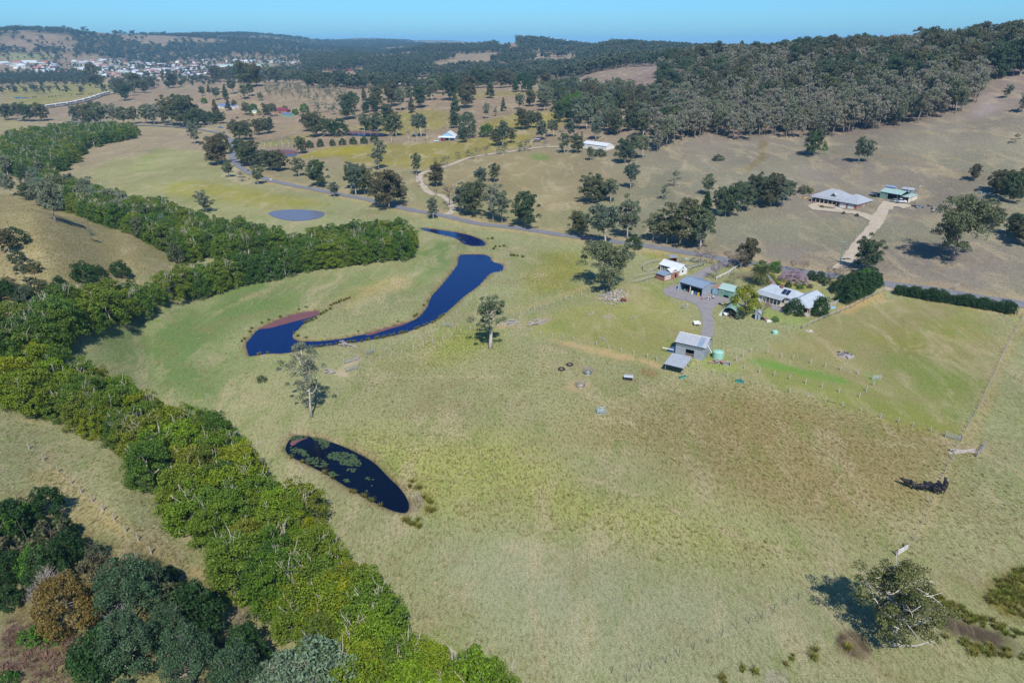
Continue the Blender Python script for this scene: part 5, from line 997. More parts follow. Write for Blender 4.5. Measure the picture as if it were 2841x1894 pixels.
def gable_roof(e, L, W, h, rise, mat, ov=.4, th=.07, axis='x', x0=0, y0=0, name='roof', ridge=None):
    mb = MB(); k = rise / (W / 2) if axis == 'x' else rise / (L / 2)
    if axis == 'x':
        m = y0 + W / 2; zl = h - ov * k
        mb.slab((x0-ov, y0-ov, zl+th), (x0+L+ov, y0-ov, zl+th), (x0+L+ov, m, h+rise+th), (x0-ov, m, h+rise+th), th)
        mb.slab((x0-ov, m, h+rise+th), (x0+L+ov, m, h+rise+th), (x0+L+ov, y0+W+ov, zl+th), (x0-ov, y0+W+ov, zl+th), th)
    else:
        m = x0 + L / 2; zl = h - ov * k
        mb.slab((x0-ov, y0-ov, zl+th), (m, y0-ov, h+rise+th), (m, y0+W+ov, h+rise+th), (x0-ov, y0+W+ov, zl+th), th)
        mb.slab((m, y0-ov, h+rise+th), (x0+L+ov, y0-ov, zl+th), (x0+L+ov, y0+W+ov, zl+th), (m, y0+W+ov, h+rise+th), th)
    r = mb.build(name, mat, e)
    if ridge:
        c = MB()
        if axis == 'x': c.box(x0-ov, x0+L+ov, m-.14, m+.14, h+rise+th-.02, h+rise+th+.06)
        else: c.box(m-.14, m+.14, y0-ov, y0+W+ov, h+rise+th-.02, h+rise+th+.06)
        c.build('ridge_cap', ridge, r)
    return r
def hip_roof(e, L, W, h, rise, mat, ov=.5, x0=0, y0=0, name='roof', inset=None):
    i = W / 2 if inset is None else inset; a = (x0-ov, y0-ov, h); b = (x0+L+ov, y0-ov, h); c = (x0+L+ov, y0+W+ov, h); d = (x0-ov, y0+W+ov, h); r0 = (x0+i-ov, y0+W/2, h+rise); r1 = (x0+L-i+ov, y0+W/2, h+rise)
    mb = MB(); mb.poly([a, b, r1, r0]); mb.poly([b, c, r1]); mb.poly([c, d, r0, r1]); mb.poly([d, a, r0]); mb.poly([d, c, b, a])
    mb.box(x0-ov, x0+L+ov, y0-ov, y0+W+ov, h-.16, h-.01); return mb.build(name, mat, e)
def hip_roof_y(e, L, W, h, rise, mat, ov=.5, x0=0, y0=0, name='roof', inset=2.0):
    a, b, c, d = (x0-ov, y0-ov, h), (x0+L+ov, y0-ov, h), (x0+L+ov, y0+W+ov, h), (x0-ov, y0+W+ov, h); r0 = (x0+L/2, y0+inset-ov, h+rise); r1 = (x0+L/2, y0+W-inset+ov, h+rise)
    mb = MB(); mb.poly([a, b, r0]); mb.poly([b, c, r1, r0]); mb.poly([c, d, r1]); mb.poly([d, a, r0, r1]); mb.poly([d, c, b, a]); mb.box(x0-ov, x0+L+ov, y0-ov, y0+W+ov, h-.16, h-.01); return mb.build(name, mat, e)
def skillion(e, x0, x1, y0, y1, z0, z1, mat, th=.06, name='roof'):
    return MB().slab((x0, y0, z0), (x1, y0, z0), (x1, y1, z1), (x0, y1, z1), th).build(name, mat, e)
def post(e, x, y, h, r=.08, mat=None, name='post', z0=-.3): return MB().box(x-r, x+r, y-r, y+r, z0, h).build(name, mat or M['steel'], e)
def window(e, x, y, z, w, h, mat=None, side=False, name='window'):
    """window on a wall face that looks to -y (or +x if side)"""
    if side: f = MB().box(y-.0, y+.06, x, x+w, z, z+h).build(name, mat or M['white'], e); MB().box(y+.06, y+.075, x+.08, x+w-.08, z+.08, z+h-.08).build('pane', M['glass'], f)
    else: f = MB().box(x, x+w, y-.06, y, z, z+h).build(name, mat or M['white'], e); MB().box(x+.08, x+w-.08, y-.075, y-.06, z+.08, z+h-.08).build('pane', M['glass'], f)
def plinth(e, x0, x1, y0, y1, z=.12, mat=None, name='floor_slab'): return MB().box(x0, x1, y0, y1, -.6, z).build(name, mat or M['conc'], e)
# 1 hay shed
e, L = bldg('hay_shed', px('s',515,815), px('s',1280,985), 'grey corrugated-iron hay shed with open doorway at the end of the drive', 'shed'); W = 6.5; h = 3.8
wall(e, (0,0), (L,0), h, ROOF['zincW'], openings=[(L*.36, L*.66, 0, 2.3)]); wall(e, (L-.12,.13), (L-.12,W), h, ROOF['zincW'], th=-.12); wall(e, (0,W), (L,W), h, ROOF['zincW'], th=-.12); wall(e, (0,.13), (0,W), h, ROOF['zincW'], openings=[(.6, 3.6, 0, 2.3)], th=-.12)
gable_tri(e, L-.1, 0, W, h, 1.35, ROOF['zincW']); gable_tri(e, 0, 0, W, h, 1.35, ROOF['zincW']); gable_roof(e, L, W, h, 1.35, ROOF['zinc'], .35, ridge=M['white'])
plinth(e, .2, L-.2, .2, W-.2, .04, M['earth'], 'earth_floor'); MB().box(-.02, L+.02, -.42, -.34, h-.42, h-.30).build('gutter', M['dark'], e); MB().box(L+.36, L+.42, -.35, W/2, h-.1, h+.0).build('barge_board', M['white'], e)
for zz in (1.0, .45): MB().box(L*.36, L*.66, .02, .10, zz, zz+.12).build('rail', M['timber'], e)
kk_ = 1.35 / (W / 2); MB().slab((L*.74, -.3, h-.3*kk_+.10), (L*.92, -.3, h-.3*kk_+.10), (L*.92, W/2-.2, h+(W/2-.2)*kk_+.10), (L*.74, W/2-.2, h+(W/2-.2)*kk_+.10), .02).build('newer_roof_sheet', ROOF['blue'], e)
MB().tube([(L+.2, 1.8, 3.8), (L+1.6, 1.4, 2.1)], .07).build('downpipe', M['white'], e)
b = MB(); b.prism([(-2.4, .6, -.3), (-2.4, .6, .9), (-.05, .6, 2.4), (-.05, .6, -.3)], (0, .06, 0)); b.build('blue_tarpaulin', M['blue'], e); MB().box(-3.6, -.6, .2, .5, .95, 1.1).build('plank', M['white'], e)
# 2 open skillion carport
e, L = bldg('hay_shelter', px('s',245,1262), px('s',725,1377), 'open shelter with sloping iron roof on four posts before the hay shed', 'shelter'); W = 5.2
skillion(e, -.3, L+.2, -.5, W+.3, 2.15, 2.75, ROOF['zinc'])
for x, y, hh in ((0,0,2.2),(L,0,2.2),(0,W,2.68),(L,W,2.68)):
    p = post(e, x, y, hh - .06, .07); MB().box(x-.16, x+.16, y-.16, y+.16, -.2, .14).build('footing', M['conc'], p)
for x, s in ((0, 1), (L, -1)): MB().tube([(x, 0, 1.3), (x + s * .8, 0, 2.08)], .04).build('brace', M['steel'], e)
b = MB(); 
for y in (0, W * .5, W): b.box(-.2, L+.1, y-.04, y+.04, 2.04 + .1 * y, 2.14 + .1 * y)
b.build('purlins', M['steel'], e)
# 3 green water tank
def tank(pc, r, h, label, mat, name='water_tank', n=24):
    g = at(pc); e = empty(name, g); tag(e, label, 'tank'); b = MB(); rings = []
    for k in range(13): b.tube([(0,0,h*k/13), (0,0,h*(k+.5)/13), (0,0,h*(k+1)/13)], [r, r*1.02, r], n, False)
    b.build('barrel', mat, e, smooth=True); c = MB(); c.tube([(0,0,h), (0,0,h+.06), (0,0,h+.22), (0,0,h+.30)], [r*1.02, r*.98, r*.45, r*.05], n); l = c.build('lid', mat, e, smooth=True)
    MB().tube([(r*.4,0,h+.12),(r*.4,0,h+.3)], .22, 10).build('hatch', mat, l); MB().tube([(r*.9, -.4, .15), (r*.9, -.4, -.1)], .06).build('outlet', M['dark'], e); return e
tank(px('s',1675,905), 1.42, 1.8, 'pale green round water tank beside the hay shed', M['tank'])
tank(px('F',640,722), .85, .7, 'small pale green round tank alone in the paddock', M['tank'], 'stock_tank')
tank(px('h',1050,945), .7, 2.4, 'tall narrow pale blue tank at the farmhouse corner', M['lav'])
# 4 machinery shed
e, L = bldg('machinery_shed', px('k',745,890), px('k',1187,1025), 'long grey open-fronted machinery shed with low gable roof', 'shed'); h = 3.0; W = 7.5
wall(e, (L-.1,0), (L-.1,W), h, ROOF['zincW'], th=-.12); wall(e, (0,0), (0,W), h, ROOF['zincW'], th=-.12); wall(e, (.1,W), (L-.12,W), h, ROOF['zincW'], th=-.12); gable_tri(e, L-.1, 0, W, h, 1.0, ROOF['zincW']); gable_tri(e, 0, 0, W, h, 1.0, ROOF['zincW'])
gable_roof(e, L, W, h, 1.0, ROOF['blue'], .25, ridge=ROOF['blue']); plinth(e, .1, L-.1, .1, W-.1, .03, M['earth'], 'earth_floor'); post(e, L*.47, .1, h-.05, .1, M['white']); MB().box(-.05, L+.05, -.08, .06, h-.4, h-.12).build('lintel', M['steel'], e)
b = MB(); b.prism([(-.1, -.02, 0), (-.1, -1.2, 0), (-.1, -.02, 2.6)], (.06, 0, 0)); b.build('sheet_offcut', M['lav'], e)
def clutter(name, pp, dims, mat, label, rz=None, cat='bin', lidmat=None):
    g = at(pp); e = empty(name, g, rng.random() * 3 if rz is None else rz); tag(e, label, cat); x, y, z = dims; b = MB(); b.prism([(-x/2, -y/2, -.05), (x/2, -y/2, -.05), (x/2*.94, y/2*.94, -.05), (-x/2*.94, y/2*.94, -.05)], (0, 0, z+.05)); b.build('body', mat, e)
    MB().box(-x*.53, x*.53, -y*.53, y*.53, z+.002, z+.06).build('lid', lidmat or mat, e); return e
clutter('green_box', px('k',858,905), (1.0,.6,.6), M['green'], 'bright green box at the mouth of the machinery shed', cat='box'); clutter('yellow_bin', px('k',1120,1000), (.8,.6,.9), M['yellow'], 'yellow-lidded bin at the right post of the machinery shed', lidmat=M['yellow'])
clutter('white_drum', px('k',1000,965), (.6,.6,.9), M['white'], 'white drum at the middle of the machinery shed opening', cat='drum'); clutter('red_drum', px('k',920,920), (.6,.6,.8), M['red'], 'red drum left of the middle post of the machinery shed', cat='drum'); clutter('blue_drum', px('k',1062,975), (.6,.6,.8), M['blue'], 'blue drum right of the middle post of the machinery shed', cat='drum')
# farm cart and junk before the green shed
def junk(name, pc, n, size, mats, label, cat, spread=(1.6, .9), flatz=.35, seed=0, long=1.0):
    """heap of separate pieces, each its own part"""
    r = np.random.default_rng(seed); g = at(pc); e = empty(name, g, r.random() * 3); tag(e, label, cat)
    for k in range(n):
        l = size * (.5 + r.random()) * long; w_ = size * (.12 + .12 * r.random()) if long > 1 else size * (.3 + .4 * r.random()); t = size * (.1 + .1 * r.random()) if long > 1 else size * (.2 + .3 * r.random())
        o = MB().box(-l/2, l/2, -w_/2, w_/2, 0, t).build('piece', mats[k % len(mats)], e, (r.normal() * spread[0] * .5, r.normal() * spread[1] * .5, flatz * r.random() * (k > n * .4))); o.rotation_euler = (r.normal() * .12, r.normal() * .12, (r.normal() * .35 if long > 1 else r.random() * 6))
    return e
junk('scrap_heap', px('k',1370,1060), 12, .8, [M['steel'], M['blue'], M['red'], M['white']], 'heap of blue and red scrap before the green shed', 'scrap', (2.4, 1.2), .5, 3)
junk('scrap_row', px('k',1590,1180), 12, .7, [M['timber'], M['steel'], M['dark']], 'row of grey scrap beside the golden-green tree', 'scrap', (3.2, .8), .6, 4)
# 5 green shed, 6 container
e, L = bldg('green_shed', px('k',1505,1005), px('k',1800,1085), 'pale green shed with half-open roller door next to the machinery shed', 'shed'); h = 2.7; W = 5.5
wall(e, (0,0), (L,0), h, ROOF['greenW'], openings=[(L*.36, L*.72, 0, 2.2)]); wall(e, (L-.1,.13), (L-.1,W), h, ROOF['greenW'], th=-.12); wall(e, (0,.13), (0,W), h, ROOF['greenW'], th=-.12); wall(e, (0,W), (L,W), h, ROOF['greenW'], th=-.12)
gable_tri(e, L-.1, 0, W, h, 1.1, ROOF['greenW']); gable_tri(e, 0, 0, W, h, 1.1, ROOF['greenW']); gable_roof(e, L, W, h, 1.1, ROOF['green'], .2); MB().box(L*.36, L*.72, .02, .08, .95, 2.2).build('roller_door', M['green'], e); window(e, L*.16, -.005, 1.4, .9, .6); plinth(e, .15, L-.15, .15, W-.15, .03, M['dark'], 'dark_floor')
e, L = bldg('shipping_container', px('k',1388,970), px('k',1500,1000), 'small rusty container with white doors between the sheds', 'container'); MB().box(0, L, .05, 5.5, .1, 2.3).build('body', M['brick'], e)
for k in range(2):
    d = MB().box(L*.5*k+.08, L*.5*(k+1)-.05, -.01, .05, .2, 2.2).build('door', M['lav'], e); MB().box(L*.5*k+.5, L*.5*k+.56, -.05, -.012, .3, 2.1).build('lock_bar', M['steel'], d)
# 7 stable, brick annex, red shelter
e, L = bldg('stable', px('k',365,495), px('k',747,607), 'long white stable with bright iron roof beside the round yard', 'stable'); h = 2.4; W = 4.2
wall(e, (0,0), (L,0), h, M['white'], openings=[(L*.05 + i*L*.085, L*.05 + (i+.75)*L*.085, .2, 2.0) for i in range(4)]); wall(e, (L-.1,.13), (L-.1,W), h, M['white'], th=-.12); wall(e, (0,.13), (0,W), h, M['white'], th=-.12); wall(e, (0,W), (L,W), h, M['white'], th=-.12); gable_tri(e, L-.1, 0, W, h, 1.3, M['white']); gable_tri(e, 0, 0, W, h, 1.3, M['white'])
gable_roof(e, L, W, h, 1.3, ROOF['white'], .4, ridge=ROOF['white']); window(e, 1.2, L+.0, 1.0, .8, .8, M['dark'], True); window(e, 1.5, L+.0, 2.3, .5, .4, M['dark'], True); plinth(e, .2, L-.2, .2, W-.2, .03, M['dark'], 'dark_floor')
e, L = bldg('brick_annex', px('k',285,662), px('k',440,718), 'low brick and slab annex with two-tone iron roof beside the stable', 'shed'); W = 7.0; h = 2.1
wall(e, (0,0), (L,0), h, M['brick']); wall(e, (L-.1,.13), (L-.1,W), h, M['brick'], th=-.12, openings=[(W*.72, W*.86, 0, 1.7)]); wall(e, (0,.13), (0,W), h, M['brick'], th=-.12); wall(e, (0,W), (L,W), h, M['brick'], th=-.12)
skillion(e, -.3, L+.3, -.3, W*.48, h, h+.45, ROOF['blue']); gable_roof(e, L, W*.52, h+.42, .9, ROOF['white'], .25, axis='y', y0=W*.48, name='gable_roof'); MB().prism([(L-.1, W*.5, h), (L-.1, W, h), (L-.1, W, h+.4), (L-.1, W*.75, h+1.2), (L-.1, W*.5, h+.4)], (.09, 0, 0)).build('gable', M['brick'], e)
for k in range(3): MB().box(L+.02, L+.1, .3, W*.45, .4+.55*k, .7+.55*k).build('slab_board', M['white'], e)
e, L = bldg('red_shelter', px('k',600,345), px('k',690,340), 'tiny red shelter with sloping roof behind the stable', 'shelter'); W = 2.2
wall(e, (0,W), (L,W), 1.9, M['red'], th=-.08); wall(e, (0,0), (0,W), 1.9, M['red'], th=-.08); wall(e, (L,0), (L,W), 1.9, M['red'], th=.08); skillion(e, -.9, L+.6, -.6, W+.3, 1.95, 2.35, ROOF['oldz'])
# 8 farmhouse
e, L = bldg('farmhouse', px('h',185,742), px('h',640,868), 'long white-roofed farmhouse with shaded verandah and a wing at its right end', 'house'); h = 2.9; V = 2.2; W = 6.5
wall(e, (.4,V), (L+3,V), h, M['cream'], openings=[(L*.15,L*.21,0,2.1),(L*.42,L*.48,0,2.1),(L*.66,L*.72,0,2.1)]); wall(e, (.4,V+.13), (.4,V+W), h, M['cream'], th=-.12); wall(e, (.4,V+W), (L+3,V+W), h, M['cream'], th=-.12); wall(e, (L+3,V+.13), (L+3,V+W), h, M['cream'], th=-.12)
hip_roof(e, L+1.6, W, h+.05, 1.8, ROOF['offw'], .4, .4, V, inset=2.2); skillion(e, -.2, L-1.0, -.3, V+.05, 2.35, h-.02, ROOF['zinc'], name='verandah_roof'); plinth(e, 0, L, -.1, V-.02, .28, M['timber'], 'verandah_floor')
for i in range(8): post(e, .15 + (L-1.4) * i / 7, .0, 2.36, .06, M['white'], 'verandah_post')
for x in (.06, .29, .34, .54, .60, .78): window(e, L*x+.1, V-.005, .95, 1.0, 1.2)
for i in range(3): MB().box(L*(.15,.42,.66)[i]+.02, L*(.21,.48,.72)[i]-.02, V+.02, V+.08, 0, 2.08).build('door', M['white'], e)
for x, y, hh in ((1.6, V+W*.55, h+2.5), (L*.60, V+W*.42, h+2.7)):
    c = MB().box(x-.35, x+.35, y-.3, y+.3, h+.4, hh).build('chimney', M['brick'], e); MB().box(x-.42, x+.42, y-.37, y+.37, hh, hh+.14).build('chimney_cap', M['brick'], c)
sl = 1.9 / (W/2)
for i in range(2):
    x = L*.70 + i*1.25; MB().slab((x, V+.5, h+.05+.5*sl+.26), (x+1.1, V+.5, h+.05+.5*sl+.26), (x+1.1, V+2.3, h+.05+2.3*sl+.26), (x, V+2.3, h+.05+2.3*sl+.26), .06).build('solar_panel', M['solar'], e)
MB().box(-.4, 2.6, -.5, -.42, .1, 1.1).build('lattice_fence', M['white'], e); MB().box(-.3, 3.2, .5, V, .3, 2.4).build('enclosed_porch', M['white'], e)
x0 = L + 1.6; wl = 6.5; wd = 11.5; y0 = V - 3.6
wall(e, (x0+1.2,y0+1.6), (x0+wl,y0+1.6), h, M['cream'], openings=[(1.2,2.2,0,2.1)], name='wing_wall'); wall(e, (x0+wl,y0+1.73), (x0+wl,y0+wd), h, M['cream'], th=.12, name='wing_wall'); hip_roof_y(e, wl, wd, h+.06, 2.2, ROOF['offw'], .5, x0, y0, 'wing_roof', 1.2); plinth(e, x0+.2, x0+wl+.4, y0-.2, y0+1.55, .3, M['timber'], 'wing_verandah_floor')
for i in range(5): post(e, x0+.4+(wl-.4)*i/4, y0-.1, h-.1, .06, M['white'], 'wing_post')
MB().box(x0+.4, x0+wl, y0-.16, y0-.1, .4, 1.2).build('wing_balustrade', M['white'], e); MB().box(x0+2.4, x0+wl-.4, y0+1.5, y0+1.56, .9, 2.0).build('wing_blind', M['carr'], e)
# garden extras
e, L = bldg('green_carport', px('k',1600,1400), px('k',1862,1455), 'green arched carport sheltering a white boat', 'carport'); W = 5.0
wall(e, (0,0), (0,W), 2.1, ROOF['greenW'], th=-.08); wall(e, (L,0), (L,W), 2.1, ROOF['greenW'], th=.08); wall(e, (0,W), (L,W), 2.1, ROOF['greenW'], th=-.08); b = MB(); pts = [(L*t, 2.1 + 1.0 * math.sin(math.pi * t) ** .8) for t in np.linspace(0, 1, 9)]
for (xa, za), (xb, zb) in zip(pts, pts[1:]): b.slab((xa, -.3, za+.06), (xb, -.3, zb+.06), (xb, W+.2, zb+.06), (xa, W+.2, za+.06), .05)
b.build('roof', ROOF['greenW'], e); plinth(e, .1, L-.1, .1, W-.1, .03, M['earth'], 'earth_floor'); MB().prism([(-.2, -.05, 0), (-1.2, -.05, 0), (-.2, -.05, 2.0)], (0, .06, 0)).build('side_flap', M['white'], e)
g = at(px('k',1690,1395)); bt = empty('boat', (g.x, g.y + 1.6, g.z), math.radians(80)); tag(bt, 'white boat with windscreen parked inside the green carport', 'boat'); b = MB()
sec = [(-2.2, .85, .9), (-1, .95, .9), (.6, .85, .95), (1.7, .45, 1.05), (2.3, .05, 1.15)]
for (xa, wa, za), (xb, wb, zb) in zip(sec, sec[1:]):
    b.quad((xa,-wa,za),(xb,-wb,zb),(xb,-wb*.4,.35),(xa,-wa*.5,.3)); b.quad((xa,wa*.5,.3),(xb,wb*.4,.35),(xb,wb,zb),(xa,wa,za)); b.quad((xa,-wa*.5,.3),(xb,-wb*.4,.35),(xb,wb*.4,.35),(xa,wa*.5,.3)); b.quad((xa,wa,za),(xb,wb,zb),(xb,-wb,zb),(xa,-wa,za))
b.poly([(-2.2,-.85,.9),(-2.2,-.42,.3),(-2.2,.42,.3),(-2.2,.85,.9)]); b.build('hull', M['carw'], bt); MB().prism([(-.2,-.7,.93),(.5,-.6,.93),(.1,-.6,1.55),(-.1,-.65,1.55)], (0, 1.3, 0)).build('windscreen', M['glass'], bt)
for s in (-1, 1): MB().tube([(-.6, s*.95, .25), (-.6, s*.8, .25)], .26, 12).build('trailer_wheel', M['rubber'], bt)
def small_hut(name, pa, pb, W, h, rise, wm, rm, label, cat='shed', hip=False, group=None, door=True, axis='x', win=0):
    e, L = bldg(name, pa, pb, label, cat, group)
    for a, c, t in (((0,0),(L,0),.1), ((L,.11),(L,W),.1), ((0,W),(L,W),-.1), ((0,.11),(0,W),-.1)): wall(e, a, c, h, wm, th=t)
    if hip: hip_roof(e, L, W, h, rise, rm, .35)
    else:
        gable_roof(e, L, W, h, rise, rm, .25, axis=axis)
        if axis == 'x': gable_tri(e, L-.02, 0, W, h, rise, wm); gable_tri(e, 0, 0, W, h, rise, wm)
        else: MB().prism([(0, 0, h), (L, 0, h), (L/2, 0, h+rise)], (0, .1, 0)).build('gable', wm, e)
    if door: MB().box(L*.42, L*.58, -.05, -.004, 0, min(2.0, h*.85)).build('door', M['dark'], e)
    for i in range(win): window(e, L*(.08 + .86*i/max(1, win)), -.005, h*.3, L*.07, h*.45)
    return e, L
small_hut('garden_shed', px('h',188,1042), px('h',268,1052), 2.2, 2.0, .5, ROOF['zincW'], ROOF['zinc'], 'small grey garden shed by the back fence of the farmhouse', axis='y')
for nme, x, y, dm, mt, lb in (('red_bin',350,1055,(.9,.7,.7),M['brick'],'brown crate beside the small garden shed'),('white_tub',415,1075,(1.8,.8,.35),M['white'],'white bathtub trough by the back garden fence'),('dark_bin',305,1045,(.8,.7,.7),M['dark'],'dark bin touching the small garden shed'),('white_bench',1395,870,(1.6,.6,.45),M['lav'],'grey garden bench on the lawn by the paddock fence')): clutter(nme, px('h', x, y), dm, mt, lb, 0.2, 'tub' if 'tub' in lb else 'bench' if 'bench' in lb else 'bin')
e, L = bldg('teal_screen', px('h',1330,850), px('h',1540,755), 'grey fence panel ending in a teal screen by the garden', 'screen'); MB().box(0, L*.72, 0, .08, 0, 1.1).build('fence_panel', M['timber'], e); MB().box(L*.73, L, 0, .08, 0, 1.5).build('screen_panel', M['teal'], e)
# 9 brick house over the road
e, L = bldg('brick_house', px('v',85,432), px('v',690,522), 'brick house with large grey hipped roof and two white garage doors', 'house'); h = 2.8; W = 11; V = 2.2
wall(e, (0,V), (L,V), h, M['brick'], openings=[(L*.45,L*.5,0,2.1)]); wall(e, (0,V+.13), (0,W), h, M['brick'], th=-.12); wall(e, (0,W), (L,W), h, M['brick'], th=-.12); hip_roof(e, L+.5, W-.6, h+.03, 3.2, ROOF['zinc'], .5, 0, .6, inset=6.0); skillion(e, -.4, L-.5, -.9, 1.0, 2.3, 2.95, ROOF['zinc'], name='verandah_roof'); plinth(e, 0, L, -.6, V-.02, .2, M['brick'], 'verandah_floor')
for i in range(8): post(e, .2+(L-.4)*i/7, -.45, 2.35, .08, M['white'], 'verandah_post')
for x in (.08,.2,.32,.56,.68,.82): window(e, L*x, V-.005, .8, 1.4, 1.3)
b = MB(); b.prism([(L*.55,1.2,4.0),(L*.55+2.6,1.2,4.0),(L*.55+1.3,1.2,5.2)], (0,3.2,0)); b.build('dormer', ROOF['zinc'], e); MB().prism([(L*.55+.5,1.17,4.1),(L*.55+2.1,1.17,4.1),(L*.55+1.3,1.17,4.9)], (0,.02,0)).build('dormer_vent', M['dark'], e)
G0 = L; G1 = L + 8.0; gy = -2.6
wall(e, (G0,gy), (G1,gy), h, M['brick'], openings=[(.6,3.4,0,2.2),(4.2,7.0,0,2.2)], name='garage_wall'); wall(e, (G1,gy+.13), (G1,W), h, M['brick'], th=.12, name='garage_wall'); wall(e, (G0,gy+.13), (G0,V), h, M['brick'], th=-.12, name='garage_wall'); hip_roof(e, 8.0, W-gy, h+.05, 2.9, ROOF['zinc'], .5, G0, gy, 'garage_roof', 4.0)
for x in (.6, 4.2): MB().box(G0+x, G0+x+2.8, gy+.04, gy+.1, 0, 2.2).build('garage_door', M['white'], e)
for yy in (0.5, 3.0, 6.0): window(e, yy, G1+.125, 1.2, 1.2, 1.0, None, True)
plinth(e, G0-.2, G1+.4, gy-3.2, gy-.02, .06, M['conc'], 'garage_apron')
# 10 green shed over the road with small sheds behind
e, L = bldg('farm_workshop', px('v',1465,362), px('v',1880,432), 'pale green workshop with wide open bay beside the brick house', 'shed'); h = 3.0; W = 7
wall(e, (0,0), (L*.86,0), h, ROOF['greenW'], openings=[(L*.38,L*.84,0,2.6),(L*.28,L*.32,1.6,2.2)]); wall(e, (0,.13), (0,W), h, ROOF['greenW'], th=-.12); wall(e, (0,W), (L+3.5,W), h, ROOF['greenW'], th=-.12); wall(e, (L+3.5,.1), (L+3.5,W), h, M['cream'], th=-.12); gable_roof(e, L, W, h, 1.2, ROOF['green'], .25); gable_tri(e, 0, 0, W, h, 1.2, ROOF['greenW']); skillion(e, L+.28, L+3.9, -.1, W, 2.5, 3.05, ROOF['green'], name='lean_to_roof'); plinth(e, .2, L+3.4, .2, W-.2, .04, M['green'], 'floor'); post(e, L, 0, 2.5)
small_hut('grey_hut', px('v',1905,280), px('v',2010,295), 4, 2.3, .6, ROOF['zincW'], ROOF['zinc'], 'left of the two small grey huts behind the green workshop'); small_hut('grey_hut', px('v',2030,305), px('v',2140,310), 4, 2.4, .6, ROOF['zincW'], ROOF['zinc'], 'right of the two small grey huts behind the green workshop')
small_hut('grey_hut', px('v',1570,225), px('v',1760,248), 3.5, 2.2, .5, ROOF['zincW'], ROOF['blue'], 'long low grey hut half hidden behind the green workshop')
# 11 others on the slopes
small_hut('long_white_shed', px('B',1650,1018), px('B',1812,1034), 8, 3.2, 1.5, M['white'], ROOF['white'], 'long white shed with bright roof among gums on the slope', win=0, door=False)
e, L = small_hut('cottage', px('q',1290,292), px('q',1470,292), 9, 3.0, 3.4, M['lav'], ROOF['white'], 'pale blue cottage with steep white roof above the yellow paddock', 'house', axis='y', win=3); skillion(e, -1.5, L+1.5, -2.5, 0, 2.4, 3.2, ROOF['white'], name='verandah_roof')
for i in range(4): post(e, -1.2 + (L+2.4)*i/3, -2.3, 2.5, .08, M['white'], 'verandah_post')
e, L = small_hut('homestead', px('u',625,836), px('u',830,846), 8, 3.0, 1.8, M['white'], ROOF['blueS'], 'long white house with blue-grey roof on the bald hill', 'house', win=9, door=False)
small_hut('red_roofed_house', px('u',1370,905), px('u',1550,905), 9, 3.0, 2.6, M['brick'], ROOF['maroon'], 'brick house with maroon roof among garden trees', 'house', True, win=4)
small_hut('green_blue_shed', px('u',1487,950), px('u',1592,958), 6, 3.0, .8, ROOF['greenW'], ROOF['blueS'], 'pale green shed with blue roof beside the maroon-roofed house', door=False)
small_hut('white_garage', px('u',1075,905), px('u',1140,908), 4, 2.4, .8, M['white'], ROOF['green'], 'tiny white garage left of the maroon-roofed house', door=False)
small_hut('hill_shed', px('B',2195,742), px('B',2290,742), 6, 2.6, 1.0, M['lav'], ROOF['blue'], 'small blue-grey shed half hidden in the woodland', door=False)
small_hut('hill_hut', px('B',1315,980), px('B',1355,978), 4, 2.2, .6, M['darkt'], ROOF['oldz'], 'small dark hut beside the gravel track', door=False)
small_hut('white_roofed_barn', px('B',260,572), px('B',365,575), 12, 3, 1.5, M['white'], ROOF['white'], 'left white-roofed barn beyond the ridge trees', door=False); small_hut('white_roofed_barn', px('B',370,580), px('B',490,578), 12, 3, 1.5, M['white'], ROOF['white'], 'right white-roofed barn beyond the ridge trees', door=False)
small_hut('brick_bungalow', px('B',15,490), px('B',60,490), 9, 3, 2, M['brick'], ROOF['maroon'], 'distant orange-roofed bungalow on the pale rise', 'house', True, door=False)
g = at(px('B',1090,360)); e = empty('water_tower', g); tag(e, 'white water tower far off below the wooded knoll', 'tower'); MB().tube([(0,0,-1),(0,0,8)], 2.2, 14).build('barrel', M['white'], e, smooth=True); MB().tube([(0,0,8),(0,0,8.8)], [2.3, .3], 14).build('cap', M['white'], e)
# ------------------------------------------------------------------ the town
r = np.random.default_rng(77); HM = []
def house_mesh(i, rm, wm, L, W, h, rise, hip):
    b = MB(); b.mi = 1; b.box(0, L, 0, W, -2, h); b.mi = 0; o = .5
    if hip:
        q = W/2; b.poly([(-o,-o,h),(L+o,-o,h),(L-q,W/2,h+rise),(q,W/2,h+rise)]); b.poly([(L+o,-o,h),(L+o,W+o,h),(L-q,W/2,h+rise)]); b.poly([(L+o,W+o,h),(-o,W+o,h),(q,W/2,h+rise),(L-q,W/2,h+rise)]); b.poly([(-o,W+o,h),(-o,-o,h),(q,W/2,h+rise)])
    else:
        b.poly([(-o,-o,h),(L+o,-o,h),(L+o,W/2,h+rise),(-o,W/2,h+rise)]); b.poly([(-o,W/2,h+rise),(L+o,W/2,h+rise),(L+o,W+o,h),(-o,W+o,h)]); b.mi = 1; b.poly([(0,0,h),(0,W/2,h+rise),(0,W,h)]); b.poly([(L,0,h),(L,W,h),(L,W/2,h+rise)])
    b.mi = 2
    for k in range(3): b.box(L*(.12+.3*k), L*(.26+.3*k), -.06, 0.02, .9, 2.2)
    return b.mesh('town_house', [rm, wm, M['glass']])
RM = [ROOF['white'], ROOF['zinc'], ROOF['white'], paint('terracotta_roof', '#a8685a', .8, .15, 1), ROOF['green'], ROOF['white'], paint('grey_tile_roof', '#7c7a80', .8, .12, 1), ROOF['zinc'], ROOF['white'], paint('brown_tile_roof', '#8a6258', .8, .12, 1)]
WM = [M['white'], M['cream'], M['brick'], M['white'], M['cream']]
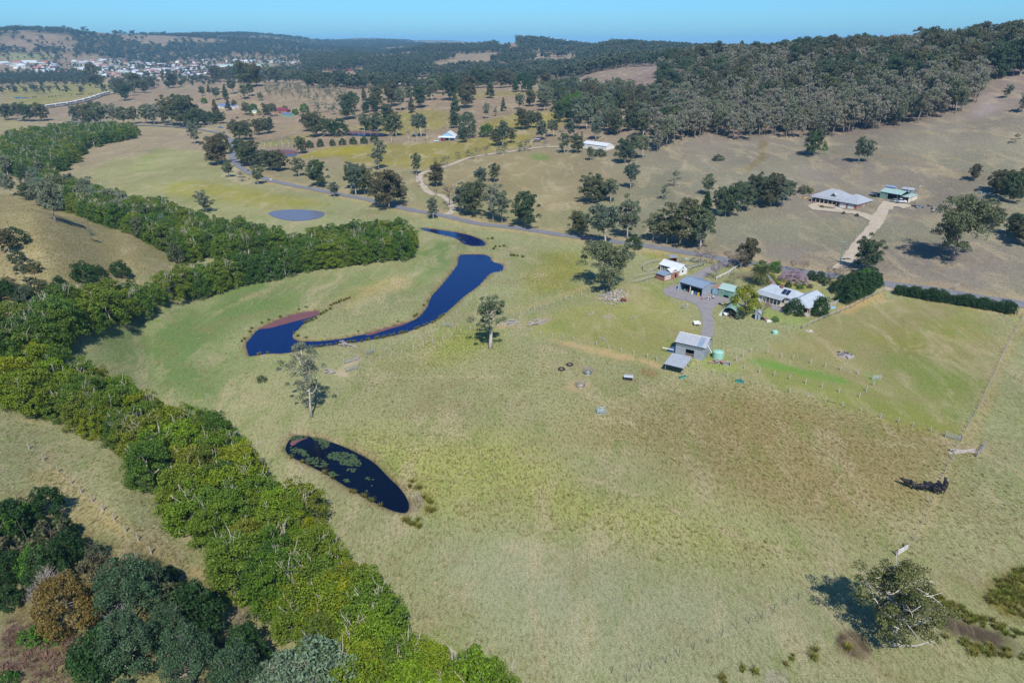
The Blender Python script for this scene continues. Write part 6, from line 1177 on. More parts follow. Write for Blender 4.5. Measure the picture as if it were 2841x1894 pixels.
for i in range(20): HM.append(house_mesh(i, RM[i % 10], WM[i % 5], 11 + 7 * r.random(), 7.5 + 3 * r.random(), 2.9 + .6 * (i % 3 == 0), 1.6 + r.random(), i % 3 != 0))
RCOL = ['white-roofed', 'grey-roofed', 'white-roofed', 'terracotta-roofed', 'green-roofed', 'white-roofed', 'dark grey-tiled', 'grey-roofed', 'white-roofed', 'brown-tiled']
def town_house(p, s, grp, where):
    g = at(p); i = int(r.integers(20)); o = link('town_house', HM[i]); o.location = g; o.rotation_euler = (0, 0, r.normal() * .25 + (1.57 if r.random() < .3 else 0)); o.scale = (s,) * 3; tag(o, 'small %s house %s' % (RCOL[i % 10], where), 'house', grp)
def fill_town(poly, n, grp, where, smin=1.0, smax=1.35):
    P = pxs(*poly); a = np.array(P); lo, hi = a.min(0), a.max(0); c = 0; placed = []
    for _ in range(n * 12):
        q = lo + r.random(2) * (hi - lo)
        if pip(np.array([q[0]]), np.array([q[1]]), P)[0] > 0: continue
        if any(abs(q[0] - a_[0]) < 7 and abs(q[1] - a_[1]) < 2.0 for a_ in placed): continue
        placed.append(q); town_house(tuple(q), smin + (smax - smin) * r.random(), grp, where); c += 1
        if c >= n: break
fill_town(('t',(830,200),(1300,190),(1750,190),(2352,230),(2352,460),(1700,400),(1350,420),(1100,330),(900,280)), 100, 'houses of the town centre', 'in the middle of the town')
fill_town(('u',(0,120),(500,150),(620,260),(560,330),(500,420),(150,430),(0,480)), 55, 'houses of the town right half', 'in the right half of the town')
fill_town(('t',(0,225),(420,215),(520,215),(760,240),(820,330),(550,380),(430,330),(0,260)), 34, 'houses at the left end of town', 'at the left end of the town', .9, 1.5)
fill_town(('u',(720,200),(1100,195),(1500,200),(1620,235),(1250,240),(760,225)), 18, 'houses on the rise beyond town', 'on the rise at the right end of the town', 1, 1.5)
fill_town(('u',(1560,185),(1850,110),(1950,130),(1880,210),(1650,215)), 6, 'hilltop houses beyond town', 'on the hill right of the town', 1.0, 1.5)
for pa, pb, W, rm, lb in ((px('t',785,375),px('t',972,372),26,paint('red_hall_roof', '#b04a50', .7, .1, 1),'large red-roofed hall in the town'),(px('u',610,275),px('u',960,275),22,ROOF['green'],'long pale green roofed school block left of the tall gums'),(px('u',1095,270),px('u',1300,268),20,ROOF['green'],'pale green roofed school block right of the tall gums'),(px('t',300,222),px('t',505,222),20,ROOF['white'],'long white factory roof at the left of town'),(px('t',0,240),px('t',120,238),24,ROOF['white'],'white factory roof at the left edge')):
    small_hut('town_hall' if 'hall' in lb else 'school_block' if 'school' in lb else 'factory', pa, pb, W, 4.0, 3.0, M['white'], rm, lb, 'building', door=False, win=0)
# ------------------------------------------------------------------ train on the far line
TR = [px('t', x, y) for x, y in ((470,862),(620,842),(760,822),(915,800),(1088,765),(1252,720),(1405,668),(1490,648))]
Wt = resample([cast(p) for p in TR], 1.0); sg = np.concatenate([[0], np.cumsum(np.linalg.norm(np.diff(Wt, axis=0), axis=1))]); tot = sg[-1]
ribbon('railway_bed', [px('t', 100, 905)] + TR + [px('t', 1640, 605)], 6, M_GRAV, .1, 8)
def along(s): return np.array([np.interp(s, sg, Wt[:, 0]), np.interp(s, sg, Wt[:, 1])])
nc = max(4, int(round(tot / 24))); tre = empty('passenger_train', (*along(0), gz(*along(0)))); tag(tre, 'white passenger train curving along the far edge of the green paddock', 'train'); cl = tot / nc
cb = MB(); 
hx = (cl - 1.2) / 2; prof = [(-1.45, 1.0), (1.45, 1.0), (1.5, 2.6), (1.25, 3.7), (.5, 4.0), (-.5, 4.0), (-1.25, 3.7), (-1.5, 2.6)]
cb.prism([(-hx, y, z) for y, z in prof], (2*hx, 0, 0)); c_me = cb.mesh('carriage', [M['white']]); wb = MB(); wb.box(-hx+.6, hx-.6, -1.54, 1.54, 2.3, 3.1); w_me = wb.mesh('window_band', [M['glass']]); ub = MB()
for s in (-1, 1): ub.box(s*hx*.7-1.4, s*hx*.7+1.4, -1.2, 1.2, .1, .98)
u_me = ub.mesh('bogie', [M['dark']])
for k in range(nc):
    a, b = along(k*cl), along((k+1)*cl); m = (a+b)/2; o = link('carriage', c_me, tre); o.location = (m[0]-tre.location.x, m[1]-tre.location.y, gz(*m)+.35-tre.location.z); o.rotation_euler = (0, 0, math.atan2(b[1]-a[1], b[0]-a[0])); link('window_band', w_me, o); link('bogie', u_me, o)
# ------------------------------------------------------------------ fences and gates
POSTM = {}
def post_mesh(h, r, mat, key):
    if key not in POSTM: POSTM[key] = MB().tube([(0,0,-.4),(0,0,h*.6),(0,0,h)], [r*1.05, r, r*.95], 6).mesh('post', [mat])
    return POSTM[key]
def fence(name, pts, label, spacing=4.0, h=1.15, r=.08, mat=None, rails=0, key='pale', exact=False, wires=3, rail_mat=None):
    mat = mat or M['timber']; W = [np.array(cast(p)[:2]) for p in pts]
    if not exact:
        out = [W[0]]
        for a, b in zip(W, W[1:]):
            n = max(1, int(round(np.linalg.norm(b - a) / spacing))); out += [a + (b - a) * k / n for k in range(1, n + 1)]
        W = out
    G = [(w[0], w[1], gz(w[0], w[1])) for w in W]; e = empty(name, G[0]); tag(e, label, 'fence'); o0 = Vector(G[0]); me = post_mesh(h, r, mat, key + str(h) + str(r))
    for q in G:
        o = link('post', me, e); o.location = Vector(q) - o0; o.rotation_euler = (rng.normal() * .03, rng.normal() * .03, rng.random())
        o.scale = (1, 1, .92 + .16 * rng.random())
    if rails:
        for a, b in zip(G, G[1:]):
            for k in range(rails):
                z = h * (.92 - .7 * k / max(1, rails)); va, vb = Vector(a) - o0, Vector(b) - o0; MB().tube([(va.x, va.y, va.z + z), (vb.x, vb.y, vb.z + z)], .05, 4).build('rail', rail_mat or mat, e)
    elif wires:
        b = MB()
        for a, c in zip(G, G[1:]):
            for k in range(wires):
                z = h * (.92 - .28 * k); va, vc = Vector(a) - o0, Vector(c) - o0; b.tube([(va.x, va.y, va.z + z), (vc.x, vc.y, vc.z + z)], .006, 3, False)
        b.build('wire', M['wire'], e)
    return e
PICK = paint('dark_picket', '#34302e', .8, .1, 3); PALE = paint('pale_fence_post', '#b0aaa0', .9, .15, 3)
fence('wire_fence', pxs('E',(110,950),(185,930),(258,905),(335,880),(410,855),(487,832),(555,808),(620,785),(690,765),(752,740),(815,718),(878,697),(960,670),(1040,645),(1110,625),(1175,605),(1225,592),(1275,578),(1320,565),(1360,550),(1405,540),(1450,525),(1500,508),(1535,495),(1570,480),(1640,458),(1700,440)), 'wire fence with pale posts running from the creek gates up to the spreading gum', exact=True, mat=PALE, r=.10, h=1.25)
fence('wire_fence', pxs('E',(300,840),(415,785),(477,768),(535,750),(590,735),(650,712),(700,672),(735,632),(785,590),(850,530),(920,465),(1000,400),(1060,340),(1110,280),(1135,212),(1150,130),(1170,60)), 'wire fence with pale posts following the camera side of the creek', spacing=6, mat=PALE, r=.08)
fence('wire_fence', pxs('E',(1150,690),(1220,700),(1295,710),(1360,730),(1440,742),(1515,755),(1590,775),(1665,790),(1745,803),(1830,828),(1913,850),(2000,870),(2095,888),(2158,905)) + pxs('F',(30,960),(110,975),(215,995),(315,1025),(415,1045),(517,1075),(630,1100),(742,1128),(865,1160),(985,1190),(1105,1222),(1230,1258),(1365,1300),(1487,1330),(1587,1360),(1710,1395),(1815,1425)), 'long wire fence dividing the farm yard from the rough front paddock', exact=True, mat=PALE, r=.10)
fence('wire_fence', pxs('F',(335,945),(430,965),(533,990),(635,1015),(740,1040),(850,1068),(963,1095),(1080,1128),(1220,1162),(1268,1120),(1315,1080),(1360,1040)), 'wire fence along the near side of the bright green strip', exact=True, mat=PALE, r=.12, h=1.3)
fence('wire_fence', pxs('F',(375,910),(420,885),(475,850),(590,862),(685,885),(765,900),(885,930),(985,955),(1090,975),(1210,1005)), 'wire fence along the far side of the bright green strip', exact=True, mat=PALE, r=.12, h=1.3)
fence('boundary_fence', pxs('F',(1915,1450),(1945,1400),(1980,1340),(2010,1290),(2035,1240),(2060,1190),(2085,1135),(2110,1080),(2135,1030),(2160,980),(2180,930),(2200,880),(2225,830),(2250,780),(2280,730),(2310,680),(2345,615)), 'grey post fence down the right side of the house paddock', spacing=3, r=.09, h=1.3, key='grey')
fence('hedge_fence', pxs('F',(1465,452),(1530,462),(1660,482),(1800,505),(1950,530),(2100,558),(2290,592)), 'wire fence with pale posts along the foot of the roadside hedge', spacing=4, mat=PALE, r=.09)
fence('garden_rail_fence', pxs('F',(825,692),(900,655),(980,620),(1060,588),(1120,562),(1160,548),(1220,515),(1280,485),(1340,455),(1390,432)), 'dark post and rail fence round the farmhouse garden corner', spacing=2.6, r=.07, h=1.1, mat=M['darkt'], rails=3, key='dark', rail_mat=M['timber'])
fence('back_garden_fence', pxs('F',(430,600),(500,615),(580,640),(660,648),(720,665),(775,682),(825,692)), 'low green wire fence behind the farmhouse back garden', spacing=2.5, r=.06, h=1.1, mat=M['green'], key='grn')
fence('white_rail_fence', pxs('k',(1480,685),(1560,645),(1640,605),(1720,570),(1800,500),(1900,450),(2000,405)), 'white post and rail fence climbing from the drive to the road', spacing=2.2, r=.07, h=1.2, mat=M['white'], rails=3, key='wht')
fence('yard_rail_fence', pxs('k',(-60,640),(40,620),(130,600),(270,570)), 'upper timber rail fence leading to the brick annex', spacing=2.5, rails=3, key='yrd', h=1.3); fence('yard_rail_fence', pxs('k',(-180,760),(0,725),(110,690),(200,665),(282,648)), 'lower timber rail fence leading to the brick annex', spacing=2.5, rails=3, key='yrd', h=1.3)
fence('round_yard_fence', pxs('k',(340,470),(150,560),(40,520),(20,470),(60,420),(140,385),(260,350),(350,335)), 'curved rail fence of the round yard beside the stable', spacing=2.2, rails=3, key='rnd', h=1.5)
fence('cattle_yard_fence', pxs('k',(905,470),(980,480),(1100,440),(1230,410),(1240,360),(1110,340),(1000,330),(850,320),(700,380)), 'grey steel cattle yard fence behind the stable', spacing=2.0, rails=4, key='cty', h=1.6, mat=M['steel'])
fence('drive_entry_fence', pxs('k',(920,490),(990,475),(1100,440)), 'short pale fence between stable and cattle yard', spacing=1.8, rails=2, key='de', h=1.1, mat=PALE)
fence('star_picket_fence', pxs('I',(80,1340),(180,1295),(275,1245),(375,1200),(460,1160),(550,1120),(635,1075),(720,1030),(800,995),(875,960),(950,920),(1010,900),(1090,870)), 'line of thin dark pickets crossing the foreground grass', exact=True, r=.035, h=1.3, mat=PICK, key='pick'); fence('star_picket_fence', pxs('H',(1850,1500),(1950,1560),(2040,1490),(2115,1470),(2220,1430),(2310,1385)), 'thin dark pickets at the foot of the picture left of the line', exact=True, r=.035, h=1.3, mat=PICK, key='pick')
fence('cattle_track_fence', pxs('g',(1300,500),(1270,600),(1240,690),(1160,790),(1130,880),(1065,1000)) + pxs('I',(1700,330),(1650,470),(1600,590),(1545,640)), 'broken old fence running from the corner gate past the cattle', spacing=6, r=.09, h=1.2, key='grey')
fence('corner_fence', pxs('G',(200,-40),(300,40),(400,120),(490,200),(560,265),(635,325),(710,385),(785,450),(865,530),(950,590),(1040,680)), 'old fence with grey posts beside the near left bush', exact=True, r=.11, h=1.3, key='grey')
fence('dam_fence', pxs('m',(780,855),(980,855),(1180,845),(1400,842),(1550,830),(1840,812),(2120,795),(2250,775)), 'rail fence along the dam and clipped round trees', spacing=8, rails=2, r=.12, h=1.5, key='dam')
fence('slope_fence', pxs('F',(1350,60),(1400,0)) + pxs('C',(1420,1540),(1470,1470)), 'wire fence beside the gravel drive of the brick house', spacing=6, key='grey', r=.09)
fence('town_line_fence', pxs('F',(2340,620),(2310,600),(2290,595)), 'short fence at the far corner of the house paddock', spacing=4, key='grey', r=.09)
def gate(pa, pb, label, h=1.15, mat=None):
    a, L, rz = frame(pa, pb); e = empty('farm_gate', a, rz); tag(e, label, 'gate'); mat = mat or M['steel']; b = MB()
    for z in (.2, .42, .64, .88, h): b.tube([(0,0,z),(L,0,z)], .035, 5)
    for x in (0, L*.5, L): b.tube([(x,0,.2),(x,0,h)], .035, 5)
    b.build('gate_frame', mat, e)
    for x in (-.15, L+.15): MB().tube([(x,0,-.3),(x,0,1.45)], .11, 7).build('gate_post', M['timber'], e)
gate(px('g',1140,350), px('g',1365,410), 'pale steel gate at the near corner of the house paddock'); gate(px('g',1620,655), px('g',1735,500), 'steel gate standing open right of the corner gate'); gate(px('I',1480,692), px('I',1545,655), 'pale steel gate lying open beyond the soak gum', 1.1, M['white'])
gate(px('w',1240,745), px('w',1390,700), 'upper steel gate at the creek crossing'); gate(px('w',1255,835), px('w',1385,795), 'lower steel gate at the creek crossing'); gate(px('w',1478,645), px('w',1560,615), 'small steel gate beyond the creek crossing'); gate(px('E',700,672), px('E',755,682), 'steel gate beside the creek below the old gum'); gate(px('F',1395,425), px('F',1465,445), 'white gate at the end of the roadside hedge', 1.2, M['white'])
gate(px('B',690,1440), px('B',770,1432), 'dark gate at the gravel track entrance', 1.3, M['darkt']); gate(px('F',1310,1040), px('F',1355,1040), 'small pale gate at the end of the bright green strip')
# ------------------------------------------------------------------ poles
def pole(r_, x, y, h_, label, mat=None):
    p = px(r_, x, y); g, H = height_for(p, h_ / ZR[r_][2]); e = empty('power_pole', g, .3); tag(e, label, 'pole'); mat = mat or M['timber']
    MB().tube([(0,0,-.5),(0,0,H*.5),(0,0,H)], [.17,.15,.12], 7).build('shaft', mat, e); c = MB().box(-1.0, 1.0, -.06, .06, H-.6, H-.46).build('crossarm', mat, e)
    for s in (-.85, -.3, .3, .85): MB().tube([(s,0,H-.46),(s,0,H-.3)], .05, 5).build('insulator', M['white'], c)
pole('F',1088,235,152,'tall greenish power pole beside the road behind the farmhouse',M['green']); pole('h',1795,475,135,'short pale green pole among the dark conifers',M['green']); pole('B',585,1315,95,'power pole beside the gravel track bend'); pole('C',1612,1400,130,'pale power pole right of the green workshop'); pole('A',1457,895,46,'right of the two poles where the road enters the flat'); pole('A',1438,892,40,'left of the two poles where the road enters the flat')
pole('m',1440,1012,62,'power pole in the yellow paddock'); pole('t',822,765,90,'lone pole in the green paddock by the railway'); pole('B',1578,892,70,'power pole in the woodland above the gravel track'); pole('F',1880,425,50,'short pole with a strainer fence beyond the road'); pole('A',1862,1245,20,'white marker post on the roadside',M['white'])
# ------------------------------------------------------------------ yard things
def ring_feeder(pc, r, label, bars=14, flare=.25, skirt=True, h=1.15):
    g = at(pc); e = empty('hay_ring', g); tag(e, label, 'feeder'); b = MB()
    for z, rr in ((.05, r), (.55, r*1.0), (h, r + flare)): b.tube([(rr*math.cos(t), rr*math.sin(t), z) for t in np.linspace(0, 2*math.pi, 25)], .04, 5, False)
    b.build('hoops', M['steel'], e)
    for k in range(bars):
        t = 2*math.pi*k/bars; MB().tube([(r*math.cos(t), r*math.sin(t), .05), ((r+flare)*math.cos(t), (r+flare)*math.sin(t), h)], .035, 4).build('bar', M['steel'], e)
    if skirt:
        c = MB(); n = 24
        for k in range(n): t0, t1 = 2*math.pi*k/n, 2*math.pi*(k+1)/n; c.quad((r*.99*math.cos(t0), r*.99*math.sin(t0), .05), (r*.99*math.cos(t1), r*.99*math.sin(t1), .05), (r*.99*math.cos(t1), r*.99*math.sin(t1), .55), (r*.99*math.cos(t0), r*.99*math.sin(t0), .55))
        c.build('skirt', M['steel'], e)
ring_feeder(px('f',555,440), .95, 'grey skirted hay ring at the edge of the worn patch'); ring_feeder(px('f',395,720), .95, 'open-barred rusty hay ring in the middle of the bare patch', 12, .35, False)
e, L = bldg('roofed_feeder', px('f',1345,590), px('f',1520,605), 'covered silver cattle feeder with curved roof in the front paddock', 'feeder'); L = max(L, 2.0)
b = MB(); pts = [(y, 1.05 + .35 * math.sin(math.pi * (y + .3) / 1.6)) for y in np.linspace(-.3, 1.3, 7)]
for (ya, za), (yb, zb) in zip(pts, pts[1:]): b.slab((-.1, ya, za), (L+.1, ya, za), (L+.1, yb, zb), (-.1, yb, zb), .03)
b.build('roof', ROOF['zinc'], e); MB().box(0, L, .1, .9, .25, .6).build('trough', M['dark'], e)
for x in (.05, L-.05):
    for y in (0, 1.0): post(e, x, y, 1.2, .035, M['steel'], 'leg')
g = at(px('f',840,1290)); e = empty('stock_crate', g, .1); tag(e, 'small open steel crate standing in the front paddock', 'crate'); b = MB()
for x in (-.9, .9):
    for y in (-.6, .6): b.tube([(x,y,0),(x,y,1.0)], .05, 4)
for z in (.1, .55, 1.0): b.tube([(-.9,-.6,z),(.9,-.6,z),(.9,.6,z),(-.9,.6,z),(-.9,-.6,z)], .045, 4, False)
b.build('crate_frame', M['lav'], e)
for x in (-.45, 0, .45): MB().tube([(x,-.6,.1),(x,-.6,1.0)], .035, 4).build('bar', M['steel'], e)
for x, y, lb in ((1505,970,'lower black tyre trough near the hay rings'),(1562,940,'upper black tyre trough near the hay rings')):
    g = at(px('E', x, y)); e = empty('tyre_trough', g); tag(e, lb, 'tyre'); b = MB(); n = 20; prof = [(.75,.0),(.9,.08),(.92,.25),(.8,.36),(.55,.36),(.5,.2)]
    for k in range(n):
        t0, t1 = 2*math.pi*k/n, 2*math.pi*(k+1)/n
        for (r0, z0), (r1, z1) in zip(prof, prof[1:]): b.quad((r0*math.cos(t0), r0*math.sin(t0), z0), (r0*math.cos(t1), r0*math.sin(t1), z0), (r1*math.cos(t1), r1*math.sin(t1), z1), (r1*math.cos(t0), r1*math.sin(t0), z1))
    b.build('tyre', M['rubber'], e, smooth=True); MB().tube([(0,0,.02),(0,0,.06)], .74, 16).build('base', M['earth'], e)
def trough(r_, xa, ya, xb, yb, label, mat):
    e, L = bldg('water_trough', px(r_, xa, ya), px(r_, xb, yb), label, 'trough'); MB().box(0, L, 0, .07, 0, .5).box(0, L, .63, .7, 0, .5).box(0, .07, .071, .629, 0, .5).box(L-.07, L, .071, .629, 0, .5).build('side', mat, e); MB().box(.07, L-.07, .071, .629, .05, .36).build('water', M_DARKW, e)
trough('F',370,1055,425,1068,'blue-green water trough by the long dividing fence',M['teal']); trough('s',660,1490,830,1450,'green steel trough before the open shelter',M['green'])
junk('log_pile', px('E',1140,655), 16, 1.3, [M['log'], M['timber']], 'pile of grey logs beside the old gum', 'logs', (2.6,1.2), .6, 11, 2.2); junk('log_pile', px('E',1335,650), 18, 1.3, [M['log'], M['timber']], 'larger grey log pile beyond the dividing fence', 'logs', (3.0,1.5), .6, 12, 2.2)
junk('timber_stack', px('s',1750,1060), 12, 1.2, [M['timber'], M['steel'], M['brick']], 'stack of long boards and scrap beside the green tank', 'timber', (1.2,.8), .5, 13, 2.4); junk('brick_heap', px('s',440,750), 8, .4, [M['brick']], 'small heap of bricks at the left corner of the hay shed', 'bricks', (1,.6), .3, 14)
for n_, (x, y, l) in enumerate(((1712,582,'flat grey slab nearest the firewood heap'),(1805,610,'grey slab in the middle of the home paddock'),(1998,618,'grey slab nearest the drive in the home paddock'),(1780,762,'pale flat slab near the worn strip'))): junk('timber_offcuts', px('E', x, y), 5, .9, [M['timber'], M['log']], l, 'timber', (1.6,.7), .15, 20+n_, 1.8)
junk('driftwood_heap', px('w',1262,548), 16, 1.2, [M['log'], M['dead'] if 'dead' in M else M['timber']], 'heap of bleached branches on the creek bank', 'branches', (2.2,1.2), .7, 31, 2.4); junk('fallen_log', px('w',1062,828), 4, 1.6, [M['log']], 'fallen grey log beside the creek crossing', 'log', (.6,1.2), .3, 32, 2.0)
junk('firewood_heap', px('E',1860,470), 170, .6, [M['log'], M['timber'], M['log'], M['conc']], 'wide scattered heap of split firewood under the spreading gum', 'firewood', (8.5,3.6), .35, 33)
junk('fence_rails', px('g',1390,575), 3, 2.4, [M['timber']], 'pale poles lying by the corner gate', 'poles', (1.0,.8), .1, 34, 1.6); junk('lawn_timber', px('k',865,1215), 6, .8, [M['timber'], M['steel']], 'scrap sheets lying on the grass beside the drive', 'scrap', (2.4,.8), .2, 35); junk('slab_stone', px('F',880,712), 4, .9, [M['conc']], 'flat pale slabs by the garden corner post', 'slabs', (1.2,.5), .1, 36)
junk('yard_scrap', px('v',2240,545), 8, 1.2, [M['dark'], M['blue'], M['steel']], 'dark scrap and trailer right of the green workshop', 'scrap', (3.5,1.2), .6, 37); junk('yard_scrap', px('C',1740,1440), 10, 1.2, [M['dark'], M['timber'], M['steel']], 'long dark scrap heap at the end of the gravel spur', 'scrap', (7,1.6), .6, 38); junk('play_things', px('C',855,1360), 5, .8, [M['red'], M['yellow'], M['white']], 'bright play things at the left end of the brick house', 'toys', (2.5,1.2), .3, 39)
junk('white_boxes', px('v',1090,520), 4, .9, [M['white']], 'white boxes on the grass right of the brick garage', 'boxes', (1.8,.8), .2, 40); junk('white_boxes', px('C',2070,1330), 5, 1.2, [M['white'], M['lav']], 'white scrap in the shade at the right edge', 'boxes', (4,1.2), .2, 41)
g = at(px('F',1128,872)); e = empty('burn_pile', g); tag(e, 'round heap of ash and charred wood in the house paddock', 'ash heap'); b = MB()
for (ra, za), (rb, zb) in zip(((2.3,-.05),(1.6,.3),(.8,.5)), ((1.6,.3),(.8,.5),(.02,.6))): b.tube([(0,0,za),(0,0,zb)], [ra, rb], 16, False)
b.build('ash_mound', M['ash'], e, smooth=True)
rr = np.random.default_rng(4)
for k in range(22): a = rr.random()*6.28; q = rr.random()*1.9; o = MB().box(-.6,.6,-.08,.08,0,.14).build('charred_branch', M['charw'], e, (q*math.cos(a), q*math.sin(a), .5-.2*q)); o.rotation_euler = (rr.normal()*.2, rr.normal()*.2, rr.random()*3)
# ------------------------------------------------------------------ vehicles
def wheels(e, xs, w, r=.33, th=.22):
    for x in xs:
        for s in (-1, 1):
            wl_ = MB().tube([(x, s*w-.5*th*s, r), (x, s*w+.5*th*s, r)], r, 14).build('wheel', M['rubber'], e); MB().tube([(x, s*(w+.5*th), r), (x, s*(w+.5*th+.015), r)], r*.58, 10).build('rim', M['steel'], wl_)
def car(pp, rz, mat, label, kind='sedan'):
    g = at(pp); e = empty('ute' if kind == 'ute' else 'car', g, rz); tag(e, label, 'ute' if kind == 'ute' else 'car'); hw = .88
    P = [(-2.2,.35),(2.2,.35),(2.25,.65),(2.1,.85),(1.0,.95),(-2.1,.95),(-2.25,.7)] if kind != 'ute' else [(-2.4,.4),(2.4,.4),(2.45,.75),(2.3,.95),(1.2,1.02),(-.6,1.02),(-.6,.75),(-2.4,.75)]
    MB().prism([(x, hw, z) for x, z in P], (0, -2*hw, 0)).build('body', mat, e)
    C_ = [(1.0,.952),(.35,1.42),(-1.2,1.45),(-1.95,.952)] if kind != 'ute' else [(1.2,1.022),(.6,1.6),(-.45,1.62),(-.58,1.022)]
    MB().prism([(x, hw*.86, z) for x, z in C_], (0, -2*hw*.86, 0)).build('cabin', M['glass'], e); xs_ = (.35,-1.2) if kind != 'ute' else (.6,-.45); MB().box(xs_[1], xs_[0], -hw*.84, hw*.84, C_[1][1]+.002, C_[1][1]+.06).build('cabin_roof', mat, e)
    if kind == 'ute':
        for q in ((-2.4,-.62,-hw,-hw+.06),(-2.4,-.62,hw-.06,hw),(-2.4,-2.34,-hw+.061,hw-.061)): MB().box(q[0],q[1],q[2],q[3],.752,1.12).build('tray_side', M['steel'], e)
    for s in (-1, 1): MB().box(2.2, 2.27, s*.62-.16, s*.62+.16, .62, .78).build('headlight', M['white'], e)
    wheels(e, (1.35, -1.35), hw - .1); return e
car(px('q',1310,298), 2.9, M['carr'], 'red car parked at the pale blue cottage'); car(px('q',1245,312), 3.0, M['carw'], 'white ute parked in front of the pale blue cottage', 'ute'); car(px('v',1370,300), .4, M['silver'], 'silver car parked left of the green workshop'); car(px('v',1430,325), .4, M['card'], 'dark car touching the left wall of the green workshop')
car(px('v',1795,452), -.9, M['silver'], 'silver car at the open bay of the green workshop'); car(px('v',1895,455), -.5, M['carw'], 'white ute with tray at the lean-to of the green workshop', 'ute'); car(px('v',1960,425), -.6, M['card'], 'dark car in the lean-to of the green workshop'); car(px('m',245,590), .2, M['blue'], 'blue car parked in the shade where the road enters'); car(px('v',1600,395), .2, M['carw'], 'white car nose in the workshop doorway') if False else None
g = at(px('F',103,664)); e = empty('box_trailer', g, .05); tag(e, 'small white box trailer standing on the grass beside the drive', 'trailer'); MB().box(-.95,.95,-.7,.7,.45,.55).build('deck', M['carw'], e)
for q in ((-.95,.95,-.7,-.64),(-.95,.95,.64,.7),(-.95,-.89,-.639,.639),(.89,.95,-.639,.639)): MB().box(*q, .552, 1.0).build('side', M['carw'], e)
wheels(e, (0,), .82, .3); MB().tube([(0,.7,.5),(0,1.7,.4)], .05).build('drawbar', M['steel'], e)
g = at(px('E',1930,503)); e = empty('quad_bike', g, .3); tag(e, 'small red quad bike at the edge of the firewood heap', 'quad bike'); MB().prism([(-.8,.3,.5),(.8,.3,.5),(.85,.3,.75),(.3,.3,.8),(.1,.3,.95),(-.7,.3,.9)], (0,-.6,0)).build('body', M['red'], e); MB().box(-.6,.05,-.18,.18,.952,1.05).build('seat', M['rubber'], e); MB().tube([(.4,-.35,1.15),(.35,0,1.05),(.4,.35,1.15)], .03).build('handlebar', M['dark'], e); wheels(e, (.6,-.6), .42, .3, .25)
# ------------------------------------------------------------------ cattle
def cow_mesh(name, graze):
    J = dict(rump=(-.95,0,1.25), hip=(-.6,0,1.25), mid=(0,0,1.12), sh=(.55,0,1.2), nk=(.95,0,1.3 if not graze else 1.05), hd=(1.3,0,1.42 if not graze else .62), mz=(1.62,0,1.25 if not graze else .30), t1=(-1.12,0,1.05), t2=(-1.16,0,.5))
    R = dict(rump=.24, hip=.38, mid=.42, sh=.38, nk=.22, hd=.17, mz=.10, t1=.05, t2=.05); E = [('hip','rump'),('hip','mid'),('mid','sh'),('sh','nk'),('nk','hd'),('hd','mz'),('rump','t1'),('t1','t2')]
    for s, t in ((-1,'l'),(1,'r')):
        J['fk'+t] = (.58,s*.2,.62); J['ff'+t] = (.56,s*.2,.03); R['fk'+t] = .085; R['ff'+t] = .06; E += [('sh','fk'+t),('fk'+t,'ff'+t)]
        J['bk'+t] = (-.62,s*.22,.8); J['bh'+t] = (-.86,s*.22,.45); J['bf'+t] = (-.74,s*.22,.03); R['bk'+t] = .15; R['bh'+t] = .075; R['bf'+t] = .06; E += [('hip','bk'+t),('bk'+t,'bh'+t),('bh'+t,'bf'+t)]
        J['er'+t] = (1.22,s*.32,1.5 if not graze else .72); R['er'+t] = .05; E += [('hd','er'+t)]
    k = list(J); me = bpy.data.meshes.new(name); me.from_pydata([J[q] for q in k], [(k.index(a), k.index(b)) for a, b in E], []); me.materials.append(M['hide'])
    o = bpy.data.objects.new(name, me); COL.objects.link(o); m = o.modifiers.new('skin', 'SKIN'); sub = o.modifiers.new('smooth', 'SUBSURF'); sub.levels = 1; sub.render_levels = 1; m.use_smooth_shade = True
    for i, q in enumerate(k):
        sv = me.skin_vertices[0].data[i]; sv.radius = (R[q], R[q]); sv.use_root = (q == 'mid')
    dg = bpy.context.evaluated_depsgraph_get(); fm = bpy.data.meshes.new_from_object(o.evaluated_get(dg)); fm.name = name; bpy.data.objects.remove(o); return fm
CW = [cow_mesh('cow_standing', False), cow_mesh('cow_grazing', True)]
def cow(p, rz, i, label, group, s=1.0):
    g = at(p); o = link('black_cow', CW[i]); o.location = g; o.rotation_euler = (0, 0, rz); o.scale = (s,) * 3; tag(o, label, 'cow', group); return o
for x, y, a, i, lb in ((620,545,2.5,0,'leftmost black cow of the huddled herd, apart from the others'),(1020,655,2.9,1,'second black cow from the left in the huddle, side on'),(1290,670,2.2,0,'third black cow from the left in the huddle'),(1410,700,1.9,0,'black cow at the near side of the huddle'),(1560,660,1.7,1,'second black cow from the right in the huddle'),(1700,575,1.1,0,'rightmost black cow of the huddled herd')): cow(px('c', x, y), a, i, lb, 'huddled black cattle')
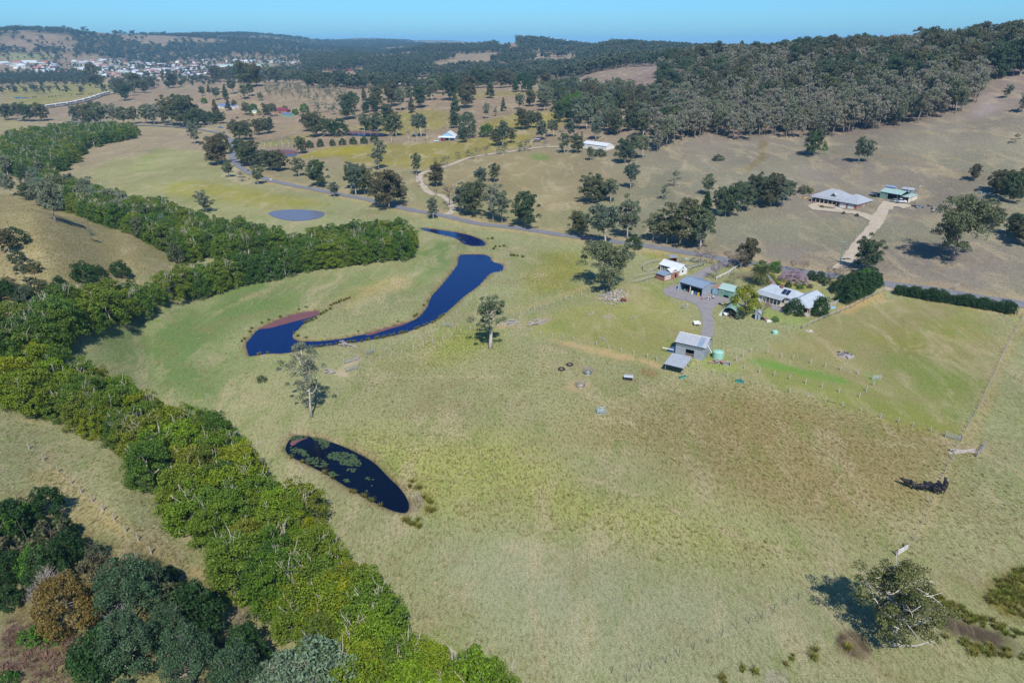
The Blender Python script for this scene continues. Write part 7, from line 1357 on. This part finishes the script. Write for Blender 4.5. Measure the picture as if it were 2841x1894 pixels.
for n_, (x, y) in enumerate(((450,694),(485,692),(670,690),(715,688),(760,682),(822,681),(975,670),(1045,659),(1070,658),(1095,659),(1125,655),(1215,650),(1252,647),(1445,630))): cow(px('t', x, y), rng.random() * 6, n_ % 2, '%s black cow from the left in the distant green paddock' % ORD[n_ + 1], 'cattle in the distant paddock', 1.15)
# palm in the garden
p = px('h', 270, 505); g, H = height_for(p, 330 / 5.6); e = empty('date_palm', g); tag(e, 'stout date palm with arching fronds beside the farmhouse', 'palm'); b = MB(); b.tube([(0,0,-.3),(0,0,H*.3),(0,0,H*.62)], [.55,.42,.5], 10); b.build('trunk', BK['dark'], e); rr = np.random.default_rng(8)
fr = []
for v_ in range(2):
    V, F = [], []
    L_ = H * .66
    for k in range(14):
        t = k / 14; x = L_ * t; z = L_ * (.55 * t - .75 * t * t); wl_ = .75 * math.sin(math.pi * (.08 + .9 * t))
        for s in (-1, 1):
            i = len(V); V += [(x, 0, z), (x + .18, 0, z + .02), (x + .45, s * wl_, z - .25 * wl_), (x + .33, s * wl_, z - .28 * wl_)]; F.append((i, i+1, i+2, i+3))
    fr.append(npmesh('frond', np.array(V), np.array(F), [LM['palm']]))
for k in range(64):
    o = link('frond', fr[k % 2], e); o.location = (0, 0, H * .62); o.rotation_euler = (rr.normal() * .15, -.9 + 1.9 * (k / 64), k * 2.4); o.scale = (.9 + .2 * rr.random(),) * 3
# small clipped hedges by the garden path
for nme, pts, lb in (('box_hedge', pxs('h',(450,365),(510,440),(570,525)), 'low clipped hedge on the right of the garden path'), ('box_hedge', pxs('h',(385,425),(430,500)), 'low clipped hedge on the left of the garden path')):
    Wp = resample([cast(q) for q in pts], .6); C_ = np.column_stack([Wp, hz(Wp[:, 0], Wp[:, 1]) + .45]); V, F = leaves(np.repeat(C_, 3, 0) + rng.normal(size=(len(C_)*3, 3)) * .12, np.full(len(C_)*3, .5), 60, .2, .13, rng, .8); tag(link(nme, npmesh(nme, V, F, [LM['lime']])), lb, 'hedge')
